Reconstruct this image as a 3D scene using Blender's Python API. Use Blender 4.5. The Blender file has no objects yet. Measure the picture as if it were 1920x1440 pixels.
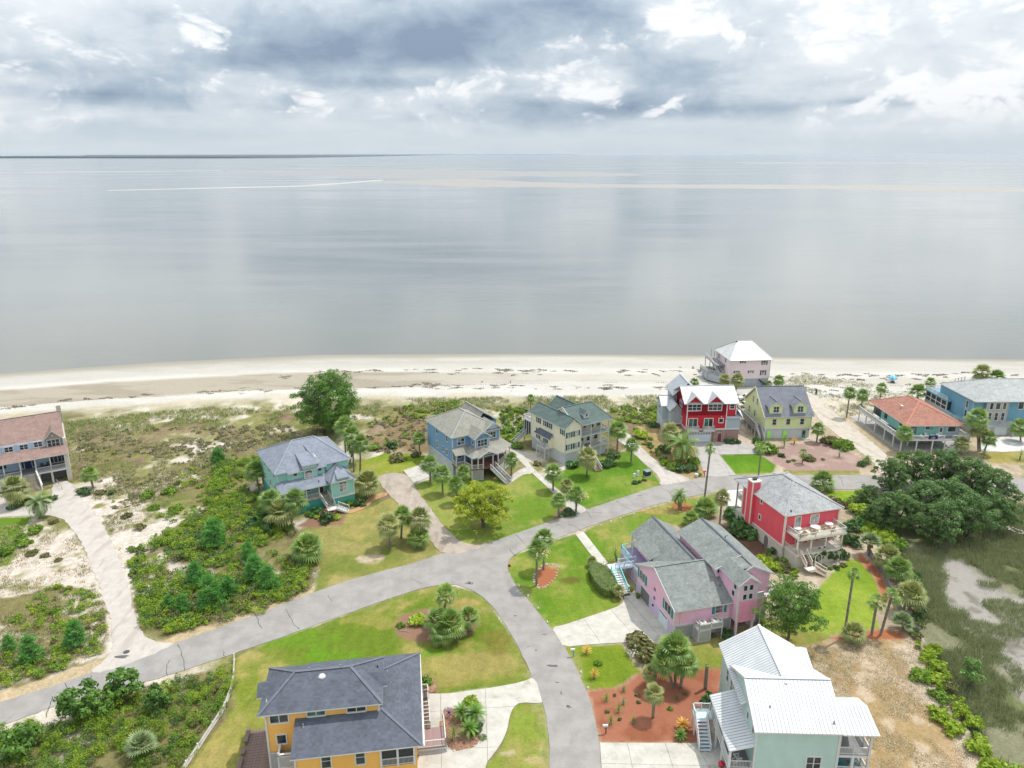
import bpy, math, random
import numpy as np
from mathutils import Vector, Matrix

random.seed(7)
RNG = np.random.default_rng(11)
SC = bpy.context.scene
COL = SC.collection

# camera
FPX, PITCH, CAMH = 1400.0, math.atan(432 / 1400.0), 70.0
cam_d = bpy.data.cameras.new('camera')
cam_d.sensor_width = 36.0
cam_d.lens = FPX / 1920.0 * 36.0
cam_d.clip_start = 1.0
cam_d.clip_end = 200000.0
cam = bpy.data.objects.new('camera', cam_d)
COL.objects.link(cam)
cam.location = (0, 0, CAMH)
cam.rotation_euler = (math.pi / 2 - PITCH, 0, 0)
SC.camera = cam

# light and exposure
SUN_EL, SUN_AZ = math.radians(64), math.radians(58)      # azimuth from +Y towards +X
SC.view_settings.view_transform = 'Standard'
SC.view_settings.look = 'None'
SC.view_settings.gamma = 1.0
SC.view_settings.use_curve_mapping = False
EXPO = 0.48
SC.view_settings.exposure = EXPO
sun_d = bpy.data.lights.new('sun', 'SUN')
sun_d.energy = 2.65
sun_d.angle = math.radians(0.9)
sun_d.color = (1.0, 0.955, 0.89)
sun = bpy.data.objects.new('sun', sun_d)
COL.objects.link(sun)
sdir = Vector((math.cos(SUN_EL) * math.sin(SUN_AZ), math.cos(SUN_EL) * math.cos(SUN_AZ), math.sin(SUN_EL)))
sun.rotation_euler = sdir.to_track_quat('Z', 'Y').to_euler()
sun.location = (80, 120, 200)

SC.cycles.max_bounces = 6
SC.cycles.diffuse_bounces = 3
SC.cycles.glossy_bounces = 2
SC.cycles.transmission_bounces = 3
SC.cycles.caustics_reflective = False
SC.cycles.caustics_refractive = False

def lin(r, g, b):
	f = lambda c: (c / 255 / 12.92) if c / 255 <= 0.04045 else ((c / 255 + 0.055) / 1.055) ** 2.4
	return (f(r), f(g), f(b))

def D(r, g, b, k=1.5):
	"""colour as it reads in full sun -> base colour"""
	return tuple(min(0.85, max(0.002, c / k)) for c in lin(r, g, b))

class NT:
	"""small helper to write node trees"""
	def __init__(s, tree):
		s.t = tree
		tree.nodes.clear()

	def n(s, typ, **kw):
		nd = s.t.nodes.new(typ)
		for k, v in kw.items():
			setattr(nd, k, v)
		return nd

	def put(s, sock, v):
		if hasattr(v, 'is_linked') or isinstance(v, bpy.types.NodeSocket):
			s.t.links.new(v, sock)
		elif v is not None:
			if sock.type == 'RGBA' and len(v) == 3:
				v = (*v, 1)
			sock.default_value = v

	def m(s, op, a, b=None, c=None, clamp=False):
		nd = s.n('ShaderNodeMath', operation=op, use_clamp=clamp)
		for i, v in enumerate((a, b, c)):
			if v is not None:
				s.put(nd.inputs[i], v)
		return nd.outputs[0]

	def vm(s, op, a, b=None):
		nd = s.n('ShaderNodeVectorMath', operation=op)
		s.put(nd.inputs[0], a)
		if b is not None:
			s.put(nd.inputs[1], b)
		return nd.outputs[0]

	def noise(s, vec, scale, detail=4, rough=0.5, dist=0.0, col=False):
		nd = s.n('ShaderNodeTexNoise')
		s.put(nd.inputs['Vector'], vec)
		nd.inputs['Scale'].default_value = scale
		nd.inputs['Detail'].default_value = detail
		nd.inputs['Roughness'].default_value = rough
		nd.inputs['Distortion'].default_value = dist
		return nd.outputs['Color' if col else 'Fac']

	def ramp(s, fac, stops, interp='LINEAR'):
		nd = s.n('ShaderNodeValToRGB')
		nd.color_ramp.interpolation = interp
		e = nd.color_ramp.elements
		while len(e) < len(stops):
			e.new(0.5)
		for el, (p, c) in zip(e, stops):
			el.position = p
			el.color = (*c, 1) if len(c) == 3 else c
		s.put(nd.inputs[0], fac)
		return nd.outputs[0]

	def mix(s, fac, a, b, blend='MIX'):
		nd = s.n('ShaderNodeMix', data_type='RGBA', blend_type=blend)
		s.put(nd.inputs[0], fac)
		s.put(nd.inputs[6], a)
		s.put(nd.inputs[7], b)
		return nd.outputs[2]

	def smooth(s, x, lo, hi, a=0.0, b=1.0):
		nd = s.n('ShaderNodeMapRange', interpolation_type='SMOOTHSTEP')
		s.put(nd.inputs[0], x)
		for i, v in enumerate((lo, hi, a, b)):
			nd.inputs[i + 1].default_value = v
		return nd.outputs[0]

	def xyz(s, v):
		nd = s.n('ShaderNodeSeparateXYZ')
		s.put(nd.inputs[0], v)
		return nd.outputs

	def vec(s, x, y, z=0.0):
		nd = s.n('ShaderNodeCombineXYZ')
		for i, v in enumerate((x, y, z)):
			s.put(nd.inputs[i], v)
		return nd.outputs[0]

# sky
def make_world():
	w = bpy.data.worlds.new('World')
	SC.world = w
	w.use_nodes = True
	w.cycles.sampling_method = 'MANUAL'
	w.cycles.sample_map_resolution = 256
	k = NT(w.node_tree)
	sky = k.n('ShaderNodeTexSky', sky_type='NISHITA', sun_disc=False)
	sky.sun_elevation = SUN_EL
	sky.sun_rotation = SUN_AZ
	sky.altitude = 70
	sky.air_density = 1.0
	sky.dust_density = 1.5
	bg1 = k.n('ShaderNodeBackground')
	k.put(bg1.inputs[0], sky.outputs[0])
	bg1.inputs[1].default_value = 0.11
	d = k.n('ShaderNodeTexCoord').outputs['Generated']
	x, y, z = k.xyz(d)
	zc = k.m('MAXIMUM', z, 0.0)
	den = k.m('ADD', zc, 0.085)
	px = k.m('DIVIDE', x, den)
	py = k.m('DIVIDE', y, den)
	P = k.vec(px, py, 0.0)
	az = k.m('ARCTAN2', x, y)
	el = k.m('ARCSINE', zc)
	# rolling deck seen from below, stretched towards the horizon
	deck = k.noise(k.vm('ADD', P, (3.1, 7.7, 0.3)), 0.50, 6, 0.52, 0.25)
	# heaped cloud, seen from the side
	AE = k.vec(k.m('MULTIPLY', az, 11.0), k.m('MULTIPLY', el, 19.0), 2.0)
	wob = k.noise(AE, 1.0, 2, 0.5, 0.0, True)
	AEw = k.vm('ADD', AE, k.vm('MULTIPLY', k.vm('SUBTRACT', wob, (0.5, 0.5, 0.5)), (0.8, 0.7, 0.7)))
	heap = k.noise(AEw, 0.85, 9, 0.58, 0.0)
	bil = k.n('ShaderNodeTexVoronoi', feature='F1')
	k.put(bil.inputs['Vector'], AEw)
	bil.inputs['Scale'].default_value = 3.4
	bil.inputs['Detail'].default_value = 2.0
	bil.inputs['Roughness'].default_value = 0.5
	puff = k.m('SUBTRACT', 1.0, bil.outputs['Distance'])

	def blob(a0, e0, wa, we, tilt=0.0):
		da = k.m('DIVIDE', k.m('SUBTRACT', az, a0), wa)
		ee = k.m('SUBTRACT', k.m('SUBTRACT', el, e0), k.m('MULTIPLY', k.m('SUBTRACT', az, a0), tilt))
		de = k.m('DIVIDE', ee, we)
		r = k.m('ADD', k.m('MULTIPLY', da, da), k.m('MULTIPLY', de, de))
		return k.m('EXPONENT', k.m('MULTIPLY', r, -1.0))
	v = k.m('ADD', k.m('MULTIPLY', deck, 0.50), k.m('MULTIPLY', heap, 0.62))
	v = k.m('SUBTRACT', v, 0.105)
	for (a0, e0, wa, we, tl, amt) in (
			(-0.18, 0.118, 0.24, 0.028, 0.10, -0.20), (0.0, 0.160, 0.20, 0.03, 0.10, -0.16), (-0.30, 0.14, 0.12, 0.03, 0.0, -0.08),
			(-0.12, 0.082, 0.12, 0.008, 0.0, -0.12), (-0.58, 0.090, 0.16, 0.010, -0.05, -0.14),
			(-0.47, 0.062, 0.09, 0.010, 0.0, -0.18), (-0.27, 0.060, 0.03, 0.014, 0.2, -0.14),
			(0.23, 0.054, 0.17, 0.013, 0.0, -0.17), (0.50, 0.056, 0.14, 0.007, 0.0, -0.09), (0.19, 0.085, 0.12, 0.03, 0.4, -0.08),
			(-0.63, 0.165, 0.20, 0.04, 0.0, 0.07), (0.40, 0.15, 0.28, 0.05, 0.0, 0.09), (0.56, 0.10, 0.13, 0.035, 0.1, 0.08)):
		v = k.m('ADD', v, k.m('MULTIPLY', blob(a0, e0, wa, we, tl), amt))
	base = k.ramp(v, [(0.16, lin(138, 156, 178)), (0.31, lin(172, 188, 203)), (0.42, lin(204, 214, 223)),
					  (0.54, lin(224, 231, 236)), (0.70, lin(238, 242, 245))])
	# sunlit heaps standing in front of the deck
	lit = k.m('ADD', k.m('MULTIPLY', heap, 0.90), k.m('MULTIPLY', puff, 0.17))
	for (a0, e0, wa, we, tl, amt) in (
			(0.60, 0.095, 0.12, 0.030, 0.1, 0.16), (0.38, 0.140, 0.12, 0.028, 0.0, 0.13), (0.18, 0.150, 0.10, 0.022, 0.3, 0.12), (0.08, 0.105, 0.05, 0.010, 0.3, 0.12),
			(-0.36, 0.130, 0.045, 0.024, -0.6, 0.17), (-0.48, 0.107, 0.11, 0.012, -0.35, 0.13), (-0.57, 0.085, 0.05, 0.008, 0.0, 0.08), (0.20, 0.06, 0.05, 0.006, 0.6, 0.13), (0.43, 0.062, 0.04, 0.008, 0.6, 0.12),
			(-0.12, 0.070, 0.16, 0.010, 0.0, 0.06), (0.0, 0.06, 0.6, 0.4, 0.0, -0.02), (-0.18, 0.118, 0.22, 0.028, 0.1, -0.15), (0.0, 0.16, 0.18, 0.03, 0.1, -0.12)):
		lit = k.m('ADD', lit, k.m('MULTIPLY', blob(a0, e0, wa, we, tl), amt))
	clouds = k.mix(k.m('MULTIPLY', k.smooth(lit, 0.47, 0.62), 0.9), base, lin(246, 248, 250))
	hz = k.smooth(el, 0.010, 0.056, 1.0, 0.0)
	hcol = k.mix(k.noise(k.vec(k.m('MULTIPLY', az, 4.0), k.m('MULTIPLY', el, 45.0), 0.0), 1.2, 4, 0.5),
				 lin(198, 211, 221), lin(220, 228, 233))
	clouds = k.mix(k.m('MULTIPLY', hz, 0.9), clouds, hcol)
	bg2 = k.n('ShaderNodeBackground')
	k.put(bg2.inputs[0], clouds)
	# sky brightens overhead, milder than the standard overcast; added to fill shaded house fronts
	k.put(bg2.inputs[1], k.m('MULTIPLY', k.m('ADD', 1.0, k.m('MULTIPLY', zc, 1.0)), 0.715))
	# open blue gaps only well up in the sky
	gap = k.m('MULTIPLY', k.smooth(deck, 0.40, 0.56, 1.0, 0.0), k.m('MULTIPLY', k.smooth(z, 0.22, 0.5), 0.6))
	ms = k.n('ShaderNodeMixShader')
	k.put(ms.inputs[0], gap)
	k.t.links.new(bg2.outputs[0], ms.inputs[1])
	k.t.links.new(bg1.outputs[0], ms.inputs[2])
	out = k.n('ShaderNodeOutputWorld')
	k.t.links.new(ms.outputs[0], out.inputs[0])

make_world()

# helpers: where a point of the ground lies
_c, _s = math.cos(PITCH), math.sin(PITCH)

def G(px, py, z=0.0):
	x, y = (px - 960) / FPX, -(py - 720) / FPX
	d = (x, y * _s + _c, y * _c - _s)
	t = (z - CAMH) / d[2]
	return (d[0] * t, d[1] * t)

def hgt(gx, gy, py):
	"""height above ground point (gx,gy) of a point seen at row py"""
	k = (720 - py) / FPX
	# (gy*_s + h*_c) / (gy*_c - h*_s) = k
	h = (k * gy * _c - gy * _s) / (_c + k * _s)
	return h + CAMH

def ppm(gx, gy, z=0):
	return FPX / (gy * _c + (CAMH - z) * _s)

def GP(pts):
	return [G(*p) for p in pts]

# helpers: meshes and objects
class MB:
	def __init__(s):
		s.v, s.f, s.m = [], [], []

	def face(s, pts, m=0):
		b = len(s.v)
		s.v.extend([tuple(p) for p in pts])
		s.f.append(tuple(range(b, b + len(pts))))
		s.m.append(m)

	def hexa(s, p, m=0, top=None):
		"""8 corners: bottom 4 counter-clockwise, top 4 the same"""
		b = len(s.v)
		s.v.extend([tuple(q) for q in p])
		for i, q in enumerate(((3, 2, 1, 0), (4, 5, 6, 7), (0, 1, 5, 4), (1, 2, 6, 5), (2, 3, 7, 6), (3, 0, 4, 7))):
			s.f.append(tuple(b + j for j in q))
			s.m.append(top if (i == 1 and top is not None) else m)

	def box(s, x0, x1, y0, y1, z0, z1, m=0):
		s.hexa([(x0, y0, z0), (x1, y0, z0), (x1, y1, z0), (x0, y1, z0),
				(x0, y0, z1), (x1, y0, z1), (x1, y1, z1), (x0, y1, z1)], m)

	def prism(s, poly, z0, z1, m=0, top=None):
		n = len(poly)
		a = sum(poly[i][0] * poly[(i + 1) % n][1] - poly[(i + 1) % n][0] * poly[i][1] for i in range(n))
		if a < 0:
			poly = poly[::-1]
		b = len(s.v)
		s.v.extend([(p[0], p[1], z0) for p in poly] + [(p[0], p[1], z1) for p in poly])
		s.f.append(tuple(b + i for i in reversed(range(n)))); s.m.append(m)
		s.f.append(tuple(b + n + i for i in range(n))); s.m.append(m if top is None else top)
		for i in range(n):
			j = (i + 1) % n
			s.f.append((b + i, b + j, b + n + j, b + n + i)); s.m.append(m)

	def slab(s, pts, t, m=0, side=1):
		"""planar polygon (seen from above counter-clockwise or not) thickened downwards"""
		P = [Vector(p) for p in pts]
		nrm = Vector((0, 0, 0))
		for i in range(len(P)):
			a, b = P[i], P[(i + 1) % len(P)]
			nrm += Vector(((a.y - b.y) * (a.z + b.z), (a.z - b.z) * (a.x + b.x), (a.x - b.x) * (a.y + b.y)))
		nrm.normalize()
		if nrm.z < 0:
			P.reverse(); nrm = -nrm
		n = len(P)
		b = len(s.v)
		s.v.extend([tuple(p) for p in P] + [tuple(p - Vector((0, 0, t))) for p in P])
		s.f.append(tuple(range(b, b + n))); s.m.append(m)
		s.f.append(tuple(b + n + i for i in reversed(range(n)))); s.m.append(side)
		for i in range(n):
			j = (i + 1) % n
			s.f.append((b + j, b + i, b + n + i, b + n + j)); s.m.append(side)

	def beam(s, p, q, w, h, m=0, up=(0, 0, 1)):
		p, q = Vector(p), Vector(q)
		d = (q - p).normalized()
		u = Vector(up)
		if abs(d.dot(u)) > 0.98:
			u = Vector((0, 1, 0))
		r = d.cross(u).normalized() * (w / 2)
		u = r.cross(d).normalized() * (h / 2)
		s.hexa([p - r - u, p + r - u, q + r - u, q - r - u, p - r + u, p + r + u, q + r + u, q - r + u], m)

	def cyl(s, p, q, r0, r1, n=8, m=0, cap=True):
		p, q = Vector(p), Vector(q)
		d = (q - p).normalized()
		a = d.orthogonal().normalized()
		c = d.cross(a)
		b = len(s.v)
		for i in range(n):
			t = 2 * math.pi * i / n
			s.v.append(tuple(p + (a * math.cos(t) + c * math.sin(t)) * r0))
		for i in range(n):
			t = 2 * math.pi * i / n
			s.v.append(tuple(q + (a * math.cos(t) + c * math.sin(t)) * r1))
		for i in range(n):
			j = (i + 1) % n
			s.f.append((b + i, b + j, b + n + j, b + n + i)); s.m.append(m)
		if cap:
			s.f.append(tuple(b + i for i in reversed(range(n)))); s.m.append(m)
			s.f.append(tuple(b + n + i for i in range(n))); s.m.append(m)

	def dome(s, c, r, n=10, rings=4, m=0, full=False, sz=1.0):
		c = Vector(c)
		b = len(s.v)
		lo = -rings if full else 0
		rows = list(range(lo, rings))
		for i in rows:
			ph = math.pi / 2 * i / rings
			for j in range(n):
				t = 2 * math.pi * j / n
				s.v.append((c.x + r * math.cos(ph) * math.cos(t), c.y + r * math.cos(ph) * math.sin(t), c.z + sz * r * math.sin(ph)))
		s.v.append((c.x, c.y, c.z + sz * r))
		top = len(s.v) - 1
		for i in range(len(rows) - 1):
			for j in range(n):
				k = (j + 1) % n
				s.f.append((b + i * n + j, b + i * n + k, b + (i + 1) * n + k, b + (i + 1) * n + j)); s.m.append(m)
		l = b + (len(rows) - 1) * n
		for j in range(n):
			s.f.append((l + j, l + (j + 1) % n, top)); s.m.append(m)

	def mesh(s, name, mats, smooth=False):
		me = bpy.data.meshes.new(name)
		me.from_pydata(s.v, [], s.f)
		for mt in (mats if isinstance(mats, (list, tuple)) else [mats]):
			me.materials.append(mt)
		me.polygons.foreach_set('material_index', np.minimum(np.array(s.m, dtype=np.int32), max(0, len(me.materials) - 1)))
		if smooth:
			me.polygons.foreach_set('use_smooth', np.ones(len(s.f), dtype=bool))
		me.update()
		return me

def link(name, data, parent=None, label=None, cat=None, group=None, kind=None, loc=None, rz=None, scale=None):
	o = bpy.data.objects.new(name, data)
	COL.objects.link(o)
	if parent is not None:
		o.parent = parent
	if loc is not None:
		o.location = loc
	if rz is not None:
		o.rotation_euler = (0, 0, rz)
	if scale is not None:
		o.scale = scale if isinstance(scale, (tuple, list)) else (scale,) * 3
	if label:
		o['label'] = label
	if cat:
		o['category'] = cat
	if group:
		o['group'] = group
	if kind:
		o['kind'] = kind
	return o

def mesh_np(name, V, F, mats, midx=None, rnd=None, smooth=False):
	"""quads from numpy arrays V (n,3), F (m,4)"""
	me = bpy.data.meshes.new(name)
	me.vertices.add(len(V))
	me.vertices.foreach_set('co', np.ascontiguousarray(V, dtype=np.float32).ravel())
	m, c = F.shape
	me.loops.add(m * c)
	me.loops.foreach_set('vertex_index', np.ascontiguousarray(F, dtype=np.int32).ravel())
	me.polygons.add(m)
	me.polygons.foreach_set('loop_start', np.arange(0, m * c, c, dtype=np.int32))
	me.polygons.foreach_set('loop_total', np.full(m, c, dtype=np.int32))
	for mt in (mats if isinstance(mats, (list, tuple)) else [mats]):
		me.materials.append(mt)
	if midx is not None:
		me.polygons.foreach_set('material_index', np.ascontiguousarray(midx, dtype=np.int32))
	if smooth:
		me.polygons.foreach_set('use_smooth', np.ones(m, dtype=bool))
	if rnd is not None:
		a = me.attributes.new('rnd', 'FLOAT', 'FACE')
		a.data.foreach_set('value', np.ascontiguousarray(rnd, dtype=np.float32))
	me.update(calc_edges=True)
	return me

# materials
MATS = {}

def mat(name, fn):
	if name in MATS:
		return MATS[name]
	m = bpy.data.materials.new(name)
	m.use_nodes = True
	k = NT(m.node_tree)
	out = k.n('ShaderNodeOutputMaterial')
	b = k.n('ShaderNodeBsdfPrincipled')
	k.t.links.new(b.outputs[0], out.inputs[0])
	fn(k, b, out)
	MATS[name] = m
	return m

def bump(k, b, h, strength=0.4, dist=0.05):
	nd = k.n('ShaderNodeBump')
	nd.inputs['Strength'].default_value = strength
	nd.inputs['Distance'].default_value = dist
	k.put(nd.inputs['Height'], h)
	k.t.links.new(nd.outputs[0], b.inputs['Normal'])

def wpos(k):
	return k.n('ShaderNodeNewGeometry').outputs['Position']

def paint(name, rgb, rough=0.55, dirt=0.10):
	"""plain painted timber or trim, slightly uneven"""
	def fn(k, b, o):
		p = wpos(k)
		n = k.noise(p, 1.3, 5, 0.6)
		f = k.smooth(n, 0.3, 0.75)
		c = k.mix(f, tuple(x * (1 - dirt) for x in rgb), rgb)
		k.put(b.inputs['Base Color'], c)
		b.inputs['Roughness'].default_value = rough
	return mat(name, fn)

def siding(name, rgb, pitch=0.18, vert=False, dirt=0.12):
	"""clapboard or batten siding: real courses are under a pixel or two, so fine relief"""
	def fn(k, b, o):
		p = wpos(k)
		x, y, z = k.xyz(p)
		cz = z if not vert else k.m('ADD', x, k.m('MULTIPLY', y, 0.7))
		fr = k.m('FRACT', k.m('DIVIDE', cz, pitch))
		row = k.m('FLOOR', k.m('DIVIDE', cz, pitch))
		rn = k.n('ShaderNodeTexWhiteNoise', noise_dimensions='1D')
		k.put(rn.inputs['W'], row)
		n = k.noise(k.vm('MULTIPLY', p, (1, 1, 0.35)), 0.9, 5, 0.6)
		f = k.m('ADD', k.m('MULTIPLY', k.smooth(n, 0.3, 0.75), 0.7), k.m('MULTIPLY', rn.outputs[0], 0.3))
		c = k.mix(f, tuple(v * (1 - dirt) for v in rgb), rgb)
		k.put(b.inputs['Base Color'], c)
		b.inputs['Roughness'].default_value = 0.6
		bump(k, b, k.m('POWER', fr, 0.6) if not vert else k.smooth(fr, 0.0, 0.2), 0.5, 0.03)
	return mat(name, fn)

def shingle(name, rgb, var=0.35, row=0.16):
	"""asphalt shingles; the tabs are about a pixel, so courses come from the height and tabs from cells"""
	def fn(k, b, o):
		p = wpos(k)
		x, y, z = k.xyz(p)
		r = k.m('FLOOR', k.m('DIVIDE', z, row))
		off = k.n('ShaderNodeTexWhiteNoise', noise_dimensions='1D')
		k.put(off.inputs['W'], r)
		t = k.n('ShaderNodeTexCoord').outputs['Object']
		ox, oy, oz = k.xyz(t)
		cell = k.n('ShaderNodeTexWhiteNoise', noise_dimensions='3D')
		k.put(cell.inputs['Vector'], k.vec(k.m('FLOOR', k.m('ADD', k.m('MULTIPLY', ox, 2.6), off.outputs[0])),
										   k.m('FLOOR', k.m('ADD', k.m('MULTIPLY', oy, 2.6), off.outputs[0])), r))
		n = k.noise(p, 0.55, 5, 0.6)
		f = k.m('ADD', k.m('MULTIPLY', cell.outputs[0], 0.55), k.m('MULTIPLY', k.smooth(n, 0.3, 0.7), 0.45))
		c = k.mix(f, tuple(v * (1 - var) for v in rgb), tuple(min(.8, v * (1 + var * .55)) for v in rgb))
		k.put(b.inputs['Base Color'], c)
		b.inputs['Roughness'].default_value = 0.85
		bump(k, b, k.m('FRACT', k.m('DIVIDE', z, row)), 0.5, 0.03)
	return mat(name, fn)

def metal_roof(name, rgb):
	def fn(k, b, o):
		n = k.noise(wpos(k), 0.5, 5, 0.65)
		k.put(b.inputs['Base Color'], k.mix(k.smooth(n, 0.35, 0.7), tuple(v * 0.86 for v in rgb), rgb))
		b.inputs['Roughness'].default_value = 0.42
		b.inputs['Metallic'].default_value = 0.0
		bump(k, b, k.noise(wpos(k), 2.2, 2), 0.12, 0.02)
	return mat(name, fn)

def plankmat(name, rgb, var=0.35, ang=0.0, pitch=0.15):
	def fn(k, b, o):
		t = k.n('ShaderNodeTexCoord').outputs['Object']
		x, y, z = k.xyz(t)
		q = k.m('ADD', k.m('MULTIPLY', x, math.cos(ang)), k.m('MULTIPLY', y, math.sin(ang)))
		r = k.m('FLOOR', k.m('DIVIDE', q, pitch))
		wn = k.n('ShaderNodeTexWhiteNoise', noise_dimensions='1D')
		k.put(wn.inputs['W'], r)
		n = k.noise(wpos(k), 1.4, 5, 0.65)
		f = k.m('ADD', k.m('MULTIPLY', wn.outputs[0], 0.5), k.m('MULTIPLY', n, 0.5))
		k.put(b.inputs['Base Color'], k.mix(f, tuple(v * (1 - var) for v in rgb), tuple(min(.8, v * (1 + var * .6)) for v in rgb)))
		b.inputs['Roughness'].default_value = 0.8
		bump(k, b, k.smooth(k.m('FRACT', k.m('DIVIDE', q, pitch)), 0.0, 0.15), 0.6, 0.02)
	return mat(name, fn)

def glassmat(name, rgb=(0.02, 0.03, 0.035)):
	"""window glass over a dim room: dark, mirror-like"""
	def fn(k, b, o):
		n = k.noise(wpos(k), 0.7, 3)
		k.put(b.inputs['Base Color'], k.mix(k.smooth(n, 0.35, 0.65), rgb, tuple(min(.5, v * 2.4) for v in rgb)))
		b.inputs['Roughness'].default_value = 0.06
		b.inputs['IOR'].default_value = 1.52
	return mat(name, fn)

def leafmat(name, a, b_, trans=0.25, rough=0.5):
	"""foliage: colour varies leaf by leaf and plant by plant; some light passes through"""
	a, b_ = tuple(v * 1.75 for v in a), tuple(v * 1.6 for v in b_)

	def fn(k, b, o):
		at = k.n('ShaderNodeAttribute', attribute_name='rnd').outputs['Fac']
		ob = k.n('ShaderNodeObjectInfo').outputs['Random']
		pn = k.noise(wpos(k), 0.33, 3, 0.6)
		f = k.m('ADD', k.m('MULTIPLY', at, 0.55), k.m('ADD', k.m('MULTIPLY', ob, 0.25), k.m('MULTIPLY', k.smooth(pn, 0.3, 0.7), 0.3)), clamp=True)
		c = k.mix(f, a, b_)
		k.put(b.inputs['Base Color'], c)
		b.inputs['Roughness'].default_value = rough
		b.inputs['Specular IOR Level'].default_value = 0.35
		tr = k.n('ShaderNodeBsdfTranslucent')
		k.put(tr.inputs[0], k.mix(0.5, c, b_))
		ms = k.n('ShaderNodeMixShader')
		ms.inputs[0].default_value = trans
		k.t.links.new(b.outputs[0], ms.inputs[1])
		k.t.links.new(tr.outputs[0], ms.inputs[2])
		k.t.links.new(ms.outputs[0], o.inputs[0])
	return mat(name, fn)

# numpy noise
def vnoise(x, y, seed=0):
	xi, yi = np.floor(x).astype(np.int64), np.floor(y).astype(np.int64)
	fx, fy = x - xi, y - yi
	fx, fy = fx * fx * (3 - 2 * fx), fy * fy * (3 - 2 * fy)

	def h(i, j):
		n = (i * 374761393 + j * 668265263 + seed * 1442695041) & 0x7fffffff
		n = ((n ^ (n >> 13)) * 1274126177) & 0x7fffffff
		return ((n ^ (n >> 16)) & 0xffff) / 65535.0
	return (h(xi, yi) * (1 - fx) + h(xi + 1, yi) * fx) * (1 - fy) + (h(xi, yi + 1) * (1 - fx) + h(xi + 1, yi + 1) * fx) * fy

def fbm(x, y, sc, oc=5, seed=0, rough=0.5):
	a, t, s = 1.0, 0.0, 0.0
	for i in range(oc):
		s = s + a * vnoise(x / sc + 17.3 * i, y / sc - 9.1 * i, seed + i)
		t += a
		a *= rough
		sc *= 0.5
	return s / t

def inpoly(X, Y, poly):
	r = np.zeros(X.shape, dtype=bool)
	n = len(poly)
	x0, x1 = min(p[0] for p in poly), max(p[0] for p in poly)
	y0, y1 = min(p[1] for p in poly), max(p[1] for p in poly)
	sel = (X >= x0) & (X <= x1) & (Y >= y0) & (Y <= y1)
	xs, ys = X[sel], Y[sel]
	q = np.zeros(xs.shape, dtype=bool)
	for i in range(n):
		(ax, ay), (bx, by) = poly[i], poly[(i + 1) % n]
		c = ((ay > ys) != (by > ys))
		with np.errstate(divide='ignore', invalid='ignore'):
			q ^= c & (xs < (bx - ax) * (ys - ay) / (by - ay) + ax)
	r[sel] = q
	return r

def chaikin(p, it=2):
	for _ in range(it):
		o = []
		for i in range(len(p)):
			a, b = p[i], p[(i + 1) % len(p)]
			o += [(a[0] * .75 + b[0] * .25, a[1] * .75 + b[1] * .25), (a[0] * .25 + b[0] * .75, a[1] * .25 + b[1] * .75)]
		p = o
	return p

def sstep(x, a, b):
	t = np.clip((x - a) / (b - a), 0, 1)
	return t * t * (3 - 2 * t)

# outlines traced once and laid on the ground
ROAD = GP([(-160, 1368), (0, 1318), (100, 1285), (190, 1256), (300, 1216), (400, 1181), (500, 1145), (560, 1122), (640, 1092), (720, 1070),
		   (780, 1055), (835, 1036), (870, 1029), (905, 1022), (960, 1003), (1040, 975), (1100, 956), (1180, 929), (1240, 909), (1290, 899),
		   (1340, 894), (1400, 891), (1480, 891), (1560, 891), (1620, 891), (1720, 892), (1920, 896), (2200, 905),
		   (2200, 936), (1920, 926), (1760, 921), (1600, 918), (1530, 917), (1460, 916), (1400, 918), (1340, 924), (1300, 930), (1260, 938),
		   (1200, 955), (1140, 975), (1090, 992), (1043, 1010), (1000, 1025), (970, 1036), (955, 1048), (951, 1062),
		   (955, 1078), (965, 1095), (985, 1120), (1010, 1150), (1032, 1177), (1050, 1200), (1075, 1240), (1095, 1285), (1112, 1330),
		   (1124, 1390), (1128, 1440), (1130, 1600), (1024, 1600), (1031, 1440), (1031, 1400), (1026, 1350), (1015, 1310), (1000, 1275), (985, 1240),
		   (960, 1190), (930, 1145), (905, 1118), (870, 1100), (850, 1096), (830, 1095), (780, 1106), (720, 1126), (640, 1155), (570, 1180),
		   (500, 1205), (420, 1232), (300, 1272), (130, 1315), (60, 1340), (0, 1362), (-160, 1412)])
SANDDRIVE = GP([(98, 905), (131, 899), (148, 932), (178, 958), (205, 1005), (225, 1050), (240, 1100), (252, 1150), (262, 1185), (290, 1206), (335, 1206),
				(300, 1222), (250, 1242), (190, 1262), (165, 1262), (200, 1236), (214, 1210), (210, 1175), (198, 1130), (180, 1085), (160, 1030), (135, 990), (112, 968),
				(60, 966), (0, 970), (-60, 975), (-60, 935), (0, 928), (30, 950), (75, 948), (98, 935)])
GRAVEL = GP([(706, 893), (735, 886), (764, 890), (776, 912), (800, 944), (830, 985), (850, 1008), (880, 1022), (915, 1021), (880, 1034), (835, 1042), (815, 1022), (790, 1000), (765, 966), (735, 932), (712, 908)])
PADBLUE = GP([(756, 882), (788, 872), (828, 886), (776, 906)])
CREAMWALK = GP([(950, 826), (962, 832), (985, 858), (1000, 880), (1040, 913), (1070, 938), (1104, 956), (1084, 965), (1058, 948), (1030, 917), (998, 888), (978, 868), (950, 838)])
CURVEWALK = GP([(1000, 876), (998, 889), (985, 889), (972, 895), (960, 905), (948, 907), (945, 902), (957, 895), (966, 886), (980, 878)])
CREAMDRIVE = GP([(1150, 805), (1168, 812), (1180, 812), (1200, 838), (1232, 866), (1262, 886), (1300, 899), (1270, 906), (1236, 911), (1240, 900), (1226, 884), (1200, 862), (1176, 838), (1152, 822)])
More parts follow.
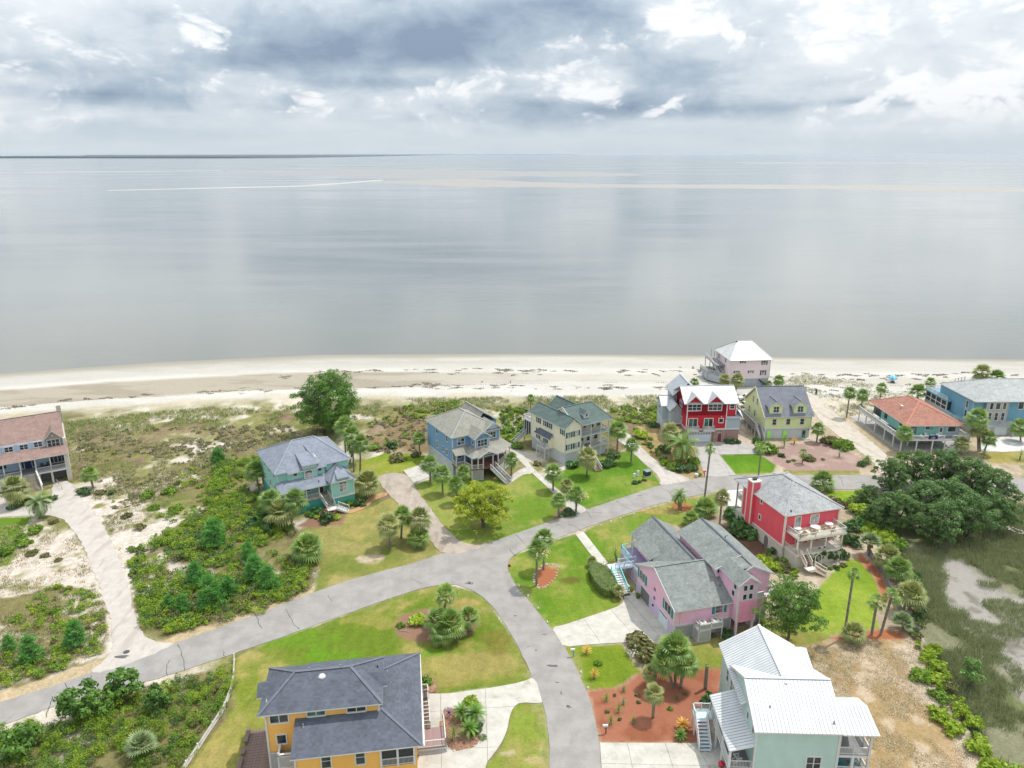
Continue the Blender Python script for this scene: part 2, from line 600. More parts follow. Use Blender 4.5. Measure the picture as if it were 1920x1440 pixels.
REDDRIVE = GP([(1300, 826), (1340, 829), (1386, 829), (1420, 838), (1424, 851), (1348, 853), (1364, 872), (1380, 891), (1350, 894), (1322, 894), (1314, 870), (1306, 850)])
SANDTRACK = GP([(1500, 735), (1530, 745), (1548, 762), (1600, 800), (1640, 832), (1668, 862), (1680, 890), (1648, 891), (1640, 868), (1600, 838), (1565, 812), (1538, 790), (1522, 765), (1500, 750)])
PINKWALK = GP([(1079, 1002), (1094, 997), (1118, 1028), (1140, 1056), (1127, 1064), (1103, 1034)])
PINKDRIVE = GP([(1033, 1177), (1060, 1172), (1085, 1163), (1130, 1148), (1166, 1135), (1172, 1120), (1162, 1098), (1172, 1090), (1195, 1112), (1265, 1188), (1262, 1215), (1235, 1206), (1190, 1204), (1100, 1209), (1056, 1214), (1048, 1198)])
WHITEDRIVE = GP([(1125, 1393), (1304, 1394), (1345, 1390), (1372, 1440), (1395, 1600), (1131, 1600), (1128, 1440)])
YELLOWDRIVE = GP([(1003, 1269), (1015, 1310), (1017, 1320), (975, 1317), (962, 1327), (955, 1345), (951, 1370), (938, 1398), (905, 1440), (880, 1600), (760, 1600), (780, 1440), (790, 1400), (790, 1300), (823, 1302), (870, 1298), (940, 1287), (980, 1279)])
CORALAPRON = GP([(1352, 921), (1405, 917), (1440, 930), (1420, 962), (1385, 968), (1368, 950), (1352, 938)])
TEALDRIVE = GP([(1830, 836), (1862, 822), (1890, 818), (1990, 822), (2010, 842), (1920, 846), (1850, 848)])
STILTPAD = [(95, 171), (113, 171), (113, 196), (94, 196)]
AQUAWALK = GP([(652, 964), (664, 962), (690, 950), (700, 938), (729, 929), (722, 922), (690, 932), (684, 945), (665, 955), (650, 957)])
HARD = [ROAD, SANDDRIVE, GRAVEL, PADBLUE, CREAMWALK, CURVEWALK, CREAMDRIVE, REDDRIVE, SANDTRACK, PINKWALK, PINKDRIVE, WHITEDRIVE, YELLOWDRIVE, CORALAPRON, TEALDRIVE, STILTPAD, AQUAWALK]

LAWN_Y = GP([(440, 1236), (500, 1206), (640, 1156), (780, 1106), (830, 1094), (900, 1110), (960, 1190), (1000, 1275), (940, 1288), (823, 1303), (800, 1310), (790, 1440), (340, 1460), (440, 1330)])
LAWN_I = GP([(975, 1316), (1018, 1318), (1030, 1390), (1033, 1460), (890, 1460), (940, 1400), (952, 1370), (955, 1342), (963, 1325)])
LAWN_P = GP([(950, 1060), (958, 1044), (1043, 1011), (1080, 1001), (1130, 1060), (1160, 1120), (1166, 1138), (1100, 1160), (1033, 1178), (1000, 1140), (965, 1096)])
LAWN_P2 = GP([(1092, 997), (1140, 975), (1270, 938), (1340, 925), (1352, 945), (1320, 975), (1290, 990), (1225, 975), (1190, 1010), (1160, 1050), (1138, 1058)])
LAWN_P3 = GP([(1056, 1212), (1165, 1208), (1200, 1260), (1150, 1290), (1098, 1293), (1075, 1242)])
LAWN_P4 = GP([(1200, 1210), (1320, 1205), (1420, 1170), (1500, 1150), (1560, 1195), (1520, 1212), (1400, 1240), (1330, 1260), (1220, 1262)])
LAWN_C = GP([(1545, 1090), (1590, 1048), (1610, 1050), (1640, 1085), (1650, 1110), (1640, 1150), (1650, 1178), (1560, 1190), (1500, 1180), (1520, 1120)])
LAWN_G = GP([(1030, 905), (1060, 880), (1150, 850), (1185, 845), (1225, 885), (1240, 909), (1180, 930), (1104, 957), (1070, 938)])
LAWN_G2 = GP([(968, 895), (1000, 884), (1030, 915), (1060, 948), (1085, 962), (1000, 992), (905, 1022), (870, 1020), (830, 985), (800, 945), (776, 910), (830, 888), (900, 900)])
LAWN_A = GP([(560, 1000), (640, 965), (700, 950), (735, 930), (765, 966), (815, 1020), (835, 1038), (780, 1056), (640, 1093), (588, 1113), (600, 1050), (575, 1000)])
LAWN_A2 = GP([(668, 868), (720, 850), (790, 850), (808, 860), (780, 874), (745, 886), (700, 895), (672, 890)])
LAWN_R = GP([(1350, 853), (1423, 851), (1455, 872), (1450, 886), (1380, 890)])
LAWN_C2 = GP([(1548, 920), (1612, 920), (1600, 940), (1560, 945)])
LAWN_L = GP([(-40, 972), (62, 968), (40, 1000), (20, 1060), (-40, 1070)])
LAWN_T = GP([(1830, 848), (1920, 846), (1990, 850), (1990, 868), (1860, 868)])
VERGE = GP([(1470, 880), (1612, 880), (1612, 893), (1470, 893)])
MULCH_RED = GP([(1099, 1293), (1150, 1290), (1200, 1262), (1300, 1255), (1355, 1252), (1350, 1330), (1304, 1393), (1124, 1392), (1112, 1335)])
MULCH_PINK = GP([(1440, 845), (1480, 834), (1545, 828), (1600, 850), (1630, 872), (1600, 882), (1480, 882), (1452, 870), (1430, 856)])
MULCH_BED = [(p[0], p[1]) for p in GP([(735, 1172), (750, 1155), (785, 1143), (840, 1138), (885, 1150), (897, 1168), (880, 1190), (830, 1204), (780, 1204), (745, 1192)])]
MULCH_B2 = GP([(1008, 1065), (1030, 1056), (1048, 1062), (1044, 1080), (1028, 1098), (1008, 1104), (1000, 1085)])
MULCH_B3 = GP([(1256, 946), (1275, 940), (1295, 948), (1300, 962), (1275, 958)])
MULCH_B4 = GP([(1560, 1195), (1650, 1180), (1690, 1185), (1700, 1200), (1640, 1212), (1560, 1212)])
MULCH_B5 = GP([(1610, 1035), (1640, 1060), (1660, 1090), (1670, 1130), (1655, 1130), (1640, 1085), (1610, 1048)])
MULCH_B6 = GP([(1345, 985), (1420, 985), (1440, 1040), (1420, 1060), (1360, 1020)])
MULCH_B7 = GP([(826, 1332), (845, 1324), (895, 1352), (905, 1390), (880, 1405), (838, 1412)])
MULCH_B8 = GP([(790, 1262), (812, 1268), (822, 1300), (792, 1300)])
MULCH_B9 = GP([(556, 985), (600, 960), (650, 965), (640, 985), (580, 990)])
MULCH_B10 = GP([(1045, 958), (1036, 970), (1042, 978), (1082, 962), (1075, 950), (1060, 945)])
STRAW = GP([(1500, 1215), (1560, 1200), (1720, 1200), (1735, 1240), (1790, 1330), (1850, 1440), (1880, 1600), (1560, 1600), (1600, 1330), (1520, 1280)])
ROUGHGREEN = GP([(1240, 905), (1300, 899), (1322, 893), (1306, 850), (1290, 820), (1230, 800), (1190, 800), (1210, 850)])
MARSH = GP([(1612, 930), (1700, 915), (1940, 940), (2100, 960), (2200, 1600), (1880, 1600), (1850, 1440), (1790, 1330), (1735, 1235), (1720, 1150), (1690, 1080), (1650, 1010), (1600, 985)])
MUD = GP([(1740, 1042), (1795, 1038), (1845, 1075), (1885, 1095), (1940, 1118), (2060, 1190), (2060, 1350), (1930, 1322), (1888, 1246), (1850, 1196), (1790, 1146), (1752, 1092)])
THICKET_A = GP([(300, 880), (400, 850), (480, 850), (500, 940), (560, 985), (600, 1040), (588, 1110), (500, 1150), (400, 1180), (300, 1200), (262, 1180), (250, 1110), (235, 1050), (300, 1000), (380, 960), (330, 920)])
THICKET_B = GP([(-20, 1372), (60, 1352), (200, 1306), (300, 1282), (436, 1248), (440, 1300), (420, 1350), (350, 1440), (300, 1600), (-60, 1600)])
THICKET_C = GP([(-20, 1125), (60, 1110), (120, 1095), (185, 1110), (205, 1170), (195, 1235), (100, 1268), (0, 1300), (-60, 1310)])

WEDGE_X = np.array([-420.0, -260, -173.6, -125.7, -71.3, 0, 50, 95.8, 185.3, 300, 420])
WEDGE_Y = np.array([170.0, 214, 243, 257.2, 267.6, 268.8, 267.6, 264.6, 260.9, 255, 248])
WATER_Z = -1.0

def shore(x):
	return np.interp(x, WEDGE_X, WEDGE_Y)

def ground_z(X, Y):
	s = shore(X) - Y
	z = np.where(s < 45, -1.0 + 1.0 * (np.clip(s, -40, 45) / 45.0), 0.0)
	z = np.where(s < 0, -1.0 + s * 0.04, z)
	return z

def nonuniform(segs):
	o = []
	for a, b, st in segs:
		o += list(np.arange(a, b, st))
	o.append(segs[-1][1])
	return np.array(o)

def make_ground():
	gx = nonuniform([(-700, -230, 12), (-230, -125, 1.2), (-125, -70, 0.6), (-70, 75, 0.36), (75, 130, 0.55), (130, 230, 1.2), (230, 700, 12)])
	gy = nonuniform([(-260, 50, 15), (50, 66, 1.0), (66, 110, 0.36), (110, 180, 0.5), (180, 285, 0.75), (285, 420, 12)])
	X, Y = np.meshgrid(gx, gy)
	sh = X.shape
	s = shore(X) - Y
	# membership of an outline, with a ragged edge
	wx = (fbm(X, Y, 2.6, 4, 3) - .5) * 2
	wy = (fbm(X, Y, 2.6, 4, 9) - .5) * 2

	def M(poly, rag=0.5, soft=0.25):
		a = np.zeros(sh)
		for dx, dy in ((-1, -1), (1, -1), (-1, 1), (1, 1), (0, 0)):
			a += inpoly(X + wx * rag + dx * soft, Y + wy * rag + dy * soft, poly)
		return a / 5

	n1, n2, n3 = fbm(X, Y, 26, 5, 21), fbm(X, Y, 7, 5, 31), fbm(X, Y, 2.2, 4, 41)
	n4 = fbm(X * 0.35, Y, 5, 5, 51)
	c = np.zeros((*sh, 3))

	def lay(mask, col):
		m = np.clip(mask, 0, 1)[..., None]
		c[:] = c * (1 - m) + np.array(col) * m

	veg = np.zeros(sh)           # how much is grown over (drives fine mottling)
	# dune scrub: sand, olive and heather-brown patches
	lay(np.ones(sh), D(222, 212, 192))
	dune = sstep(s, 46, 70)
	lay(dune * sstep(n2 * .6 + n1 * .4, .38, .52), D(150, 148, 92))
	lay(dune * sstep(n2, .52, .66) * sstep(n1, .42, .56), D(146, 124, 104))
	lay(dune * sstep(n3 * .5 + n2 * .5, .5, .62) * .8, D(112, 122, 58))
	lay(dune * sstep(1 - n2, .56, .68) * sstep(n3, .42, .58) * .9, D(228, 219, 203))
	# the open sand on the far left and right
	lay(M(GP([(-60, 985), (70, 985), (140, 1000), (185, 1100), (150, 1120), (60, 1120), (-60, 1140)]), 1.5) * sstep(n3 * .5 + n2 * .5, .34, .5), D(226, 214, 197))
	lay(M(GP([(120, 930), (220, 920), (330, 960), (300, 1010), (245, 1050), (215, 1000), (170, 960)]), 2.0) * sstep(n3, .36, .52), D(228, 217, 202))
	# brown heath between the pine and the blue house
	lay(M(GP([(690, 800), (760, 770), (820, 790), (812, 850), (720, 850), (690, 830)]), 2.0) * .75, D(150, 126, 96))
	lay(M(GP([(150, 800), (400, 800), (520, 820), (480, 850), (250, 850), (140, 830)]), 3.0) * sstep(n2, .35, .6) * .8, D(152, 138, 104))
	# under bushes: leaf litter
	for t in (THICKET_A, THICKET_B, THICKET_C):
		lay(M(t, 2.0) * sstep(n2 * .5 + n3 * .5, .34, .5), D(136, 130, 84))
	lay(M(GP([(1380, 760), (1500, 770), (1700, 790), (1920, 770), (1920, 1600), (1000, 1600), (1000, 900), (1300, 800)]), 2.0) * .7, D(200, 182, 156))
	lay(M(ROUGHGREEN, .8), D(176, 156, 108))
	# beach
	b = 1 - sstep(s, 50 + (n2 - .5) * 16, 56 + (n2 - .5) * 16)
	lay(b, D(224, 221, 213))
	lay(b * sstep(n4, .42, .6) * .45, D(204, 199, 189))
	lay(b * (1 - sstep(s, 18, 24)) * .95, D(208, 204, 195))
	lay(b * sstep(n4, .40, .62) * (1 - sstep(s, 12, 20)) * .6, D(192, 186, 174))
	left = 1 - sstep(X, -60, 30)
	trough = sstep(s, 27 - 3 * left, 30 - 2 * left) * (1 - sstep(s, 37 + 8 * left, 39 + 8 * left))
	lay(trough * (.35 + .6 * left), D(186, 177, 158))
	lay(trough * left * sstep(n4, .45, .6) * .8, D(170, 161, 143))
	lay(1 - sstep(s, 1.5, 6.5 + 5 * left), D(172, 167, 154))
	lay(1 - sstep(s, -2, 0.6), D(140, 138, 126))
	veg = dune * .8
	# verges beside the road: dry grass and sand
	near = GP([(-100, 1330), (300, 1200), (640, 1085), (640, 1110), (430, 1190), (250, 1260), (0, 1320), (-100, 1340)])
	lay(M(near, .8), D(205, 186, 148))
	lay(M(GP([(500, 1150), (660, 1078), (640, 1100), (560, 1130)]), .6), D(176, 116, 84))
	# lawns
	G1, G2, DRY, LIME = D(126, 148, 44), D(152, 160, 66), D(176, 164, 96), D(132, 176, 26)

	def lawn(poly, a, b2, dryk, rag=0.25):
		m = M(poly, rag, .15)
		f = sstep(n2 * .65 + n1 * .35, .36, .62)
		cc = np.array(a) * (1 - f[..., None]) + np.array(b2) * f[..., None]
		d = (sstep(n2 * .5 + n3 * .5, .50, .68) * dryk)[..., None]
		cc = cc * (1 - d) + np.array(DRY) * d
		nonlocal c, veg
		c = c * (1 - m[..., None]) + cc * m[..., None]
		veg = veg * (1 - m) + m * .55
	lawn(LAWN_Y, D(112, 136, 40), D(144, 150, 68), .8)
	lawn(LAWN_I, D(110, 140, 40), D(140, 154, 64), .5)
	lawn(LAWN_P, D(104, 142, 36), D(134, 156, 56), .4)
	lawn(LAWN_P2, D(110, 140, 40), D(146, 158, 72), .6)
	lawn(LAWN_P3, D(118, 144, 36), D(138, 154, 46), .3)
	lawn(LAWN_P4, D(128, 146, 50), D(150, 152, 76), .55)
	lawn(LAWN_C, D(130, 160, 42), D(152, 174, 62), .2)
	lawn(LAWN_G, D(98, 140, 36), D(124, 156, 50), .2)
	lawn(LAWN_G2, D(114, 146, 44), D(148, 164, 76), .45)
	lawn(LAWN_A, D(126, 138, 62), D(154, 152, 86), .75)
	lawn(LAWN_A2, D(132, 156, 44), D(160, 168, 66), .5)
	lawn(LAWN_R, D(94, 140, 28), D(112, 154, 36), .08)
	lawn(LAWN_C2, D(112, 148, 40), D(140, 172, 40), .1)
	lawn(LAWN_L, D(104, 140, 34), D(130, 150, 50), .2)
	lawn(LAWN_T, D(160, 154, 78), D(180, 166, 96), .6)
	lawn(VERGE, D(146, 146, 78), D(172, 160, 98), .7)
	# worn lawn edges along the carriageway
	edge = M([(p[0], p[1]) for p in ROAD], .3, 1.3)
	lay(edge * (1 - M(ROAD, .0, .0)) * sstep(n3, .34, .6) * .75, D(196, 178, 138))
	# beds
	for p in (MULCH_BED, MULCH_B7, MULCH_B8, MULCH_B9, MULCH_B10):
		lay(M(p, .3), D(158, 124, 102)); veg *= 1 - M(p, .3)
	for p in (MULCH_B2, MULCH_B3, MULCH_B4, MULCH_B5):
		lay(M(p, .3), D(184, 116, 82)); veg *= 1 - M(p, .3)
	lay(M(MULCH_B6, .5), D(122, 96, 76))
	m = M(MULCH_RED, .35)
	lay(m, D(178, 118, 92)); lay(m * sstep(n3 * .6 + n2 * .4, .46, .62), D(160, 100, 74)); veg *= 1 - m
	m = M(MULCH_PINK, .5)
	lay(m, D(176, 148, 138)); lay(m * sstep(n3, .5, .7) * .7, D(196, 172, 158)); veg *= 1 - m
	# dry yard with straw and pale chips
	m = M(STRAW, .6)
	lay(m, D(196, 168, 132)); lay(m * sstep(n2, .44, .62) * .7, D(176, 152, 104)); lay(m * sstep(n3, .50, .62) * .7, D(216, 198, 172))
	edge = M(GP([(1700, 1195), (1735, 1225), (1760, 1290), (1830, 1390), (1880, 1470), (1830, 1470), (1780, 1380), (1715, 1290), (1690, 1220)]), .8)
	lay(edge * .8, D(222, 208, 188))
	veg = veg * (1 - m) + .5 * m
	# worn, dry or lush spots of the grass, bare sand showing through
	for (px, py, rx, ry, cc, k_) in ((690, 1048, 3.2, 1.5, (212, 194, 168), .9), (660, 1030, 5, 3, (176, 164, 104), .6), (730, 1060, 4, 2, (150, 150, 74), .6), (1052, 1062, 2.0, 1.2, (190, 178, 112), .7), (1071, 1088, 2.0, 1.1, (116, 108, 52), .8),
									 (700, 1165, 5, 2, (168, 158, 84), .6), (560, 1195, 6, 2.5, (110, 150, 36), .7), (620, 1230, 5, 2, (108, 156, 34), .7), (810, 1222, 2, 1, (112, 158, 40), .7), (905, 1245, 5, 3, (166, 152, 92), .7), (930, 1200, 2.5, 3, (132, 120, 56), .6), (870, 1130, 2.5, 1.5, (176, 156, 96), .8),
									 (850, 1275, 4, 1.5, (164, 150, 86), .6), (962, 1412, 1.4, .8, (206, 190, 156), .9), (1005, 1425, 1.6, .9, (190, 176, 120), .8), (985, 1365, 1.2, 4, (140, 164, 60), .5), (1240, 958, 4, 1.5, (196, 160, 108), .6), (1205, 985, 4, 3, (112, 150, 46), .6), (1120, 1020, 3, 3, (106, 150, 40), .5),
									 (1450, 1195, 5, 2, (158, 150, 76), .6), (1060, 1130, 3, 3, (140, 160, 56), .5), (1210, 905, 2.5, 1.5, (170, 150, 96), .7), (920, 960, 5, 4, (154, 166, 84), .6), (980, 940, 3, 5, (120, 150, 50), .5), (400, 1420, 3, 3, (172, 156, 96), .6), (460, 1300, 2, 5, (140, 152, 56), .6)):
		x0, y0 = G(px, py)
		q = ((X - x0) / rx) ** 2 + ((Y - y0) / ry) ** 2 + (n3 - .5) * 2.6
		lay((1 - sstep(q, .35, 1.1)) * k_, D(*cc))
	# marsh
	m = M(MARSH, 1.2, .5)
	lay(m, D(144, 144, 114)); lay(m * sstep(n2, .44, .6), D(120, 130, 84)); veg = veg * (1 - m) + .6 * m
	md = M(MUD, 2.2, .6)
	lay(md, D(176, 171, 163)); lay(md * sstep(n2 * .5 + n3 * .5, .5, .62) * .7, D(148, 142, 132)); lay(md * sstep(n3, .56, .66) * .6, D(120, 118, 100)); veg *= 1 - md
	# heights
	hard = np.zeros(sh)
	for p in HARD:
		hard = np.maximum(hard, M(p, 0.0, 2.0))
	flat = np.clip(hard * 3, 0, 1)
	z = ground_z(X, Y)
	bank = np.clip((n2 - .42) * 1.6, -.3, .9) * (1 - flat)
	z = z + np.where(dune > 0, 1, 0) * dune * bank * .45 * (1 - np.clip(M(GP([(600, 830), (1960, 780), (1960, 1600), (500, 1600), (440, 1240), (640, 1100)]), 0, 2.0), 0, 1))
	z = z + (1 - dune) * sstep(s, 10, 40) * (n2 - .5) * .5
	z = z - 0.8 * sstep(m, .2, 1.0) - .25 * md
	z -= 0.02
	V = np.stack([X, Y, z], -1).reshape(-1, 3)
	ny, nx = sh
	i = np.arange(ny * nx).reshape(sh)
	F = np.stack([i[:-1, :-1], i[:-1, 1:], i[1:, 1:], i[1:, :-1]], -1).reshape(-1, 4)

	def gm(k, b, o):
		a = k.n('ShaderNodeVertexColor', layer_name='soil').outputs[0]
		vg = k.n('ShaderNodeAttribute', attribute_name='growth').outputs['Fac']
		p = wpos(k)
		f1 = k.noise(p, 3.2, 5, 0.7)
		f2 = k.noise(k.vm('ADD', p, (31, 5, 0)), 1.1, 5, 0.65)
		v = k.m('ADD', k.m('MULTIPLY', f1, 0.6), k.m('MULTIPLY', f2, 0.4))
		bare = k.mix(k.smooth(v, 0.3, 0.7), k.mix(1.0, a, (0.86, 0.85, 0.83), 'MULTIPLY'), k.mix(1.0, a, (1.06, 1.06, 1.06), 'MULTIPLY'))
		f3 = k.noise(k.vm('MULTIPLY', p, (0.9, 0.3, 1)), 0.9, 4, 0.6)
		v2 = k.m('ADD', k.m('MULTIPLY', v, 0.7), k.m('MULTIPLY', f3, 0.3))
		green = k.mix(k.smooth(v2, 0.36, 0.64), k.mix(1.0, a, (0.58, 0.62, 0.56), 'MULTIPLY'), k.mix(1.0, a, (1.30, 1.22, 1.35), 'MULTIPLY'))
		k.put(b.inputs['Base Color'], k.mix(vg, bare, green))
		b.inputs['Roughness'].default_value = 0.95
		b.inputs['Specular IOR Level'].default_value = 0.15
		bump(k, b, v, 0.55, 0.12)
	me = mesh_np('ground', V, F, mat('ground', gm), smooth=True)
	ca = me.color_attributes.new('soil', 'FLOAT_COLOR', 'POINT')
	ca.data.foreach_set('color', np.concatenate([c.reshape(-1, 3), np.ones((V.shape[0], 1))], 1).astype(np.float32).ravel())
	ga = me.attributes.new('growth', 'FLOAT', 'POINT')
	ga.data.foreach_set('value', np.clip(veg, 0, 1).astype(np.float32).ravel())
	link('ground', me, kind='structure')

make_ground()

# water
def water_mat(k, b, o):
	p = wpos(k)
	x, y, z = k.xyz(p)
	big = k.noise(k.vm('MULTIPLY', p, (0.0016, 0.006, 0)), 1.0, 4, 0.5)
	mid = k.noise(k.vm('MULTIPLY', p, (0.008, 0.03, 0)), 1.0, 4, 0.55)
	f = k.m('ADD', k.m('MULTIPLY', big, 0.6), k.m('MULTIPLY', mid, 0.4))
	near = k.smooth(y, 250.0, 420.0)
	deep = k.mix(k.smooth(f, 0.35, 0.65), D(134, 138, 134), D(150, 153, 148))
	c = k.mix(near, D(132, 134, 126), deep)
	k.put(b.inputs['Base Color'], c)
	k.put(b.inputs['Roughness'], k.m('ADD', 0.07, k.m('MULTIPLY', k.smooth(f, 0.4, 0.62), 0.10)))
	b.inputs['IOR'].default_value = 1.333
	w1 = k.noise(k.vm('MULTIPLY', p, (0.35, 0.9, 1)), 0.55, 4, 0.6)
	w2 = k.noise(k.vm('MULTIPLY', p, (0.10, 0.22, 1)), 1.0, 3, 0.5)
	bump(k, b, k.m('ADD', w1, k.m('MULTIPLY', w2, 1.2)), 0.25, 0.16)

wm = MB()
ws = [-90000, -20000, -4000, -1200, -400, 0, 400, 1200, 4000, 20000, 90000]
wys = [150, 300, 700, 1500, 4000, 12000, 30000, 90000]
for a, bb in zip(ws[:-1], ws[1:]):
	for c0, d0 in zip(wys[:-1], wys[1:]):
		wm.face([(a, c0, WATER_Z), (bb, c0, WATER_Z), (bb, d0, WATER_Z), (a, d0, WATER_Z)])
link('water', wm.mesh('water', mat('water', water_mat)), kind='structure')

def flat_bar(name, ctr, half, col, rise, seed, kind='structure'):
	"""long low sandbar: centre line of px points, half widths in metres"""
	pts = [Vector(G(*p, WATER_Z)) for p in ctr]
	rows = []
	for i in range(len(pts) - 1):
		for t in np.linspace(0, 1, 14, endpoint=(i == len(pts) - 2)):
			rows.append((pts[i].lerp(pts[i + 1], t), half[i] * (1 - t) + half[i + 1] * t))
	mb = MB()
	n = len(rows)
	prof = [(-1, -0.15), (-.6, .5), (0, 1), (.6, .6), (1, -0.15)]
	grid = []
	for i, (p, h) in enumerate(rows):
		h *= 0.55 + 0.9 * float(fbm(np.array([p.x]), np.array([p.y]), 120, 3, seed)[0])
		grid.append([(p.x, p.y + h * a, WATER_Z + rise * b) for a, b in prof])
	for i in range(n - 1):
		for j in range(4):
			mb.face([grid[i][j], grid[i + 1][j], grid[i + 1][j + 1], grid[i][j + 1]])

	def fn(k, b, o):
		f = k.noise(k.vm('MULTIPLY', wpos(k), (0.01, 0.03, 1)), 1.0, 4)
		k.put(b.inputs['Base Color'], k.mix(f, tuple(v * .8 for v in col), col))
		b.inputs['Roughness'].default_value = 0.5
	link(name, mb.mesh(name, mat(name + '_' + str(seed), fn)), kind=kind)

flat_bar('sandbar', [(205, 357), (420, 352), (560, 349), (650, 343), (700, 339), (720, 338)], [16, 26, 34, 90, 80, 10], D(220, 212, 202), .4, 1)
flat_bar('sandbar', [(50, 323), (200, 322), (420, 320)], [30, 50, 20], D(214, 210, 206), .5, 2)
flat_bar('sandbar', [(440, 321), (640, 322), (900, 325), (1200, 327)], [120, 620, 680, 150], D(176, 174, 171), .3, 3)
flat_bar('sandbar', [(700, 341), (850, 341), (1000, 346), (1200, 349), (1500, 350), (1750, 353), (1960, 356)], [90, 260, 170, 120, 130, 150, 170], D(184, 179, 171), .35, 4)
flat_bar('sandbar', [(1380, 306), (1600, 305), (1930, 307)], [500, 900, 700], D(172, 174, 178), .3, 5)

def far_land(name, px0, px1, pyb, tall, step, seed, col, deep):
	"""low wooded island: a real strip of land with a ragged tree line"""
	mb = MB()
	y0 = G(960, pyb, WATER_Z)[1]
	xs = np.linspace(G(px0, pyb, WATER_Z)[0], G(px1, pyb, WATER_Z)[0], step)
	e = np.minimum(1, np.minimum((xs - xs[0]) / (xs[-1] - xs[0] + 1) * 40, (xs[-1] - xs) / (xs[-1] - xs[0]) * 5))
	h = tall * (.55 + .8 * fbm(xs, xs * 0, 900, 5, seed)) * np.clip(e, 0.05, 1)
	for i in range(len(xs) - 1):
		a, b2 = (xs[i], h[i]), (xs[i + 1], h[i + 1])
		rows = [(0, -2), (0, a[1] * .75), (60, a[1]), (deep, 18)]
		rows2 = [(0, -2), (0, b2[1] * .75), (60, b2[1]), (deep, 18)]
		for (d1, z1), (d2, z2), (d3, z3), (d4, z4) in zip(rows[:-1], rows[1:], rows2[:-1], rows2[1:]):
			mb.face([(a[0], y0 + d1, z1), (b2[0], y0 + d3, z3), (b2[0], y0 + d4, z4), (a[0], y0 + d2, z2)])

	def fn(k, b, o):
		k.put(b.inputs['Base Color'], k.mix(k.noise(k.vm('MULTIPLY', wpos(k), (.02, .02, .1)), 1.0, 4), tuple(v * .7 for v in col), col))
		b.inputs['Roughness'].default_value = 0.9
	link(name, mb.mesh(name, mat(name + str(seed), fn)), kind='structure')

far_land('far_shore', -260, 540, 296.5, 24, 500, 5, (0.022, 0.042, 0.034), 45000)
far_land('far_shore', 150, 680, 292.0, 22, 300, 6, (0.03, 0.05, 0.04), 30000)
far_land('far_shore', 600, 1098, 290.2, 26, 300, 7, (0.03, 0.05, 0.04), 9000)

# roads, drives and walks
def asphalt(k, b, o):
	p = wpos(k)
	n = k.noise(p, 0.35, 5, 0.6)
	n2 = k.noise(k.vm('ADD', p, (5, 3, 0)), 5.0, 4, 0.75)
	st = k.noise(k.vm('MULTIPLY', p, (1, 0.28, 1)), 0.5, 4, 0.6)
	c = k.mix(k.smooth(n, 0.3, 0.7), D(156, 152, 147), D(177, 173, 167))
	c = k.mix(k.smooth(st, 0.56, 0.70, 0, 0.45), c, D(146, 142, 137))
	c = k.mix(k.smooth(n2, 0.4, 0.7, 0, .35), c, D(188, 184, 178))
	k.put(b.inputs['Base Color'], c)
	b.inputs['Roughness'].default_value = 0.9
	bump(k, b, n2, 0.35, 0.02)

def concrete(k, b, o, a=(205, 200, 188), d=(226, 222, 212), st=(172, 166, 152)):
	p = wpos(k)
	n = k.noise(p, 0.6, 5, 0.62)
	s2 = k.noise(k.vm('ADD', p, (9, 4, 0)), 0.35, 5, 0.7, 0.6)
	f = k.noise(p, 9, 3)
	c = k.mix(k.smooth(n, 0.3, 0.7), D(*a), D(*d))
	c = k.mix(k.smooth(s2, 0.54, 0.72, 0, 0.8), c, D(*st))
	c = k.mix(k.smooth(f, 0.4, 0.7, 0, 0.2), c, D(*st))
	k.put(b.inputs['Base Color'], c)
	b.inputs['Roughness'].default_value = 0.85
	bump(k, b, n, 0.2, 0.02)

def gravelmat(name, a, d, e):
	def fn(k, b, o):
		p = wpos(k)
		n = k.noise(p, 0.5, 5, 0.65)
		f = k.noise(p, 6, 4, 0.8)
		r = k.noise(k.vm('MULTIPLY', p, (1, .25, 1)), 0.6, 4, .6)
		c = k.mix(k.smooth(n, 0.3, 0.7), D(*a), D(*d))
		c = k.mix(k.smooth(f, 0.42, 0.68, 0, 0.6), c, D(*e))
		c = k.mix(k.smooth(r, .50, .66, 0, .8), c, D(*e))
		k.put(b.inputs['Base Color'], c)
		b.inputs['Roughness'].default_value = 0.95
		bump(k, b, f, 0.5, 0.04)
	return mat(name, fn)

M_ASPH = mat('asphalt', asphalt)
M_CONC = mat('concrete', concrete)
M_CONCG = mat('grey_concrete', lambda k, b, o: concrete(k, b, o, (186, 182, 176), (200, 196, 190), (158, 152, 146)))
M_CONCW = mat('white_concrete', lambda k, b, o: concrete(k, b, o, (224, 222, 218), (236, 234, 230), (206, 202, 196)))
M_SANDD = gravelmat('pale_shell', (206, 198, 190), (222, 214, 204), (190, 180, 170))
M_GRAV = gravelmat('gravel', (186, 172, 158), (206, 194, 180), (164, 150, 134))
M_TRACK = gravelmat('sandtrack', (208, 196, 178), (224, 214, 200), (188, 176, 160))
M_REDDISH = gravelmat('paver', (206, 160, 110), (220, 180, 136), (186, 140, 98))

def sheet(name, poly, z, m, it=1, parent=None):
	mb = MB()
	mb.prism(chaikin(poly, it) if it else poly, -0.3, z)
	return link(name, mb.mesh(name, m), parent, kind='structure' if parent is None else None)

def ragged(poly, amp, seg=0.8):
	o = []
	n = len(poly)
	for i in range(n):
		a, b = Vector(poly[i]), Vector(poly[(i + 1) % n])
		L = (b - a).length
		c = max(1, int(L / seg))
		for j in range(c):
			p = a.lerp(b, j / c)
			o.append((p.x + random.uniform(-amp, amp), p.y + random.uniform(-amp, amp)))
	return o

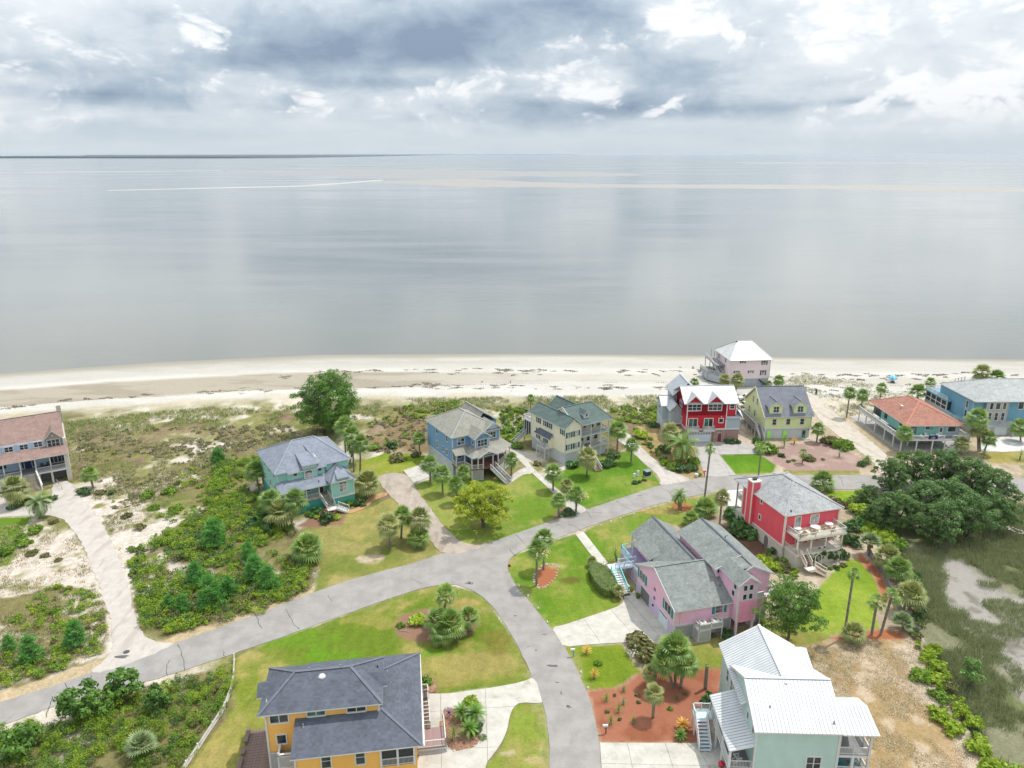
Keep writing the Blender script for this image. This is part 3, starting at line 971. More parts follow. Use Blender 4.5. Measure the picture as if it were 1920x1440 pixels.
road = sheet('road', ragged(chaikin(ROAD, 2), 0.07), 0.05, M_ASPH, 0)
sheet('sand_driveway', ragged(chaikin(SANDDRIVE, 2), 0.22), 0.054, M_SANDD, 0)
sheet('gravel_driveway', ragged(chaikin(GRAVEL, 2), 0.2), 0.056, M_GRAV, 0)
sheet('shell_driveway', ragged(chaikin(CREAMDRIVE, 2), 0.12), 0.057, M_SANDD, 0)
sheet('sand_track', ragged(chaikin(SANDTRACK, 2), 0.3), 0.055, M_TRACK, 0)
sheet('shell_driveway', ragged(chaikin(TEALDRIVE, 2), 0.2), 0.054, M_CONCW, 0)
sheet('brick_walk', chaikin(AQUAWALK, 2), 0.07, M_REDDISH, 0)

def clip(poly, p, d, side, gap=0.02):
	"""part of a polygon on one side of the line p + t d"""
	nx, ny = -d[1] * side, d[0] * side
	l = math.hypot(nx, ny)
	nx, ny = nx / l, ny / l
	f = lambda q: (q[0] - p[0]) * nx + (q[1] - p[1]) * ny - gap
	o = []
	for i in range(len(poly)):
		a, b = poly[i], poly[(i + 1) % len(poly)]
		fa, fb = f(a), f(b)
		if fa >= 0:
			o.append(a)
		if (fa >= 0) != (fb >= 0):
			t = fa / (fa - fb)
			o.append((a[0] + (b[0] - a[0]) * t, a[1] + (b[1] - a[1]) * t))
	return o

def slabs(name, poly, lines, z, m, it=1):
	"""a drive poured in bays: every bay is its own slab, with a joint between"""
	ps = [chaikin(poly, it) if it else poly]
	for (a, b) in lines:
		A, B = G(*a), G(*b)
		d = (B[0] - A[0], B[1] - A[1])
		ps = [q for p in ps for q in (clip(p, A, d, 1), clip(p, A, d, -1)) if len(q) > 2]
	root = bpy.data.objects.new(name, None)
	COL.objects.link(root)
	root['kind'] = 'structure'
	for p in ps:
		sheet('slab', p, z, m, 0, root)
	return root

slabs('concrete_driveway', WHITEDRIVE, [((1176, 1393), (1186, 1440)), ((1247, 1393), (1262, 1440)), ((1304, 1393), (1330, 1440)), ((1120, 1432), (1380, 1438))], 0.075, M_CONC, 0)
slabs('concrete_driveway', YELLOWDRIVE, [((910, 1290), (915, 1440)), ((700, 1342), (965, 1325)), ((826, 1300), (828, 1440)), ((700, 1412), (960, 1400))], 0.074, M_CONC, 1)
slabs('concrete_driveway', PINKDRIVE, [((1094, 1160), (1130, 1212)), ((1145, 1143), (1195, 1200)), ((1172, 1118), (1250, 1210))], 0.073, M_CONC, 1)
slabs('concrete_driveway', REDDRIVE, [((1340, 829), (1370, 894)), ((1306, 852), (1424, 852)), ((1310, 870), (1400, 872)), ((1385, 829), (1385, 853))], 0.072, M_CONCG, 0)
slabs('concrete_driveway', CORALAPRON, [((1395, 915), (1402, 965))], 0.071, M_CONCW, 1)
slabs('concrete_pad', PADBLUE, [((790, 873), (775, 906))], 0.071, M_CONC, 0)
slabs('concrete_pad', STILTPAD, [], 0.07, M_CONCG, 0)
slabs('concrete_walk', PINKWALK, [((1095, 1030), (1112, 1024)), ((1112, 1048), (1130, 1042)), ((1085, 1015), (1105, 1010))], 0.07, M_CONC, 0)
slabs('concrete_walk', CREAMWALK, [((965, 850), (985, 845)), ((1000, 895), (1020, 885)), ((1030, 925), (1050, 912)), ((1060, 950), (1080, 938))], 0.07, M_CONC, 1)
slabs('concrete_walk', CURVEWALK, [((975, 875), (985, 900))], 0.066, M_CONC, 1)

def mulch(k, b, o):
	p = wpos(k)
	n = k.noise(p, 4.0, 5, .75)
	n2 = k.noise(p, .8, 4)
	c = k.mix(k.smooth(n, .35, .65), D(128, 92, 74), D(186, 142, 116))
	k.put(b.inputs['Base Color'], k.mix(k.smooth(n2, .5, .7, 0, .5), c, D(206, 178, 152)))
	b.inputs['Roughness'].default_value = .95
	bump(k, b, n, .7, .06)

M_MULCH = mat('mulch', mulch)
sheet('planting_bed', ragged(chaikin(MULCH_B7, 2), .12, .4), .10, M_MULCH, 0)
sheet('planting_bed', ragged(chaikin(MULCH_B8, 2), .12, .4), .10, M_MULCH, 0)
M_CRACK = paint('bitumen', (0.05, 0.05, 0.052), 0.8)
for pl in ([(467, 1141), (482, 1158), (486, 1172), (492, 1180)], [(536, 1142), (545, 1158), (552, 1172), (561, 1181)],
		   [(614, 1116), (623, 1128)], [(332, 1210), (340, 1225), (344, 1238), (347, 1257)], [(318, 1238), (312, 1252), (314, 1266)],
		   [(100, 1306), (94, 1322), (88, 1334), (88, 1345)], [(122, 1280), (128, 1298)], [(170, 1268), (173, 1280)], [(418, 1222), (421, 1231)],
		   [(968, 1003), (985, 1021)], [(1066, 983), (1080, 988), (1090, 996)], [(1098, 958), (1105, 965), (1109, 972)], [(1156, 939), (1170, 950), (1190, 958)], [(1100, 962), (1128, 962)],
		   [(1238, 914), (1252, 921), (1262, 932)], [(1295, 902), (1308, 910), (1318, 920)], [(1572, 892), (1578, 902), (1582, 912)], [(1190, 937), (1205, 934)],
		   [(1042, 983), (1060, 988)], [(955, 1030), (966, 1042)], [(771, 1085), (792, 1096)]):
	W = [Vector((*G(*p), 0.0525)) for p in pl]
	L = []
	for a, b in zip(W[:-1], W[1:]):
		for t in (0, .33, .66):
			q = a.lerp(b, t)
			L.append(q + Vector((random.uniform(-.12, .12), random.uniform(-.12, .12), 0)))
	L.append(W[-1])
	mb = MB()
	for a, b in zip(L[:-1], L[1:]):
		r = (b - a).cross(Vector((0, 0, 1))).normalized() * random.uniform(.03, .055)
		mb.face([a - r, a + r, b + r, b - r])
	link('crack', mb.mesh('crack', M_CRACK), road)

for (px, py, rx, ry) in ((1037, 1249, .9, .35), (1066, 1326, .35, .3), (966, 1155, .3, .2), (1005, 1220, .2, .15), (990, 1213, .15, .12), (1020, 1190, .5, .1), (1052, 1300, .12, .4), (1045, 1280, .3, .12), (880, 1094, .8, .5), (228, 1232, 1.1, .35), (1200, 930, .6, .2)):
	x, y = G(px, py)
	mb = MB()
	mb.face([(x + rx * random.uniform(.6, 1.3) * math.cos(t * .52), y + ry * random.uniform(.6, 1.3) * math.sin(t * .52), .0515 if py != 1232 else .0575) for t in range(12)])
	link('tar_spot', mb.mesh('tar_spot', paint('tar', (.10, .097, .094), .8)), road)

M_IRON = paint('cast_iron', (0.06, 0.055, 0.05), 0.6)
for (px, py, r, lab) in ((237, 1223, .55, 'round iron manhole cover in the mouth of the sand driveway'), (880, 1094, .45, 'round iron manhole cover where the road forks'),
						 (1065, 1325, .3, 'small iron valve cover in the road by the yellow house drive')):
	x, y = G(px, py)
	t = bpy.data.objects.new('manhole_cover', None)
	COL.objects.link(t)
	t.location = (x, y, 0.056)
	t['label'] = lab
	t['category'] = 'manhole cover'
	t['group'] = 'iron covers in the road'
	mb = MB(); mb.cyl((0, 0, -.05), (0, 0, .006), r, r, 20)
	link('rim', mb.mesh('rim', M_CONCG), t)
	mb = MB(); mb.cyl((0, 0, -.05), (0, 0, .012), r * .82, r * .82, 20)
	link('lid', mb.mesh('lid', M_IRON), t)

# house kit
WHITE = (0.62, 0.62, 0.61)
M_WHITE = paint('white_paint', WHITE, 0.5, 0.08)
M_OFFW = paint('ivory_paint', (0.58, 0.54, 0.45), 0.55)
M_GLASS = glassmat('glass')
M_GLASSG = glassmat('green_glass', (0.035, 0.085, 0.065))
M_BLIND = glassmat('blind_glass', (0.20, 0.22, 0.22))
M_SCREEN = paint('insect_screen', (0.035, 0.037, 0.038), 0.7)
M_DARK = paint('dark_metal', (0.03, 0.03, 0.032), 0.5)
M_STEEL = paint('grey_metal', (0.30, 0.31, 0.32), 0.4)
M_DECKG = plankmat('grey_decking', (0.22, 0.22, 0.225), .3)
M_DECKB = plankmat('brown_decking', (0.19, 0.135, 0.115), .35)
M_DECKT = plankmat('tan_decking', (0.42, 0.36, 0.28), .3)
M_WOODG = plankmat('weathered_boards', (0.30, 0.295, 0.285), .3)
M_LATT = paint('lattice_paint', (0.52, 0.53, 0.53), 0.6)
M_SHADOWBOX = paint('store_wall', (0.16, 0.16, 0.16), 0.8)  # dark grey standing in for the shade inside undercrofts, bays and arches

def sub2(a, b): return (a[0] - b[0], a[1] - b[1])

class House:
	def __init__(s, name, label, x, y, deg, cat='house', zoom=None):
		s.a = math.radians(deg)
		s.x, s.y = x, y
		s.root = link(name, None, label=label, cat=cat, loc=(x, y, 0), rz=s.a)
		s.zoom = zoom or (0, 0, 1)

	def px(s, zx, zy):
		return s.zoom[0] + zx / s.zoom[2], s.zoom[1] + zy / s.zoom[2]

	def loc(s, wx, wy):
		dx, dy = wx - s.x, wy - s.y
		return (dx * math.cos(s.a) + dy * math.sin(s.a), -dx * math.sin(s.a) + dy * math.cos(s.a))

	def g(s, zx, zy, z=0.0):
		return s.loc(*G(*s.px(zx, zy), z))

	def hit(s, p, q, zx, zy):
		"""where the sight line meets the wall p-q: distance along it and height"""
		a, b = s.px(zx, zy)
		x, y = (a - 960) / FPX, -(b - 720) / FPX
		d = (x, y * _s + _c, y * _c - _s)
		ex, ey = s.loc(0, 0)
		fx, fy = s.loc(d[0], d[1])
		fx, fy = fx - ex, fy - ey
		dx, dy = sub2(q, p)
		L = math.hypot(dx, dy)
		nx, ny = dy / L, -dx / L
		t = ((p[0] - ex) * nx + (p[1] - ey) * ny) / (fx * nx + fy * ny)
		hx, hy, hz = ex + fx * t, ey + fy * t, CAMH + d[2] * t
		return (hx - p[0]) * dx / L + (hy - p[1]) * dy / L, hz

	def part(s, name, mb, m, parent=None, label=None, kind=None):
		return link(name, mb.mesh(name, m), parent or s.root, label=label, kind=kind)

	def box(s, name, x0, x1, y0, y1, z0, z1, m, parent=None, label=None):
		mb = MB(); mb.box(x0, x1, y0, y1, z0, z1)
		return s.part(name, mb, m, parent, label)

	def beam(s, name, p, q, w, h, m, parent=None):
		mb = MB(); mb.beam(p, q, w, h)
		return s.part(name, mb, m, parent)

# walls
	def wall(s, poly, z0, z1, m, name='wall', label=None, parent=None):
		mb = MB(); mb.prism(poly, z0, z1)
		return s.part(name, mb, m, parent, label)

	def gwall(s, ax, u0, u1, v0, v1, z0, ze, zr, m, mid=None, name='wall', label=None):
		"""house-shaped block with its ridge along ax"""
		mb = MB()
		if ax == 'u':
			vm = (v0 + v1) / 2 if mid is None else mid
			prof = [(v0, z0), (v1, z0), (v1, ze), (vm, zr), (v0, ze)]
			A, B = [(u0, a, b) for a, b in prof], [(u1, a, b) for a, b in prof]
		else:
			um = (u0 + u1) / 2 if mid is None else mid
			prof = [(u1, z0), (u0, z0), (u0, ze), (um, zr), (u1, ze)]
			A, B = [(a, v0, b) for a, b in prof], [(a, v1, b) for a, b in prof]
		mb.face(A[::-1]); mb.face(B)
		for i in range(5):
			j = (i + 1) % 5
			mb.face([A[i], A[j], B[j], B[i]])
		return s.part(name, mb, m, None, label)

# roofs
	def roof(s, faces, m, t=0.18, trim=None, caps=(), capm=None, name='roof', parent=None, label=None):
		mb = MB()
		for f in faces:
			mb.slab(f, t)
		o = s.part(name, mb, [m, trim or M_WHITE], parent, label)
		for a, b in caps:
			c = MB(); c.beam((a[0], a[1], a[2] + .03), (b[0], b[1], b[2] + .03), .34, .07)
			s.part('ridge_cap', c, capm or m, o)
		return o

	def gable(s, ax, u0, u1, v0, v1, ze, zr, m, mid=None, cap=True, trim=None, capm=None, name='roof', parent=None, t=0.18):
		if ax == 'u':
			vm = (v0 + v1) / 2 if mid is None else mid
			F = [[(u0, v0, ze), (u1, v0, ze), (u1, vm, zr), (u0, vm, zr)], [(u1, v1, ze), (u0, v1, ze), (u0, vm, zr), (u1, vm, zr)]]
			c = [((u0, vm, zr), (u1, vm, zr))]
		else:
			um = (u0 + u1) / 2 if mid is None else mid
			F = [[(u0, v1, ze), (u0, v0, ze), (um, v0, zr), (um, v1, zr)], [(u1, v0, ze), (u1, v1, ze), (um, v1, zr), (um, v0, zr)]]
			c = [((um, v0, zr), (um, v1, zr))]
		return s.roof(F, m, t, trim, c if cap else (), capm, name, parent)

	def hip(s, u0, u1, v0, v1, ze, ra, rb, m, trim=None, capm=None, name='roof', t=0.18):
		"""ra, rb: the two ends of the ridge, (u,v,z); ridge runs along u when rb.u > ra.u"""
		A, B, C_, D_ = (u0, v0, ze), (u1, v0, ze), (u1, v1, ze), (u0, v1, ze)
		if abs(rb[0] - ra[0]) >= abs(rb[1] - ra[1]):
			F = [[A, B, rb, ra], [B, C_, rb], [C_, D_, ra, rb], [D_, A, ra]]
			caps = [(A, ra), (D_, ra), (B, rb), (C_, rb), (ra, rb)]
		else:                                   # ra nearer v0
			F = [[A, B, ra], [B, C_, rb, ra], [C_, D_, rb], [D_, A, ra, rb]]
			caps = [(A, ra), (B, ra), (C_, rb), (D_, rb), (ra, rb)]
		if (Vector(ra) - Vector(rb)).length < .05:
			caps = caps[:4]
			F = [[A, B, ra], [B, C_, ra], [C_, D_, ra], [D_, A, ra]]
		return s.roof(F, m, t, trim, caps, capm, name)

	def seams(s, a0, a1, b1, b0, m, parent, step=0.45):
		"""standing seams on the slope a0-a1 (eave) to b0-b1 (ridge)"""
		a0, a1, b0, b1 = map(Vector, (a0, a1, b0, b1))
		n = max(2, int((a1 - a0).length / step))
		mb = MB()
		nrm = (a1 - a0).cross(b0 - a0).normalized()
		if nrm.z < 0:
			nrm = -nrm
		for i in range(1, n):
			p, q = a0.lerp(a1, i / n), b0.lerp(b1, i / n)
			if (q - p).length > .2:
				mb.beam(p + nrm * .015, q + nrm * .015, .035, .035, up=nrm)
		return s.part('seam', mb, m, parent, kind='stuff')

# openings
	def _fr(s, p, q):
		dx, dy = sub2(q, p)
		L = math.hypot(dx, dy)
		d = (dx / L, dy / L)
		n = (d[1], -d[0])
		return lambda t, z, o: (p[0] + d[0] * t + n[0] * o, p[1] + d[1] * t + n[1] * o, z)

	@staticmethod
	def wb(mb, P, t0, t1, z0, z1, o0, o1, m=0):
		mb.hexa([P(t0, z0, o1), P(t1, z0, o1), P(t1, z0, o0), P(t0, z0, o0), P(t0, z1, o1), P(t1, z1, o1), P(t1, z1, o0), P(t0, z1, o0)], m)

	def window(s, p, q, t, z, w, h, cols=1, rows=2, frame=None, glass=None, shut=None, fw=.14, name='window', sw=.42, parent=None, gl2=None):
		"""centre t,z on the wall p-q (outside on the right hand)"""
		P = s._fr(p, q)
		mb = MB()
		t0, t1, z0, z1 = t - w / 2, t + w / 2, z - h / 2, z + h / 2
		s.wb(mb, P, t0 - fw, t0, z0 - fw, z1 + fw, -.05, .07)
		s.wb(mb, P, t1, t1 + fw, z0 - fw, z1 + fw, -.05, .07)
		s.wb(mb, P, t0, t1, z1, z1 + fw, -.05, .08)
		s.wb(mb, P, t0, t1, z0 - fw * 1.2, z0, -.05, .11)
		mw = .06
		for i in range(1, cols):
			c = t0 + w * i / cols
			s.wb(mb, P, c - .05, c + .05, z0, z1, -.05, .06)
		for j in range(1, rows):
			c = z0 + h * j / rows
			s.wb(mb, P, t0, t1, c - mw / 2, c + mw / 2, -.05, .05)
		o = s.part(name, mb, frame or M_WHITE, parent)
		if parent is None:
			for i in range(cols):
				for j in range(rows):
					g = MB()
					s.wb(g, P, t0 + w * i / cols + .03, t0 + w * (i + 1) / cols - .03, z0 + h * j / rows + .03, z0 + h * (j + 1) / rows - .03, -.04, .02)
					s.part('pane', g, (gl2 if (gl2 and (i + j) % 2) else glass) or M_GLASS, o)
		if shut:
			for a, b in ((t0 - fw - sw - .02, t0 - fw - .02), (t1 + fw + .02, t1 + fw + sw + .02)):
				g = MB()
				s.wb(g, P, a, b, z0 - .05, z1 + .05, -.02, .06)
				for kk in range(6):
					zz = z0 + (h) * (kk + .5) / 6
					s.wb(g, P, a + .06, b - .06, zz - h / 30, zz + h / 30, .06, .085)
				s.part('shutter', g, shut)
		return o

	def wpx(s, p, q, zx, zy, w, h, *a, **k):
		t, z = s.hit(p, q, zx, zy)
		return s.window(p, q, t, z, w, h, *a, **k)

	def door(s, p, q, t, z0, w, h, m, frame=None, glass=None):
		P = s._fr(p, q)
		mb = MB()
		s.wb(mb, P, t - w / 2, t + w / 2, z0, z0 + h, -.05, .045)
		o = s.part('door', mb, m)
		f = MB()
		for a, b in ((t - w / 2 - .1, t - w / 2), (t + w / 2, t + w / 2 + .1)):
			s.wb(f, P, a, b, z0, z0 + h + .1, -.05, .07)
		s.wb(f, P, t - w / 2, t + w / 2, z0 + h, z0 + h + .1, -.05, .07)
		s.part('door_frame', f, frame or M_WHITE, o)
		if glass:
			g = MB(); s.wb(g, P, t - w * .3, t + w * .3, z0 + h * .45, z0 + h * .9, .03, .055)
			s.part('pane', g, glass, o)
		g = MB(); s.wb(g, P, t + w * .36, t + w * .42, z0 + .95, z0 + 1.1, .04, .11)
		s.part('handle', g, M_STEEL, o)
		return o

	def garage(s, p, q, t, z0, w, h, m, lights=0):
		P = s._fr(p, q)
		f = MB()
		for a, b in ((t - w / 2 - .12, t - w / 2), (t + w / 2, t + w / 2 + .12)):
			s.wb(f, P, a, b, z0, z0 + h + .12, -.05, .08)
		s.wb(f, P, t - w / 2, t + w / 2, z0 + h, z0 + h + .12, -.05, .08)
		o = s.part('garage_door', f, M_WHITE)
		for j in range(4):
			g = MB()
			s.wb(g, P, t - w / 2 + .01, t + w / 2 - .01, z0 + h * j / 4 + .015, z0 + h * (j + 1) / 4 - .015, -.05, .035)
			s.part('panel', g, m, o)
		for i in range(lights):
			g = MB()
			a = t - w / 2 + w * (i + .22) / lights
			s.wb(g, P, a, a + w / lights * .56, z0 + h * .82, z0 + h * .93, .02, .045)
			s.part('pane', g, M_GLASS, o)
		return o

	def post(s, x, y, z0, z1, w=.16, m=None, parent=None, name='post'):
		return s.box(name, x - w / 2, x + w / 2, y - w / 2, y + w / 2, z0, z1, m or M_WHITE, parent)

	def rail(s, pts, h=1.0, m=None, post=2.2, bal=.16, bm=None, name='railing', pw=.12, topw=.11):
		"""railing along 3-D points (feet); balusters are below a pixel and joined"""
		m = m or M_WHITE
		mb, bb = MB(), MB()
		for a, b in zip(pts[:-1], pts[1:]):
			a, b = Vector(a), Vector(b)
			up = Vector((0, 0, 1))
			mb.beam(a + up * h, b + up * h, topw, .07)
			mb.beam(a + up * .12, b + up * .12, .06, .07)
			L = (b - a).length
			n = max(1, round(L / post))
			for i in range(n + 1):
				c = a.lerp(b, i / n)
				mb.beam(c, c + up * (h + .1), pw, pw)
			if bal:
				k = int(L / bal)
				for i in range(1, k):
					c = a.lerp(b, i / k)
					bb.beam(c + up * .12, c + up * h, .035, .035)
		o = s.part(name, mb, m)
		if bal:
			s.part('balusters', bb, bm or m, o, kind='stuff')
		return o

	def stairs(s, top, foot, w, n, m=None, rm=None, tread_m=None, rails=True, h=.95, bal=.2):
		"""straight flight between the centres of its top and bottom edges"""
		a, b = Vector(top), Vector(foot)
		d = (b - a)
		f = Vector((d.x, d.y, 0)).normalized()
		r = Vector((f.y, -f.x, 0)) * (w / 2)
		mb = MB()
		for sgn in (-1, 1):
			mb.beam(a + r * sgn - Vector((0, 0, .14)), b + r * sgn - Vector((0, 0, .02)), .07, .30)
		o = s.part('stairs', mb, m or M_WHITE)
		run = Vector((d.x, d.y, 0)).length / n
		for i in range(n):
			c = a + d * ((i + .5) / n)
			t = MB()
			t.hexa([c - r - f * run * .55 - Vector((0, 0, .05)), c + r - f * run * .55 - Vector((0, 0, .05)), c + r + f * run * .5 - Vector((0, 0, .05)), c - r + f * run * .5 - Vector((0, 0, .05)),
					c - r - f * run * .55, c + r - f * run * .55, c + r + f * run * .5, c - r + f * run * .5])
			s.part('tread', t, tread_m or M_DECKT, o)
		if rails:
			for sgn in (-1, 1):
				s.rail([a + r * sgn, b + r * sgn], h, rm or M_WHITE, 2.0, bal)
		return o

	def lattice(s, p, q, z0, z1, m=None, step=.26, back=None):
		"""crossed laths over a dark panel painted as under-croft shade"""
		P = s._fr(p, q)
		dx, dy = sub2(q, p)
		L = math.hypot(dx, dy)
		H = z1 - z0
		mb = MB()
		for sg in (1, -1):
			c = -H
			while c < L + H:
				# line t = c + sg*(z-z0) for z in 0..H, clipped to 0..L
				lo, hi = (0, H)
				ts = (lambda zz: c + sg * zz)
				if sg > 0:
					lo, hi = max(0, -c), min(H, L - c)
				else:
					lo, hi = max(0, c - L), min(H, c)
				if hi - lo > .05:
					a = Vector(P(ts(lo), z0 + lo, .02 if sg > 0 else .04))
					b = Vector(P(ts(hi), z0 + hi, .02 if sg > 0 else .04))
					n = Vector(P(0, 0, 1)) - Vector(P(0, 0, 0))
					mb.beam(a, b, .018, .05, up=(b - a).cross(n).normalized())
				c += step
		o = MB()
		for zz in (z0, z1 - .1):
			s.wb(o, P, 0, L, zz, zz + .1, 0, .07)
		s.wb(o, P, 0, .1, z0, z1, 0, .07)
		s.wb(o, P, L - .1, L, z0, z1, 0, .07)
		fr = s.part('lattice_frame', o, m or M_LATT)
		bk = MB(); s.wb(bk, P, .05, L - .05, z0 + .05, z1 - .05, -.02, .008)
		s.part('undercroft_shade', bk, M_SHADOWBOX, fr)  # dark backing paints in the shade behind the laths
		s.part('lattice', mb, m or M_LATT, fr, kind='stuff')
		return fr

	def trim(s, p, q, z, h=.22, o=.05, m=None, name='trim_board'):
		P = s._fr(p, q)
		dx, dy = sub2(q, p)
		mb = MB(); s.wb(mb, P, -.02, math.hypot(dx, dy) + .02, z, z + h, -.02, o)
		return s.part(name, mb, m or M_WHITE)

	def corner(s, x, y, z0, z1, w=.2, m=None):
		return s.box('corner_board', x - w / 2, x + w / 2, y - w / 2, y + w / 2, z0, z1, m or M_WHITE)

	def vent(s, x, y, z, h=.45, r=.07, m=None):
		mb = MB(); mb.cyl((x, y, z - .3), (x, y, z + h), r, r, 8)
		mb.cyl((x, y, z - .06), (x, y, z + .06), r * 1.9, r * 1.2, 8)
		return s.part('roof_vent', mb, m or M_DARK)

	def arch_window(s, p, q, zx, zy, w, h, frame=None):
		"""tall window with a half-round head, centred at the springing line"""
		t, z = s.hit(p, q, zx, zy)
		P = s._fr(p, q)
		mb = MB()
		R, fw = w / 2, .16
		s.wb(mb, P, t - R - fw, t - R, z - h, z, -.05, .08)
		s.wb(mb, P, t + R, t + R + fw, z - h, z, -.05, .08)
		s.wb(mb, P, t - R - fw, t + R + fw, z - h - .2, z - h, -.05, .12)
		s.wb(mb, P, t - .05, t + .05, z - h, z, -.05, .06)
		s.wb(mb, P, t - R, t + R, z - .06, z + .06, -.05, .07)
		s.wb(mb, P, t - R, t + R, z - h / 2 - .04, z - h / 2 + .04, -.05, .06)
		N = 12
		for i in range(N):
			a, b = math.pi * i / N, math.pi * (i + 1) / N
			c = [(R * math.cos(a), R * math.sin(a)), ((R + fw) * math.cos(a), (R + fw) * math.sin(a)), ((R + fw) * math.cos(b), (R + fw) * math.sin(b)), (R * math.cos(b), R * math.sin(b))]
			mb.hexa([P(t + x, z + y, -.05) for x, y in c] + [P(t + x, z + y, .08) for x, y in c])
		for a in (math.pi / 4, math.pi / 2, 3 * math.pi / 4):
			mb.beam(P(t, z, .03), P(t + R * math.cos(a), z + R * math.sin(a), .03), .05, .05)
		o = s.part('window', mb, frame or M_WHITE)
		for i, (a, b) in enumerate(((t - R, t), (t, t + R))):
			for j in range(2):
				g = MB(); s.wb(g, P, a + .03, b - .03, z - h + h / 2 * j + .03, z - h + h / 2 * (j + 1) - .03, -.04, .02)
				s.part('pane', g, M_BLIND, o)
		g = MB()
		pts = [(R * math.cos(math.pi * i / N), R * math.sin(math.pi * i / N)) for i in range(N + 1)]
		g.face([P(t + x, z + y, .02) for x, y in pts])
		s.part('fanlight', g, M_GLASS, o)
		return o

def chair(loc, rz, m, name='deck_chair', label='', group=None, low=True):
	"""slatted outdoor armchair: seat, sloping back, arms, legs"""
	t = link(name, None, label=label, cat='chair', group=group, loc=loc, rz=rz)
	for i in range(4):
		mb = MB(); mb.box(-.28, .28, -.28 + i * .135, -.17 + i * .135, .36 - i * .02, .39 - i * .02)
		link('seat_slat', mb.mesh('seat_slat', m), t)
	for i in range(5):
		mb = MB()
		x = -.26 + i * .13
		mb.beam((x, .2, .34), (x * 1.1, .55, 1.0 + .04 * (2 - abs(i - 2))), .11, .03)
		link('back_slat', mb.mesh('back_slat', m), t)
	for sx in (-1, 1):
		mb = MB(); mb.box(sx * .36 - .07, sx * .36 + .07, -.34, .38, .58, .62)
		link('arm', mb.mesh('arm', m), t)
		mb = MB(); mb.box(sx * .33 - .04, sx * .33 + .04, -.30, -.22, 0, .58)
		link('leg', mb.mesh('leg', m), t)
		mb = MB(); mb.beam((sx * .30, -.2, .32), (sx * .30, .6, .03), .05, .12)
		link('leg', mb.mesh('leg', m), t)
	return t

def table(loc, r, h, m, legm=None, name='patio_table', label='', group=None, dish=None):
	t = link(name, None, label=label, cat='table', group=group, loc=loc)
	mb = MB(); mb.cyl((0, 0, h - .04), (0, 0, h), r, r, 20)
	link('tabletop', mb.mesh('tabletop', m), t)
	for i in range(4):
		a = math.pi / 4 + i * math.pi / 2
		mb = MB(); mb.beam((math.cos(a) * r * .6, math.sin(a) * r * .6, h - .04), (math.cos(a) * r * .8, math.sin(a) * r * .8, 0), .05, .05)
		link('leg', mb.mesh('leg', legm or m), t)
	if dish:
		mb = MB(); mb.cyl((0, 0, h), (0, 0, h + .06), r * .25, r * .3, 14)
		link('dish', mb.mesh('dish', dish), t)
	return t

# house colours
def W(r, g, b): return lin(r, g, b)

S_CREAM = siding('cream_siding', W(236, 229, 204))
S_BLUE = siding('blue_siding', W(120, 162, 202))
S_BLUEP = siding('pale_blue_siding', W(186, 206, 222))
S_AQUA = siding('aqua_siding', W(152, 208, 196))
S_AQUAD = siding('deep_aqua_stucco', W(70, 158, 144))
S_RED = siding('red_battens', W(188, 24, 44), .4, True)
S_GREYB = siding('grey_blue_siding', W(172, 186, 196))
S_SHELL = siding('shell_pink_siding', W(232, 212, 214))
S_LIME = siding('lime_siding', W(216, 228, 168))
S_TEAL = siding('pale_teal_siding', W(132, 194, 184))
S_STEELB = siding('steel_blue_siding', W(110, 162, 184))
S_GREYS = siding('grey_shingle_siding', W(176, 174, 168))
S_CORAL = siding('coral_siding', W(228, 90, 106))
S_BEIGE = siding('beige_panel', W(206, 202, 188), 1.2, True)
S_LILAC = siding('lilac_pink_siding', W(240, 190, 214))
S_LOUVRE = siding('pink_louvre', W(232, 160, 188), .3)
S_PALEL = siding('pale_lilac_stucco', W(206, 184, 214), 4)
S_SEAF = siding('seafoam_siding', W(182, 210, 205))
S_YELL = siding('yellow_siding', W(242, 186, 98))
S_LBLUE = siding('powder_blue_siding', W(176, 198, 222))
S_SKIRT = siding('white_skirt_boards', W(200, 204, 206), .3, True)
S_SKIRTG = siding('grey_skirt_boards', W(168, 174, 180), .3, True)
S_TAUPE = siding('taupe_shakes', W(150, 146, 136), .22)
S_BONE = siding('bone_stucco', W(206, 200, 184), 3)

R_GREEN = shingle('green_shingles', D(104, 124, 118))
R_TAUPE = shingle('taupe_shingles', D(166, 164, 152), .25)
R_GREY = shingle('blue_grey_shingles', D(150, 158, 172), .28)
R_SLATE = shingle('slate_shingles', D(136, 140, 150), .28)
R_BROWN = shingle('brown_shingles', D(184, 128, 108), .35)
R_MAUVE = shingle('mauve_shingles', D(164, 136, 126), .3)
R_PALEG = shingle('pale_grey_shingles', D(190, 194, 192), .3)
R_ASH = shingle('ash_shingles', D(184, 186, 186), .35)
R_SAGE = shingle('sage_grey_shingles', D(150, 156, 152), .35)
R_CHAR = shingle('charcoal_shingles', D(104, 110, 122), .35)
R_METAL = metal_roof('galvanised_roof', (0.46, 0.485, 0.51))
R_WHITEM = metal_roof('white_metal_roof', (0.57, 0.585, 0.595))
M_SEAM = paint('seam_shadow', (0.30, 0.32, 0.335), .45)  # darker than the white roof, grey paints in the seams' shadow lines
M_SEAMG = paint('galvanised_seam', (0.32, 0.34, 0.36), .45)
R_WHITE2 = metal_roof('white_shingle_roof', (0.54, 0.55, 0.54))
M_GSHUT = paint('green_shutter', W(24, 82, 72), .6)
M_TSHUT = paint('teal_shutter', W(24, 140, 138), .6)
M_KSHUT = paint('charcoal_shutter', W(44, 46, 58), .6)
M_GREEND = paint('green_door', W(70, 140, 98), .6)
M_LIMED = paint('lime_panel', W(168, 232, 120), .6)
M_REDD = paint('red_door', W(150, 22, 40), .5)
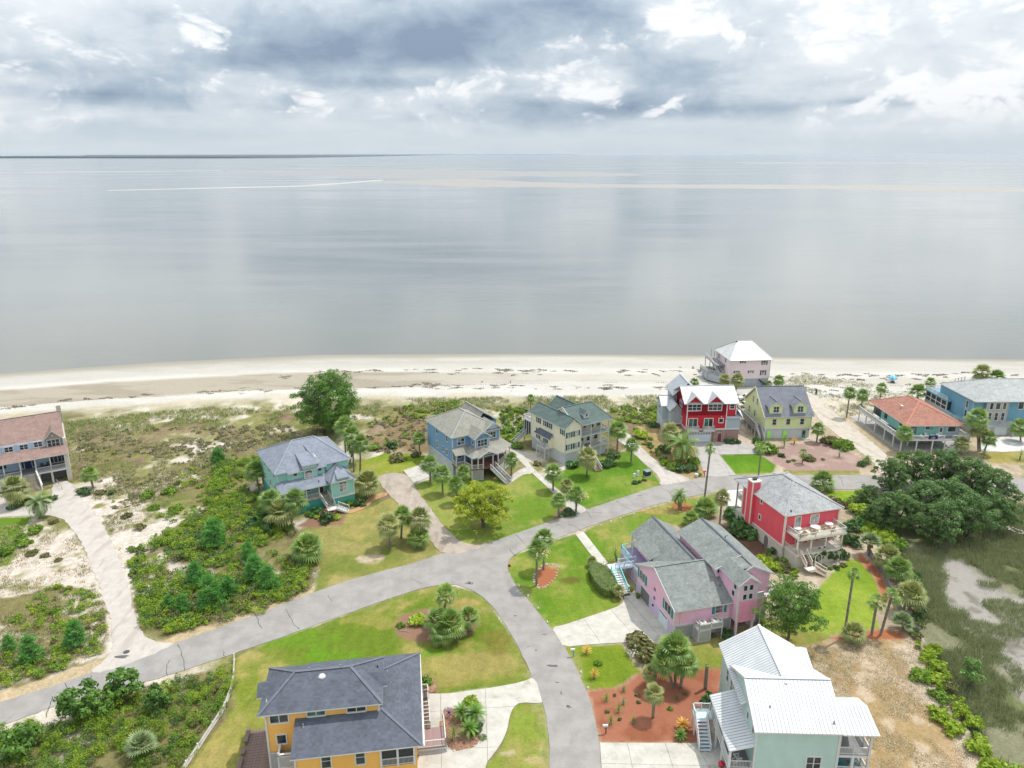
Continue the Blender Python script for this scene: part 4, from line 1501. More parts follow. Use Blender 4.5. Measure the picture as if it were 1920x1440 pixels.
M_TURQ = paint('turquoise_rail', W(120, 204, 204), .5)
M_AQUAW = paint('pale_aqua_rail', W(196, 222, 224), .5)
M_TRIMB = paint('bone_trim', W(226, 218, 204), .5)
M_BRICK = siding('brick', W(158, 124, 114), .09)
M_GDOOR = paint('garage_white', W(214, 222, 228), .45)
M_TEALF = paint('turquoise_furniture', W(20, 150, 170), .4)

def brickmat(k, b, o):
	p = wpos(k)
	t = k.n('ShaderNodeTexBrick')
	x, y, z = k.xyz(p)
	k.put(t.inputs['Vector'], k.vec(k.m('ADD', x, y), z, 0))
	t.inputs['Color1'].default_value = (*W(168, 128, 116), 1)
	t.inputs['Color2'].default_value = (*W(138, 106, 100), 1)
	t.inputs['Mortar'].default_value = (*W(176, 166, 158), 1)
	t.inputs['Scale'].default_value = 1.0
	t.inputs['Brick Width'].default_value = .42
	t.inputs['Row Height'].default_value = .16
	t.inputs['Mortar Size'].default_value = .014
	k.put(b.inputs['Base Color'], t.outputs[0])
	b.inputs['Roughness'].default_value = .85

M_BRICKW = mat('brick_courses', brickmat)

# powder-blue house, left edge
def house_left():
	H = House('beach_house', 'powder-blue house with long mauve shingle roof and wooden steps, cut off by the left edge', -99, 154, 32, zoom=(0, 760, 8))
	L = -17.0
	A, B = (L, 3.6), (0, 3.6)
	H.wall([(L, 3.6), (-.3, 3.6), (-.3, 20.6), (L, 20.6)], 0, 9.1, S_LBLUE)
	# upper front wall sits back at v=4.3, the porch in front of it
	H.wall([(L, 4.3), (-.3, 4.3), (-.3, 20), (L, 20)], 9.1, 9.3, S_LBLUE, name='frieze')
	H.gable('u', L, .1, 3.7, 21.3, 9.2, 12.6, R_MAUVE, cap=True)
	H.roof([[(L, -.6, 6.55), (.4, -.6, 6.55), (.4, 4.2, 7.7), (L, 4.2, 7.7)]], R_MAUVE, name='porch_roof')
	# dormer bay
	H.wall([(-3.6, 3.3), (-.6, 3.3), (-.6, 6), (-3.6, 6)], 7.2, 9.2, S_TAUPE, name='bay_wall')
	H.gwall('v', -3.6, -.6, 3.3, 9, 9.2, 9.25, 10.8, S_TAUPE, name='dormer_gable')
	H.gable('v', -4.0, -.2, 2.9, 10, 9.1, 11.1, R_MAUVE, cap=False, name='dormer_roof')
	H.box('gable_vent', -2.25, -1.95, 3.2, 3.32, 9.75, 10.15, M_WHITE)
	H.window((-3.6, 3.3), (-.6, 3.3), 1.5, 8.2, 2.3, 1.5, 3, 2)
	for zx, zy in ((130, 665), (357, 627), (570, 585)):
		H.wpx((L, 3.6), (0, 3.6), zx, zy, 1.5, 1.1, 2, 2)
	# tall party wall with chimney-like stack on the right
	H.wall([(-.3, 3.0), (.25, 3.0), (.25, 20.8), (-.3, 20.8)], 0, 9.0, S_BONE, name='side_wall')
	H.wall([(-.35, -.3), (.25, -.3), (.25, 3.0), (-.35, 3.0)], 0, 6.3, S_BONE, name='side_wall')
	H.wall([(-.6, 14.6), (.35, 14.6), (.35, 16.4), (-.6, 16.4)], 9.0, 13.4, S_BONE, name='chimney')
	# porch floor on open bays
	H.box('porch_floor', L, -.3, -.4, 3.6, 2.75, 3.15, M_WHITE)
	H.box('porch_boards', L, -.36, -.35, 3.6, 3.15, 3.19, M_DECKG)
	for u in (-15, -11.9, -8.9, -6.1, -3.3, -.5):
		H.post(u, -.25, 3.19, 6.45, .2)
	H.rail([(-17, -.3, 3.19), (-11.9, -.3, 3.19), (-8.9, -.3, 3.19)])
	H.rail([(-6.1, -.3, 3.19), (-3.3, -.3, 3.19), (-.5, -.3, 3.19)])
	P, Q = (L, 3.6), (-.3, 3.6)
	H.door(P, Q, L * -1 - 7.6, 3.19, 1.3, 2.3, paint('navy_door', W(24, 44, 96), .4))
	for t in (8.4, 10.4):
		H.window(P, Q, t, 4.4, .4, 2.1, 1, 1)
	for t in (13.9, 14.7, 15.5, 16.2):
		H.window(P, Q, t, 4.5, .6, 2.1, 1, 1)
	H.window(P, Q, 4.6, 4.8, 1.6, 1.5, 1, 1)
	# bays of the ground floor
	for a, b in ((-3.3, -.4), (-5.7, -3.6)):
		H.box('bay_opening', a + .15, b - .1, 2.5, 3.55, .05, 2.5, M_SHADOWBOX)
	for u in (-5.8, -3.4, -.45):
		H.post(u, 0, 0, 2.75, .4, paint('bone_post', W(206, 200, 186)), name='pier')
	H.wall([(-17, -.1), (-9.2, -.1), (-9.2, .1), (-17, .1)], .3, 2.75, S_SKIRT, name='skirt')
	# broad steps flaring to the ground
	n = 16
	top, bot = 3.05, .12
	st = MB()
	for sx in (-8.9, -6.2):
		st.beam((sx, -.2, 2.9), (sx + (-.5 if sx < -8 else .6), -3.2, .05), .1, .4)
	o = H.part('stairs', st, M_WHITE)
	for i in range(n):
		f = i / (n - 1)
		v = -.45 - f * 2.8
		z = top + (bot - top) * f
		m = MB(); m.box(-8.9 - .55 * f, -6.2 + .65 * f, v - .12, v + .12, z - .05, z)
		H.part('tread', m, M_DECKT, o)
	H.rail([(-6.2, -.4, 3.05), (-5.9, -1.6, 1.8), (-5.5, -3.0, .3)], .9, None, 1.4, 0, topw=.3)
	H.rail([(-8.9, -.4, 3.05), (-9.2, -1.8, 1.6), (-9.5, -3.1, .3)], .9, None, 1.4, 0)
	for c, r, wh in (((-4.9, 2.0), .4, 'nearer the navy front door'), ((-3.9, 2.2), -.3, 'beside the tall porch windows')):
		x, y = H.x + c[0] * math.cos(H.a) - c[1] * math.sin(H.a), H.y + c[0] * math.sin(H.a) + c[1] * math.cos(H.a)
		chair((x, y, 3.19), H.a + r, M_DARK, 'porch_chair', 'dark armchair on the powder-blue house porch, ' + wh, 'porch chairs of the powder-blue house')
	H.beam('handrail', (-2.9, -.3, 1.0), (-2.0, -5.0, 1.0), .07, .07, M_WOODG)
	for v in (-.3, -2.6, -5.0):
		H.post(-2.9 + (-.3 - v) * .19, v, 0, 1.05, .09, M_WOODG)

# aqua house
def house_aqua():
	H = House('beach_house', 'aqua house with hipped blue-grey roof, arched windows and white steps', -48.6, 139.9, 32, zoom=(470, 800, 8))
	# lower store, living floor, upper floor
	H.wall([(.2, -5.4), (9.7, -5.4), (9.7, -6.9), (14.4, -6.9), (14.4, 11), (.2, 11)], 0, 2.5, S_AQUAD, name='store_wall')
	H.wall([(.2, -3.0), (9.7, -3.0), (9.7, -6.8), (14.3, -6.8), (14.3, 11.4), (.2, 11.4)], 2.5, 5.9, S_AQUA)
	H.trim((9.7, -6.9), (14.4, -6.9), 2.4, .35, .12)
	H.wall([(.2, -2.2), (1.9, -2.2), (2.3, -2.7), (9.7, -2.7), (10.2, -2.0), (15, -2.0), (15, 11.6), (.2, 11.6)], 5.9, 8.5, S_AQUA, name='upper_wall')
	# main hip, ridge running across, with a higher cross ridge at the back right
	e = 8.6
	H.hip(-.4, 15.6, -2.8, 12.2, e, (5.6, 4.7, 12.3), (10.2, 4.7, 12.3), R_GREY, capm=shingle('cap_blue_grey', D(164, 172, 184), .15))
	H.roof([[(10.2, 4.0, 12.2), (15.2, 11.0, 9.2), (12.6, 12.4, 9.0), (9.4, 5.4, 12.25)]], R_GREY, name='roof_saddle')
	H.wall([(10.2, -2.4), (15, -2.4), (15, -1.9), (10.2, -1.9)], 7.0, 8.4, S_AQUA)
	# projecting shed slope over the centre
	H.roof([[(2.0, -3.3, 8.35), (10.1, -3.3, 8.35), (10.1, -1.6, 9.3), (2.0, -1.6, 9.3)]], R_GREY, name='eave_roof')
	# the square centre dormer
	H.wall([(5.3, -3.1), (8.1, -3.1), (8.1, .5), (5.3, .5)], 6.4, 9.4, S_AQUA, name='dormer_wall')
	H.roof([[(5.0, -3.4, 9.45), (8.4, -3.4, 9.45), (8.4, 1.0, 10.75), (5.0, 1.0, 10.75)], [(8.4, -3.4, 9.44), (8.4, 1.0, 10.74), (7.2, 3.2, 11.6), (9.2, -1.6, 9.3)]], R_GREY, name='dormer_roof')
	H.trim((5.3, -3.1), (8.1, -3.1), 9.15, .25, .12)
	H.arch_window((5.3, -3.1), (8.1, -3.1), 870, 700, 1.5, 1.0)
	for zx, zy in ((815, 600), (905, 580)):
		H.wpx((5.3, -3.1), (8.1, -3.1), zx, zy, .95, .42, 1, 1, glass=paint('aqua_panel', W(150, 200, 190)))
	H.wpx((2.2, -2.75), (9.7, -2.75), 668, 715, .7, .7, 1, 1)
	H.wpx((2.2, -2.75), (9.7, -2.75), 1037, 637, .7, .7, 1, 1)
	# porch roof: long low slope, turning into the hip of the front block
	H.roof([[(-.2, -5.7, 5.3), (9.6, -5.7, 5.3), (9.6, -2.5, 6.75), (2.0, -2.5, 6.75)], [(-.2, -5.7, 5.3), (2.0, -2.5, 6.75), (.4, -1.8, 6.6), (-.4, -2.0, 6.2)]], R_GREY, name='porch_roof')
	H.hip(9.3, 14.8, -7.3, -1.6, 6.1, (12.1, -3.2, 8.1), (12.1, -1.6, 8.1), R_GREY, capm=R_CHAR, name='wing_roof')
	H.wall([(11.0, -6.95), (13.4, -6.95), (13.4, -5.5), (11.0, -5.5)], 5.6, 6.75, S_AQUA, name='dormer_wall')
	H.roof([[(10.8, -7.2, 6.8), (13.6, -7.2, 6.8), (13.2, -4.6, 7.5), (11.2, -4.6, 7.5)]], R_GREY, name='dormer_roof')
	H.arch_window((9.7, -6.8), (14.3, -6.8), 1383, 860, 1.5, 1.6)
	# porch
	H.box('porch_floor', .3, 9.7, -5.5, -3.0, 2.5, 2.72, M_DECKT)
	for u in (.4, 2.6, 4.9, 7.5):
		H.post(u, -5.35, 2.7, 5.25, .2)
	H.rail([(.4, -5.35, 2.72), (2.6, -5.35, 2.72), (4.9, -5.35, 2.72), (7.5, -5.35, 2.72)])
	H.window((0, -3.0), (9.7, -3.0), 3.6, 4.2, .9, 1.2, 1, 2)
	H.window((0, -3.0), (9.7, -3.0), 6.0, 4.2, .9, 1.2, 1, 2)
	H.door((0, -3.0), (9.7, -3.0), 8.5, 2.72, 1.1, 2.2, paint('brown_door', W(62, 46, 44)))
	# wide steps down, a landing and a turn to the right
	H.stairs((8.5, -5.3, 2.66), (9.1, -7.6, 1.0), 1.8, 9, tread_m=M_DECKT)
	H.box('landing', 8.0, 10.3, -8.9, -7.5, .85, 1.0, M_WHITE)
	H.stairs((10.2, -8.3, .95), (12.0, -9.4, .1), 1.5, 5, tread_m=M_WHITE)
	# side and back windows
	for v in (8, 4, 0.5):
		H.window((.2, 11), (.2, -2), 11 - v, 7.2, .8, 1.4)
		H.window((.2, 11), (.2, -2), 11 - v, 4.2, .8, 1.4)
	H.vent(1.6, -.4, 9.3)
	H.vent(7.8, -4.6, 5.9, .3)
	H.vent(11.6, 6.9, 11.3)
	for c in ((.2, -2.2), (15, -2.0)):
		H.corner(c[0], c[1], 5.9, 8.4, .16)
	for c in ((9.7, -6.85), (14.35, -6.85)):
		H.corner(c[0], c[1], 2.6, 5.9, .16)

# blue house
def house_blue():
	H = House('beach_house', 'sky-blue house with taupe hipped roof and white wraparound porch', -13.4, 156.6, 30.5, zoom=(790, 750, 9))
	H.wall([(.1, .1), (12, .1), (12, 13.5), (.1, 13.5)], 0, 2.8, S_SKIRT, name='skirt')
	H.wall([(0, 0), (4, 0), (4, -1.0), (12.2, -1.0), (12.2, 13.6), (0, 13.6)], 2.8, 6.2, S_BLUE)
	H.wall([(0, 0), (4.2, 0), (4.2, -3.2), (7.6, -3.2), (7.6, 0), (12.1, 0), (12.1, 5.4), (14.3, 5.4), (14.3, 13.6), (0, 13.6)], 6.2, 9.1, S_BLUE, name='upper_wall')
	H.trim((0, 13.6), (0, 0), 2.65, .3, .06)
	H.hip(-.5, 12.7, -.5, 14.1, 9.15, (6.1, 5.6, 12.6), (6.1, 8.4, 12.6), R_TAUPE, capm=shingle('cap_shingles', D(182, 182, 176), .15))
	H.gable('v', 8.2, 14.9, 4.9, 14.1, 9.15, 11.8, R_TAUPE, mid=10.6, name='rear_roof')
	# centre bay gable
	H.gable('v', 3.7, 8.1, -3.7, 4.0, 9.05, 10.7, R_TAUPE, name='bay_roof', cap=False)
	H.gwall('v', 4.2, 7.6, -3.2, 0, 9.0, 9.05, 10.45, S_BLUE, name='bay_gable')
	# right gable
	H.gable('v', 7.6, 12.9, -.5, 4.0, 9.1, 11.0, R_TAUPE, name='gable_roof', cap=False)
	H.gwall('v', 8.0, 12.4, -.1, 1.5, 9.0, 9.1, 10.7, S_BLUEP, name='gable_wall')
	for (u0, u1, v, ze, zr) in ((3.7, 8.1, -3.75, 9.0, 10.65), (7.7, 12.8, -.55, 9.05, 10.95)):
		um = (u0 + u1) / 2
		H.beam('barge_board', (u0, v, ze), (um, v, zr), .08, .28, M_WHITE)
		H.beam('barge_board', (u1, v, ze), (um, v, zr), .08, .28, M_WHITE)
		H.beam('king_post', (um, v, zr), (um, v, zr - .6), .1, .1, M_WHITE)
		H.beam('tie_beam', (um - .6, v, zr - .55), (um + .6, v, zr - .55), .1, .12, M_WHITE)
	# porch roof: left wrap, angled bay in front, gablet over the door, right wrap
	H.roof([[(-.5, -2.5, 5.6), (1.8, -2.6, 5.6), (4.0, .1, 6.7), (-.4, .1, 6.7)],
			[(1.8, -2.6, 5.6), (2.0, -5.7, 5.6), (4.1, -3.2, 6.7), (4.1, 0, 6.7)],
			[(2.0, -5.7, 5.6), (9.9, -5.9, 5.6), (8.0, -3.2, 6.8), (4.1, -3.2, 6.7)],
			[(9.9, -5.9, 5.6), (13.9, -2.4, 5.6), (12.1, 0, 6.7), (7.6, 0, 6.8), (8.0, -3.2, 6.8)],
			[(13.9, -2.4, 5.6), (13.9, 3.5, 5.6), (12.1, 3.5, 6.5), (12.1, 0, 6.7)]], R_TAUPE, t=.14, name='porch_roof')
	H.gable('v', 3.3, 8.2, -6.4, -3.2, 5.7, 6.9, R_TAUPE, name='entry_roof', cap=False, t=.14)
	for a, b in (((3.3, -6.45, 5.65), (5.75, -6.45, 6.85)), ((8.2, -6.45, 5.65), (5.75, -6.45, 6.85))):
		H.beam('barge_board', a, b, .08, .26, M_WHITE)
	H.beam('tie_beam', (5.0, -6.45, 6.35), (6.5, -6.45, 6.35), .1, .12, M_WHITE)
	# porch floor and posts
	poly = [(-.3, 0), (-.3, -2.4), (1.9, -2.5), (2.1, -5.5), (4.3, -6.1), (8.4, -6.1), (13.6, -2.4), (13.6, 3.4), (12, 3.4), (12, 0)]
	mb = MB(); mb.prism(poly, 2.6, 2.85)
	H.part('porch_floor', mb, [plankmat('redwood_decking', (0.22, 0.09, 0.075), .3)])
	posts = [(-.2, -2.2), (1.8, -2.4), (2.1, -5.3), (3.4, -5.8), (4.6, -6.0), (7.0, -6.1), (8.4, -6.0), (13.5, -2.3), (13.5, 1.5), (11.0, -4.2)]
	for (u, v) in posts:
		H.post(u, v, 2.85, 5.55, .2)
	for (u, v) in ((13.5, -2.3), (11.0, -4.2), (8.4, -6.0), (-.2, -2.2), (2.1, -5.3)):
		H.post(u, v, 0, 2.6, .25, name='pier')
	H.rail([(-.2, -.1, 2.85), (-.2, -2.2, 2.85), (1.8, -2.4, 2.85), (2.1, -5.3, 2.85), (3.4, -5.8, 2.85), (4.6, -6.0, 2.85)])
	H.rail([(8.4, -6.0, 2.85), (11.0, -4.2, 2.85), (13.5, -2.3, 2.85), (13.5, 3.3, 2.85)])
	H.lattice((-.2, -2.3), (1.8, -2.4), 0.1, 2.6, M_WHITE, .3)
	H.lattice((2.1, -5.3), (4.6, -6.0), 0.1, 2.6, M_WHITE, .3)
	for a, b in (((11.0, -4.2), (13.5, -2.3)), ((8.4, -6.0), (11.0, -4.2))):
		P = H._fr(a, b)
		L = math.hypot(b[0] - a[0], b[1] - a[1])
		for i in range(5):
			mb = MB(); H.wb(mb, P, .1, L - .1, .25 + i * .5, .6 + i * .5, -.03, .03)
			H.part('skirt_board', mb, M_WHITE)
	H.stairs((6.9, -6.2, 2.75), (8.6, -10.4, .1), 1.7, 15, tread_m=M_DECKG)
	# openings
	F = ((0, 0), (4.2, 0))
	H.window(*F, 2.1, 7.7, 1.7, 1.4, 2, 2, gl2=M_BLIND)
	H.window((4.2, 0), (4.2, -3.2), 1.9, 7.7, .7, .9, 1, 1)
	H.window((4.2, -3.2), (7.6, -3.2), 1.7, 7.75, 2.4, 1.5, 3, 2)
	H.window((7.6, -.05), (12.1, -.05), 2.4, 7.8, 2.2, 1.4, 3, 2)
	for zx, zy in ((265, 510), (433, 645), (270, 745), (370, 820), (437, 880)):
		H.wpx((0, 13.6), (0, 0), zx, zy, .8, 1.5 if zy not in (820, 880) else 1.2, 1, 2)
	H.window((0, -.02), (4.2, -.02), 1.7, 4.4, .9, 1.2, 1, 1)
	H.door((4, -1.0), (12.2, -1.0), 2.2, 2.85, 1.0, 2.2, M_WHITE, glass=M_GLASS)
	H.door((4, -1.0), (12.2, -1.0), 3.4, 2.85, 1.0, 2.2, M_WHITE, glass=M_GLASS)
	H.window((14.3, 5.42), (14.31, 13), 2, 8, .8, 1.2)
	H.window((12.1, 5.4), (14.3, 5.4), 1.1, 7.8, .9, 1.2)
	for c in ((0, 0), (0, 13.6), (4.2, -3.2), (7.6, -3.2), (12.1, 0)):
		H.corner(c[0], c[1], 6.3 if c[1] < -1 or c[0] > 5 else 2.9, 9.0, .2)
	for v in (3, 6, 9, 12):
		H.trim((.1, v + .15), (.1, v - .15), .1, 2.6, .05, name='pilaster')

# cream house
def house_cream():
	H = House('beach_house', 'cream house with dark green roof and shutters and two-storey white porches', 12.36, 161.95, 33, zoom=(980, 740, 9.6))
	H.wall([(.1, .1), (4.6, .1), (4.6, .8), (13, .8), (13, 13.8), (.1, 13.8)], 0, 2.9, S_SKIRT, name='skirt')
	H.wall([(0, 0), (4.6, 0), (4.6, 2.4), (12.8, 2.4), (12.8, 14), (0, 14)], 2.9, 9.2, S_CREAM)
	H.trim((0, 14), (0, 0), 2.75, .3, .06); H.trim((0, 0), (4.6, 0), 2.75, .3, .06)
	# left wing
	H.gwall('v', .05, 4.55, .05, 14, 9.1, 9.25, 11.0, S_CREAM, name='gable_wall')
	H.gable('v', -.45, 5.0, -.45, 14.6, 9.2, 11.25, R_GREEN, mid=2.6)
	# main roof across, hipped at the right
	zr = 12.5
	A, B, C_, D_ = (2.7, -.6, 9.3), (13.9, -.6, 9.2), (13.9, 10.2, 9.2), (2.7, 10.2, 9.3)
	ra, rb = (2.6, 4.8, zr), (11.2, 4.8, zr)
	H.roof([[(4.6, -.6, 9.3), B, rb, ra, (2.6, 4.0, 12.0), (3.6, 1.4, 10.4)], [B, C_, rb], [C_, D_, ra, rb]], R_GREEN, caps=[(ra, rb), (B, rb)], capm=R_GREEN, name='main_roof')
	H.gwall('u', 2.85, 5, .6, 9.2, 9.0, 9.9, 12.3, S_CREAM, mid=4.8, name='gable_wall')
	for a, b in (((2.62, .9, 10.1), (2.62, 4.8, 12.5)), ((2.62, 8.8, 10.1), (2.62, 4.8, 12.5))):
		H.beam('barge_board', a, b, .1, .28, M_WHITE)
	H.gable('v', 3.6, 10.8, 5.0, 13.4, 9.4, 12.4, R_GREEN, name='rear_roof')
	# little white dormer
	H.gwall('v', 6.2, 7.7, 1.0, 3.4, 9.9, 11.2, 11.9, M_WHITE, name='dormer_wall')
	H.gable('v', 5.9, 8.0, .75, 4.0, 11.1, 12.05, R_GREEN, name='dormer_roof', cap=False)
	H.window((6.2, 1.0), (7.7, 1.0), .75, 10.9, .55, .7, 1, 1)
	# porches, two decks
	for z in (2.75, 5.95):
		H.box('porch_floor', 4.6, 13.2, -.1, 2.4, z, z + .22, M_WHITE)
		H.box('porch_boards', 4.65, 13.15, -.05, 2.4, z + .22, z + .25, M_DECKG)
	H.box('porch_beam', 4.6, 13.2, -.1, .15, 8.85, 9.15, M_WHITE)
	for u in (7.6, 10.6, 13.05):
		H.post(u, 0, 0, 2.75, .22, name='pier')
		H.post(u, 0, 3.0, 5.95, .2)
		H.post(u, 0, 6.2, 8.85, .2)
	H.rail([(4.7, .02, 6.2), (7.6, .02, 6.2), (10.6, .02, 6.2), (13.05, .02, 6.2), (13.05, 2.4, 6.2)])
	H.rail([(7.6, .02, 3.0), (10.6, .02, 3.0), (13.05, .02, 3.0), (13.05, 2.4, 3.0)])
	H.rail([(4.7, .02, 3.0), (5.6, .02, 3.0)], 1.0, None, 1)
	PW = ((4.6, 2.4), (12.8, 2.4))
	H.door(*PW, .7, 3.0, .9, 2.1, paint('dark_green_door', W(30, 62, 62)))
	H.door(*PW, 2.3, 3.0, .9, 2.1, M_WHITE, glass=M_GLASS)
	H.window(*PW, 4.2, 4.3, .8, 1.3); H.window(*PW, 6.5, 4.3, 1.0, 1.3)
	H.window(*PW, 1.2, 7.5, 1.3, 1.2, 1, 1); H.door(*PW, 3.0, 6.2, .9, 2.1, M_WHITE, glass=M_GLASS)
	H.window(*PW, 5.2, 7.5, .9, 1.3); H.window(*PW, 7.2, 7.5, .9, 1.3)
	H.stairs((5.2 + 1.0, -.1, 2.9), (4.6, -7.0, .1), 1.5, 17, tread_m=plankmat('red_brown_treads', (.25, .14, .11), .2))
	# front gable windows with shutters
	for zy in (635, 890):
		z = 7.4 if zy == 635 else 4.4
		for t in (1.15, 3.3):
			H.window((0, 0), (4.6, 0), t, z, .75, 1.25, 1, 2, shut=M_GSHUT, glass=M_BLIND)
	Wl = ((0, 14), (0, 0))
	for zx, zy in ((290, 365), (415, 440), (490, 480), (720, 640)):
		t, z = H.hit(*Wl, zx, zy)
		H.window(*Wl, t, 8.0, .75, 1.2, 1, 2, shut=M_GSHUT)
	for zx, zy in ((285, 595),):
		t, z = H.hit(*Wl, zx, zy)
		H.window(*Wl, t, 5.2, .75, 1.3, 1, 2, shut=M_GSHUT)
	# side bay with its own little roof, and service deck
	H.wall([(0, 10.4), (-.9, 10.4), (-.9, 4.6), (0, 4.6)], 2.9, 5.5, S_CREAM, name='bay_wall')
	H.roof([[(-1.4, 10.9, 5.3), (-1.4, 4.1, 5.3), (0, 4.7, 6.3), (0, 10.4, 6.3)]], R_CHAR, name='bay_roof')
	H.window((-.9, 10.4), (-.9, 4.6), 3.9, 4.4, .6, 1.1, 1, 2, shut=M_GSHUT)
	H.window((-.9, 10.4), (-.9, 4.6), .8, 4.5, .5, 1.1, 1, 2, shut=M_GSHUT)
	H.box('service_deck', -2.2, -.9, 5.0, 8.6, 2.75, 2.95, M_WHITE)
	H.rail([(-.95, 8.5, 2.95), (-2.1, 8.5, 2.95), (-2.1, 5.1, 2.95), (-.95, 5.1, 2.95)], 1.0, None, 1.8, .16)
	for p in ((-2.1, 8.5), (-2.1, 5.1), (-1.0, 5.1), (-1.0, 8.5)):
		H.post(p[0], p[1], 0, 2.75, .16)
	for v in (6.2, 7.4):
		H.box('air_conditioner', -1.9, -1.1, v, v + .8, 2.95, 3.75, M_STEEL)
	# screened porch and roof deck at the rear left
	H.box('porch_floor', .6, 4.4, 14, 18, 2.75, 2.95, M_DECKG)
	H.box('screen', .7, 4.3, 14.05, 17.9, 2.95, 6.1, M_SCREEN)
	for v in (14.1, 15.0, 16.0, 17.0, 17.9):
		H.post(.65, v, 2.95, 6.2, .14)
	H.box('roof_deck', .4, 4.6, 14, 18.2, 6.15, 6.35, M_WHITE)
	H.rail([(.5, 14.1, 6.35), (.5, 18.1, 6.35), (4.5, 18.1, 6.35)], 1.0, None, 2, .1)
	for p in ((.65, 14.2), (.65, 17.9), (4.3, 17.9)):
		H.post(p[0], p[1], 0, 2.75, .2)
	H.stairs((.4, 17.2, 2.9), (-3.2, 17.6, .1), 1.3, 12, tread_m=M_DECKG)
	for c in ((0, 0), (4.6, 0), (0, 14)):
		H.corner(c[0], c[1], 2.9, 9.2, .2)
	# worn seams of the skirt panels
	for t in (2.2, 4.5, 7, 9.5, 12):
		H.trim((.1, 13.9 - t), (.1, 13.8 - t), .05, 2.75, .03, name='batten')

house_left()
house_aqua()
house_blue()
house_cream()

# red house
def house_red():
	H = House('beach_house', 'tall bright red house with galvanised gabled roof, grey wings and two white balconies', 43.9, 178.8, 2, zoom=(1220, 700, 10.667))
	f = -1.9
	H.wall([(0, f), (10, f), (10, -1.7), (13.6, -1.7), (13.6, 8.5), (0, 8.5)], 0, 3.3, M_BRICKW, name='brick_base')
	H.wall([(0, f), (10, f), (10, 9), (0, 9)], 3.3, 10.4, S_RED)
	H.gwall('u', 0, 12.4, f, 9, 7.0, 10.35, 13.1, S_RED, mid=3.0, name='upper_wall')
	H.wall([(10, -1.8), (13.6, -1.8), (13.6, 8.6), (10, 8.6)], 3.3, 6.6, S_GREYB, name='grey_wall')
	H.trim((0, f), (10, f), 3.2, .4, .1); H.trim((10, -1.8), (13.6, -1.8), 3.2, .4, .1)
	H.trim((0, 9), (0, f), 3.2, .35, .08)
	rf = H.gable('u', -1.0, 12.9, f - .5, 9.5, 10.35, 13.45, R_METAL, mid=3.0)
	H.seams((-1.0, f - .5, 10.35), (12.9, f - .5, 10.35), (12.9, 3.0, 13.45), (-1.0, 3.0, 13.45), M_SEAMG, rf, .42)
	# paired front gablets
	for u in (1.7, 6.95):
		H.gwall('v', u - 1.75, u + 1.75, f - .08, 0, 10.2, 10.4, 12.1, S_RED, name='gablet_wall')
		o = H.gable('v', u - 2.2, u + 2.2, f - .65, 2.2, 10.4, 12.5, R_METAL, cap=False, name='gablet_roof')
		for sg in (-1, 1):
			H.beam('barge_board', (u + sg * 2.2, f - .68, 10.32), (u, f - .68, 12.42), .06, .24, paint('pinkish_white_trim', W(236, 222, 224)))
			H.seams((u + sg * 2.2, f - .65, 10.4), (u + sg * 2.2, 2.2, 10.4), (u, 2.2, 12.5), (u, f - .65, 12.5), M_SEAMG, o, .5)
	# lower roof at the right
	o = H.roof([[(9.9, -2.3, 6.55), (14.2, -2.3, 6.55), (14.2, 0.4, 7.7), (12.4, 0.4, 7.7), (12.4, -1.75, 6.8), (9.9, -1.75, 6.8)],
				[(14.2, -2.3, 6.55), (14.2, 9.0, 6.55), (12.4, 9.0, 9.0), (12.4, -2.0, 9.0)]], R_METAL, name='side_roof')
	H.seams((14.2, -2.3, 6.55), (14.2, 9.0, 6.55), (12.4, 9.0, 9.0), (12.4, -2.0, 9.0), M_SEAMG, o, .45)
	# left grey wings
	H.wall([(-2.7, 3.3), (0, 3.3), (0, 7.2), (-2.7, 7.2)], 2.9, 6.7, S_GREYB, name='wing_wall')
	H.gwall('v', -2.7, 0, 3.3, 7.2, 6.6, 6.7, 8.0, S_GREYB, name='wing_gable')
	o = H.gable('v', -3.2, .3, 2.9, 8.0, 6.65, 8.4, R_METAL, name='wing_roof')
	H.seams((.3, 2.9, 6.65), (.3, 8.0, 6.65), (-1.45, 8.0, 8.4), (-1.45, 2.9, 8.4), M_SEAMG, o)
	H.gwall('u', -4.1, -1, 6.9, 12.6, 0, 7.0, 8.4, S_SKIRT, name='wing_wall')
	H.wall([(-4.15, 6.85), (-1, 6.85), (-1, 12.65), (-4.15, 12.65)], 3.2, 7.0, S_GREYB, name='wing_wall')
	o = H.gable('u', -4.6, -.6, 6.4, 13.0, 6.9, 8.8, R_METAL, name='wing_roof')
	H.seams((-4.6, 6.4, 6.9), (-.6, 6.4, 6.9), (-.6, 9.7, 8.8), (-4.6, 9.7, 8.8), M_SEAMG, o)
	H.trim((-4.15, 12.6), (-4.15, 6.85), 3.1, .25, .05)
	H.trim((-2.7, 7.2), (-2.7, 3.3), 2.9, .3, .06); H.trim((-2.7, 3.3), (0, 3.3), 2.9, .3, .06)
	H.wall([(-2.5, 3.6), (-1.9, 3.6), (-1.9, 4.2), (-2.5, 4.2)], 0, 2.9, S_SKIRT, name='pier')
	H.wall([(-2.6, 5.2), (-1.0, 5.2), (-1.0, 6.8), (-2.6, 6.8)], 0, 2.9, M_BRICKW, name='brick_pier')
	# back cross gable
	H.gwall('v', -1.2, 5.2, 9, 14, 0, 9.9, 12.7, S_GREYB, name='rear_wall')
	o = H.gable('v', -1.8, 5.8, 6, 14.5, 9.9, 13.3, R_METAL, name='rear_roof')
	H.seams((-1.8, 6, 9.9), (-1.8, 14.5, 9.9), (2.0, 14.5, 13.3), (2.0, 6, 13.3), M_SEAMG, o)
	F = ((0, f), (10, f))
	wt = paint('pinkish_white_trim', W(236, 222, 224))
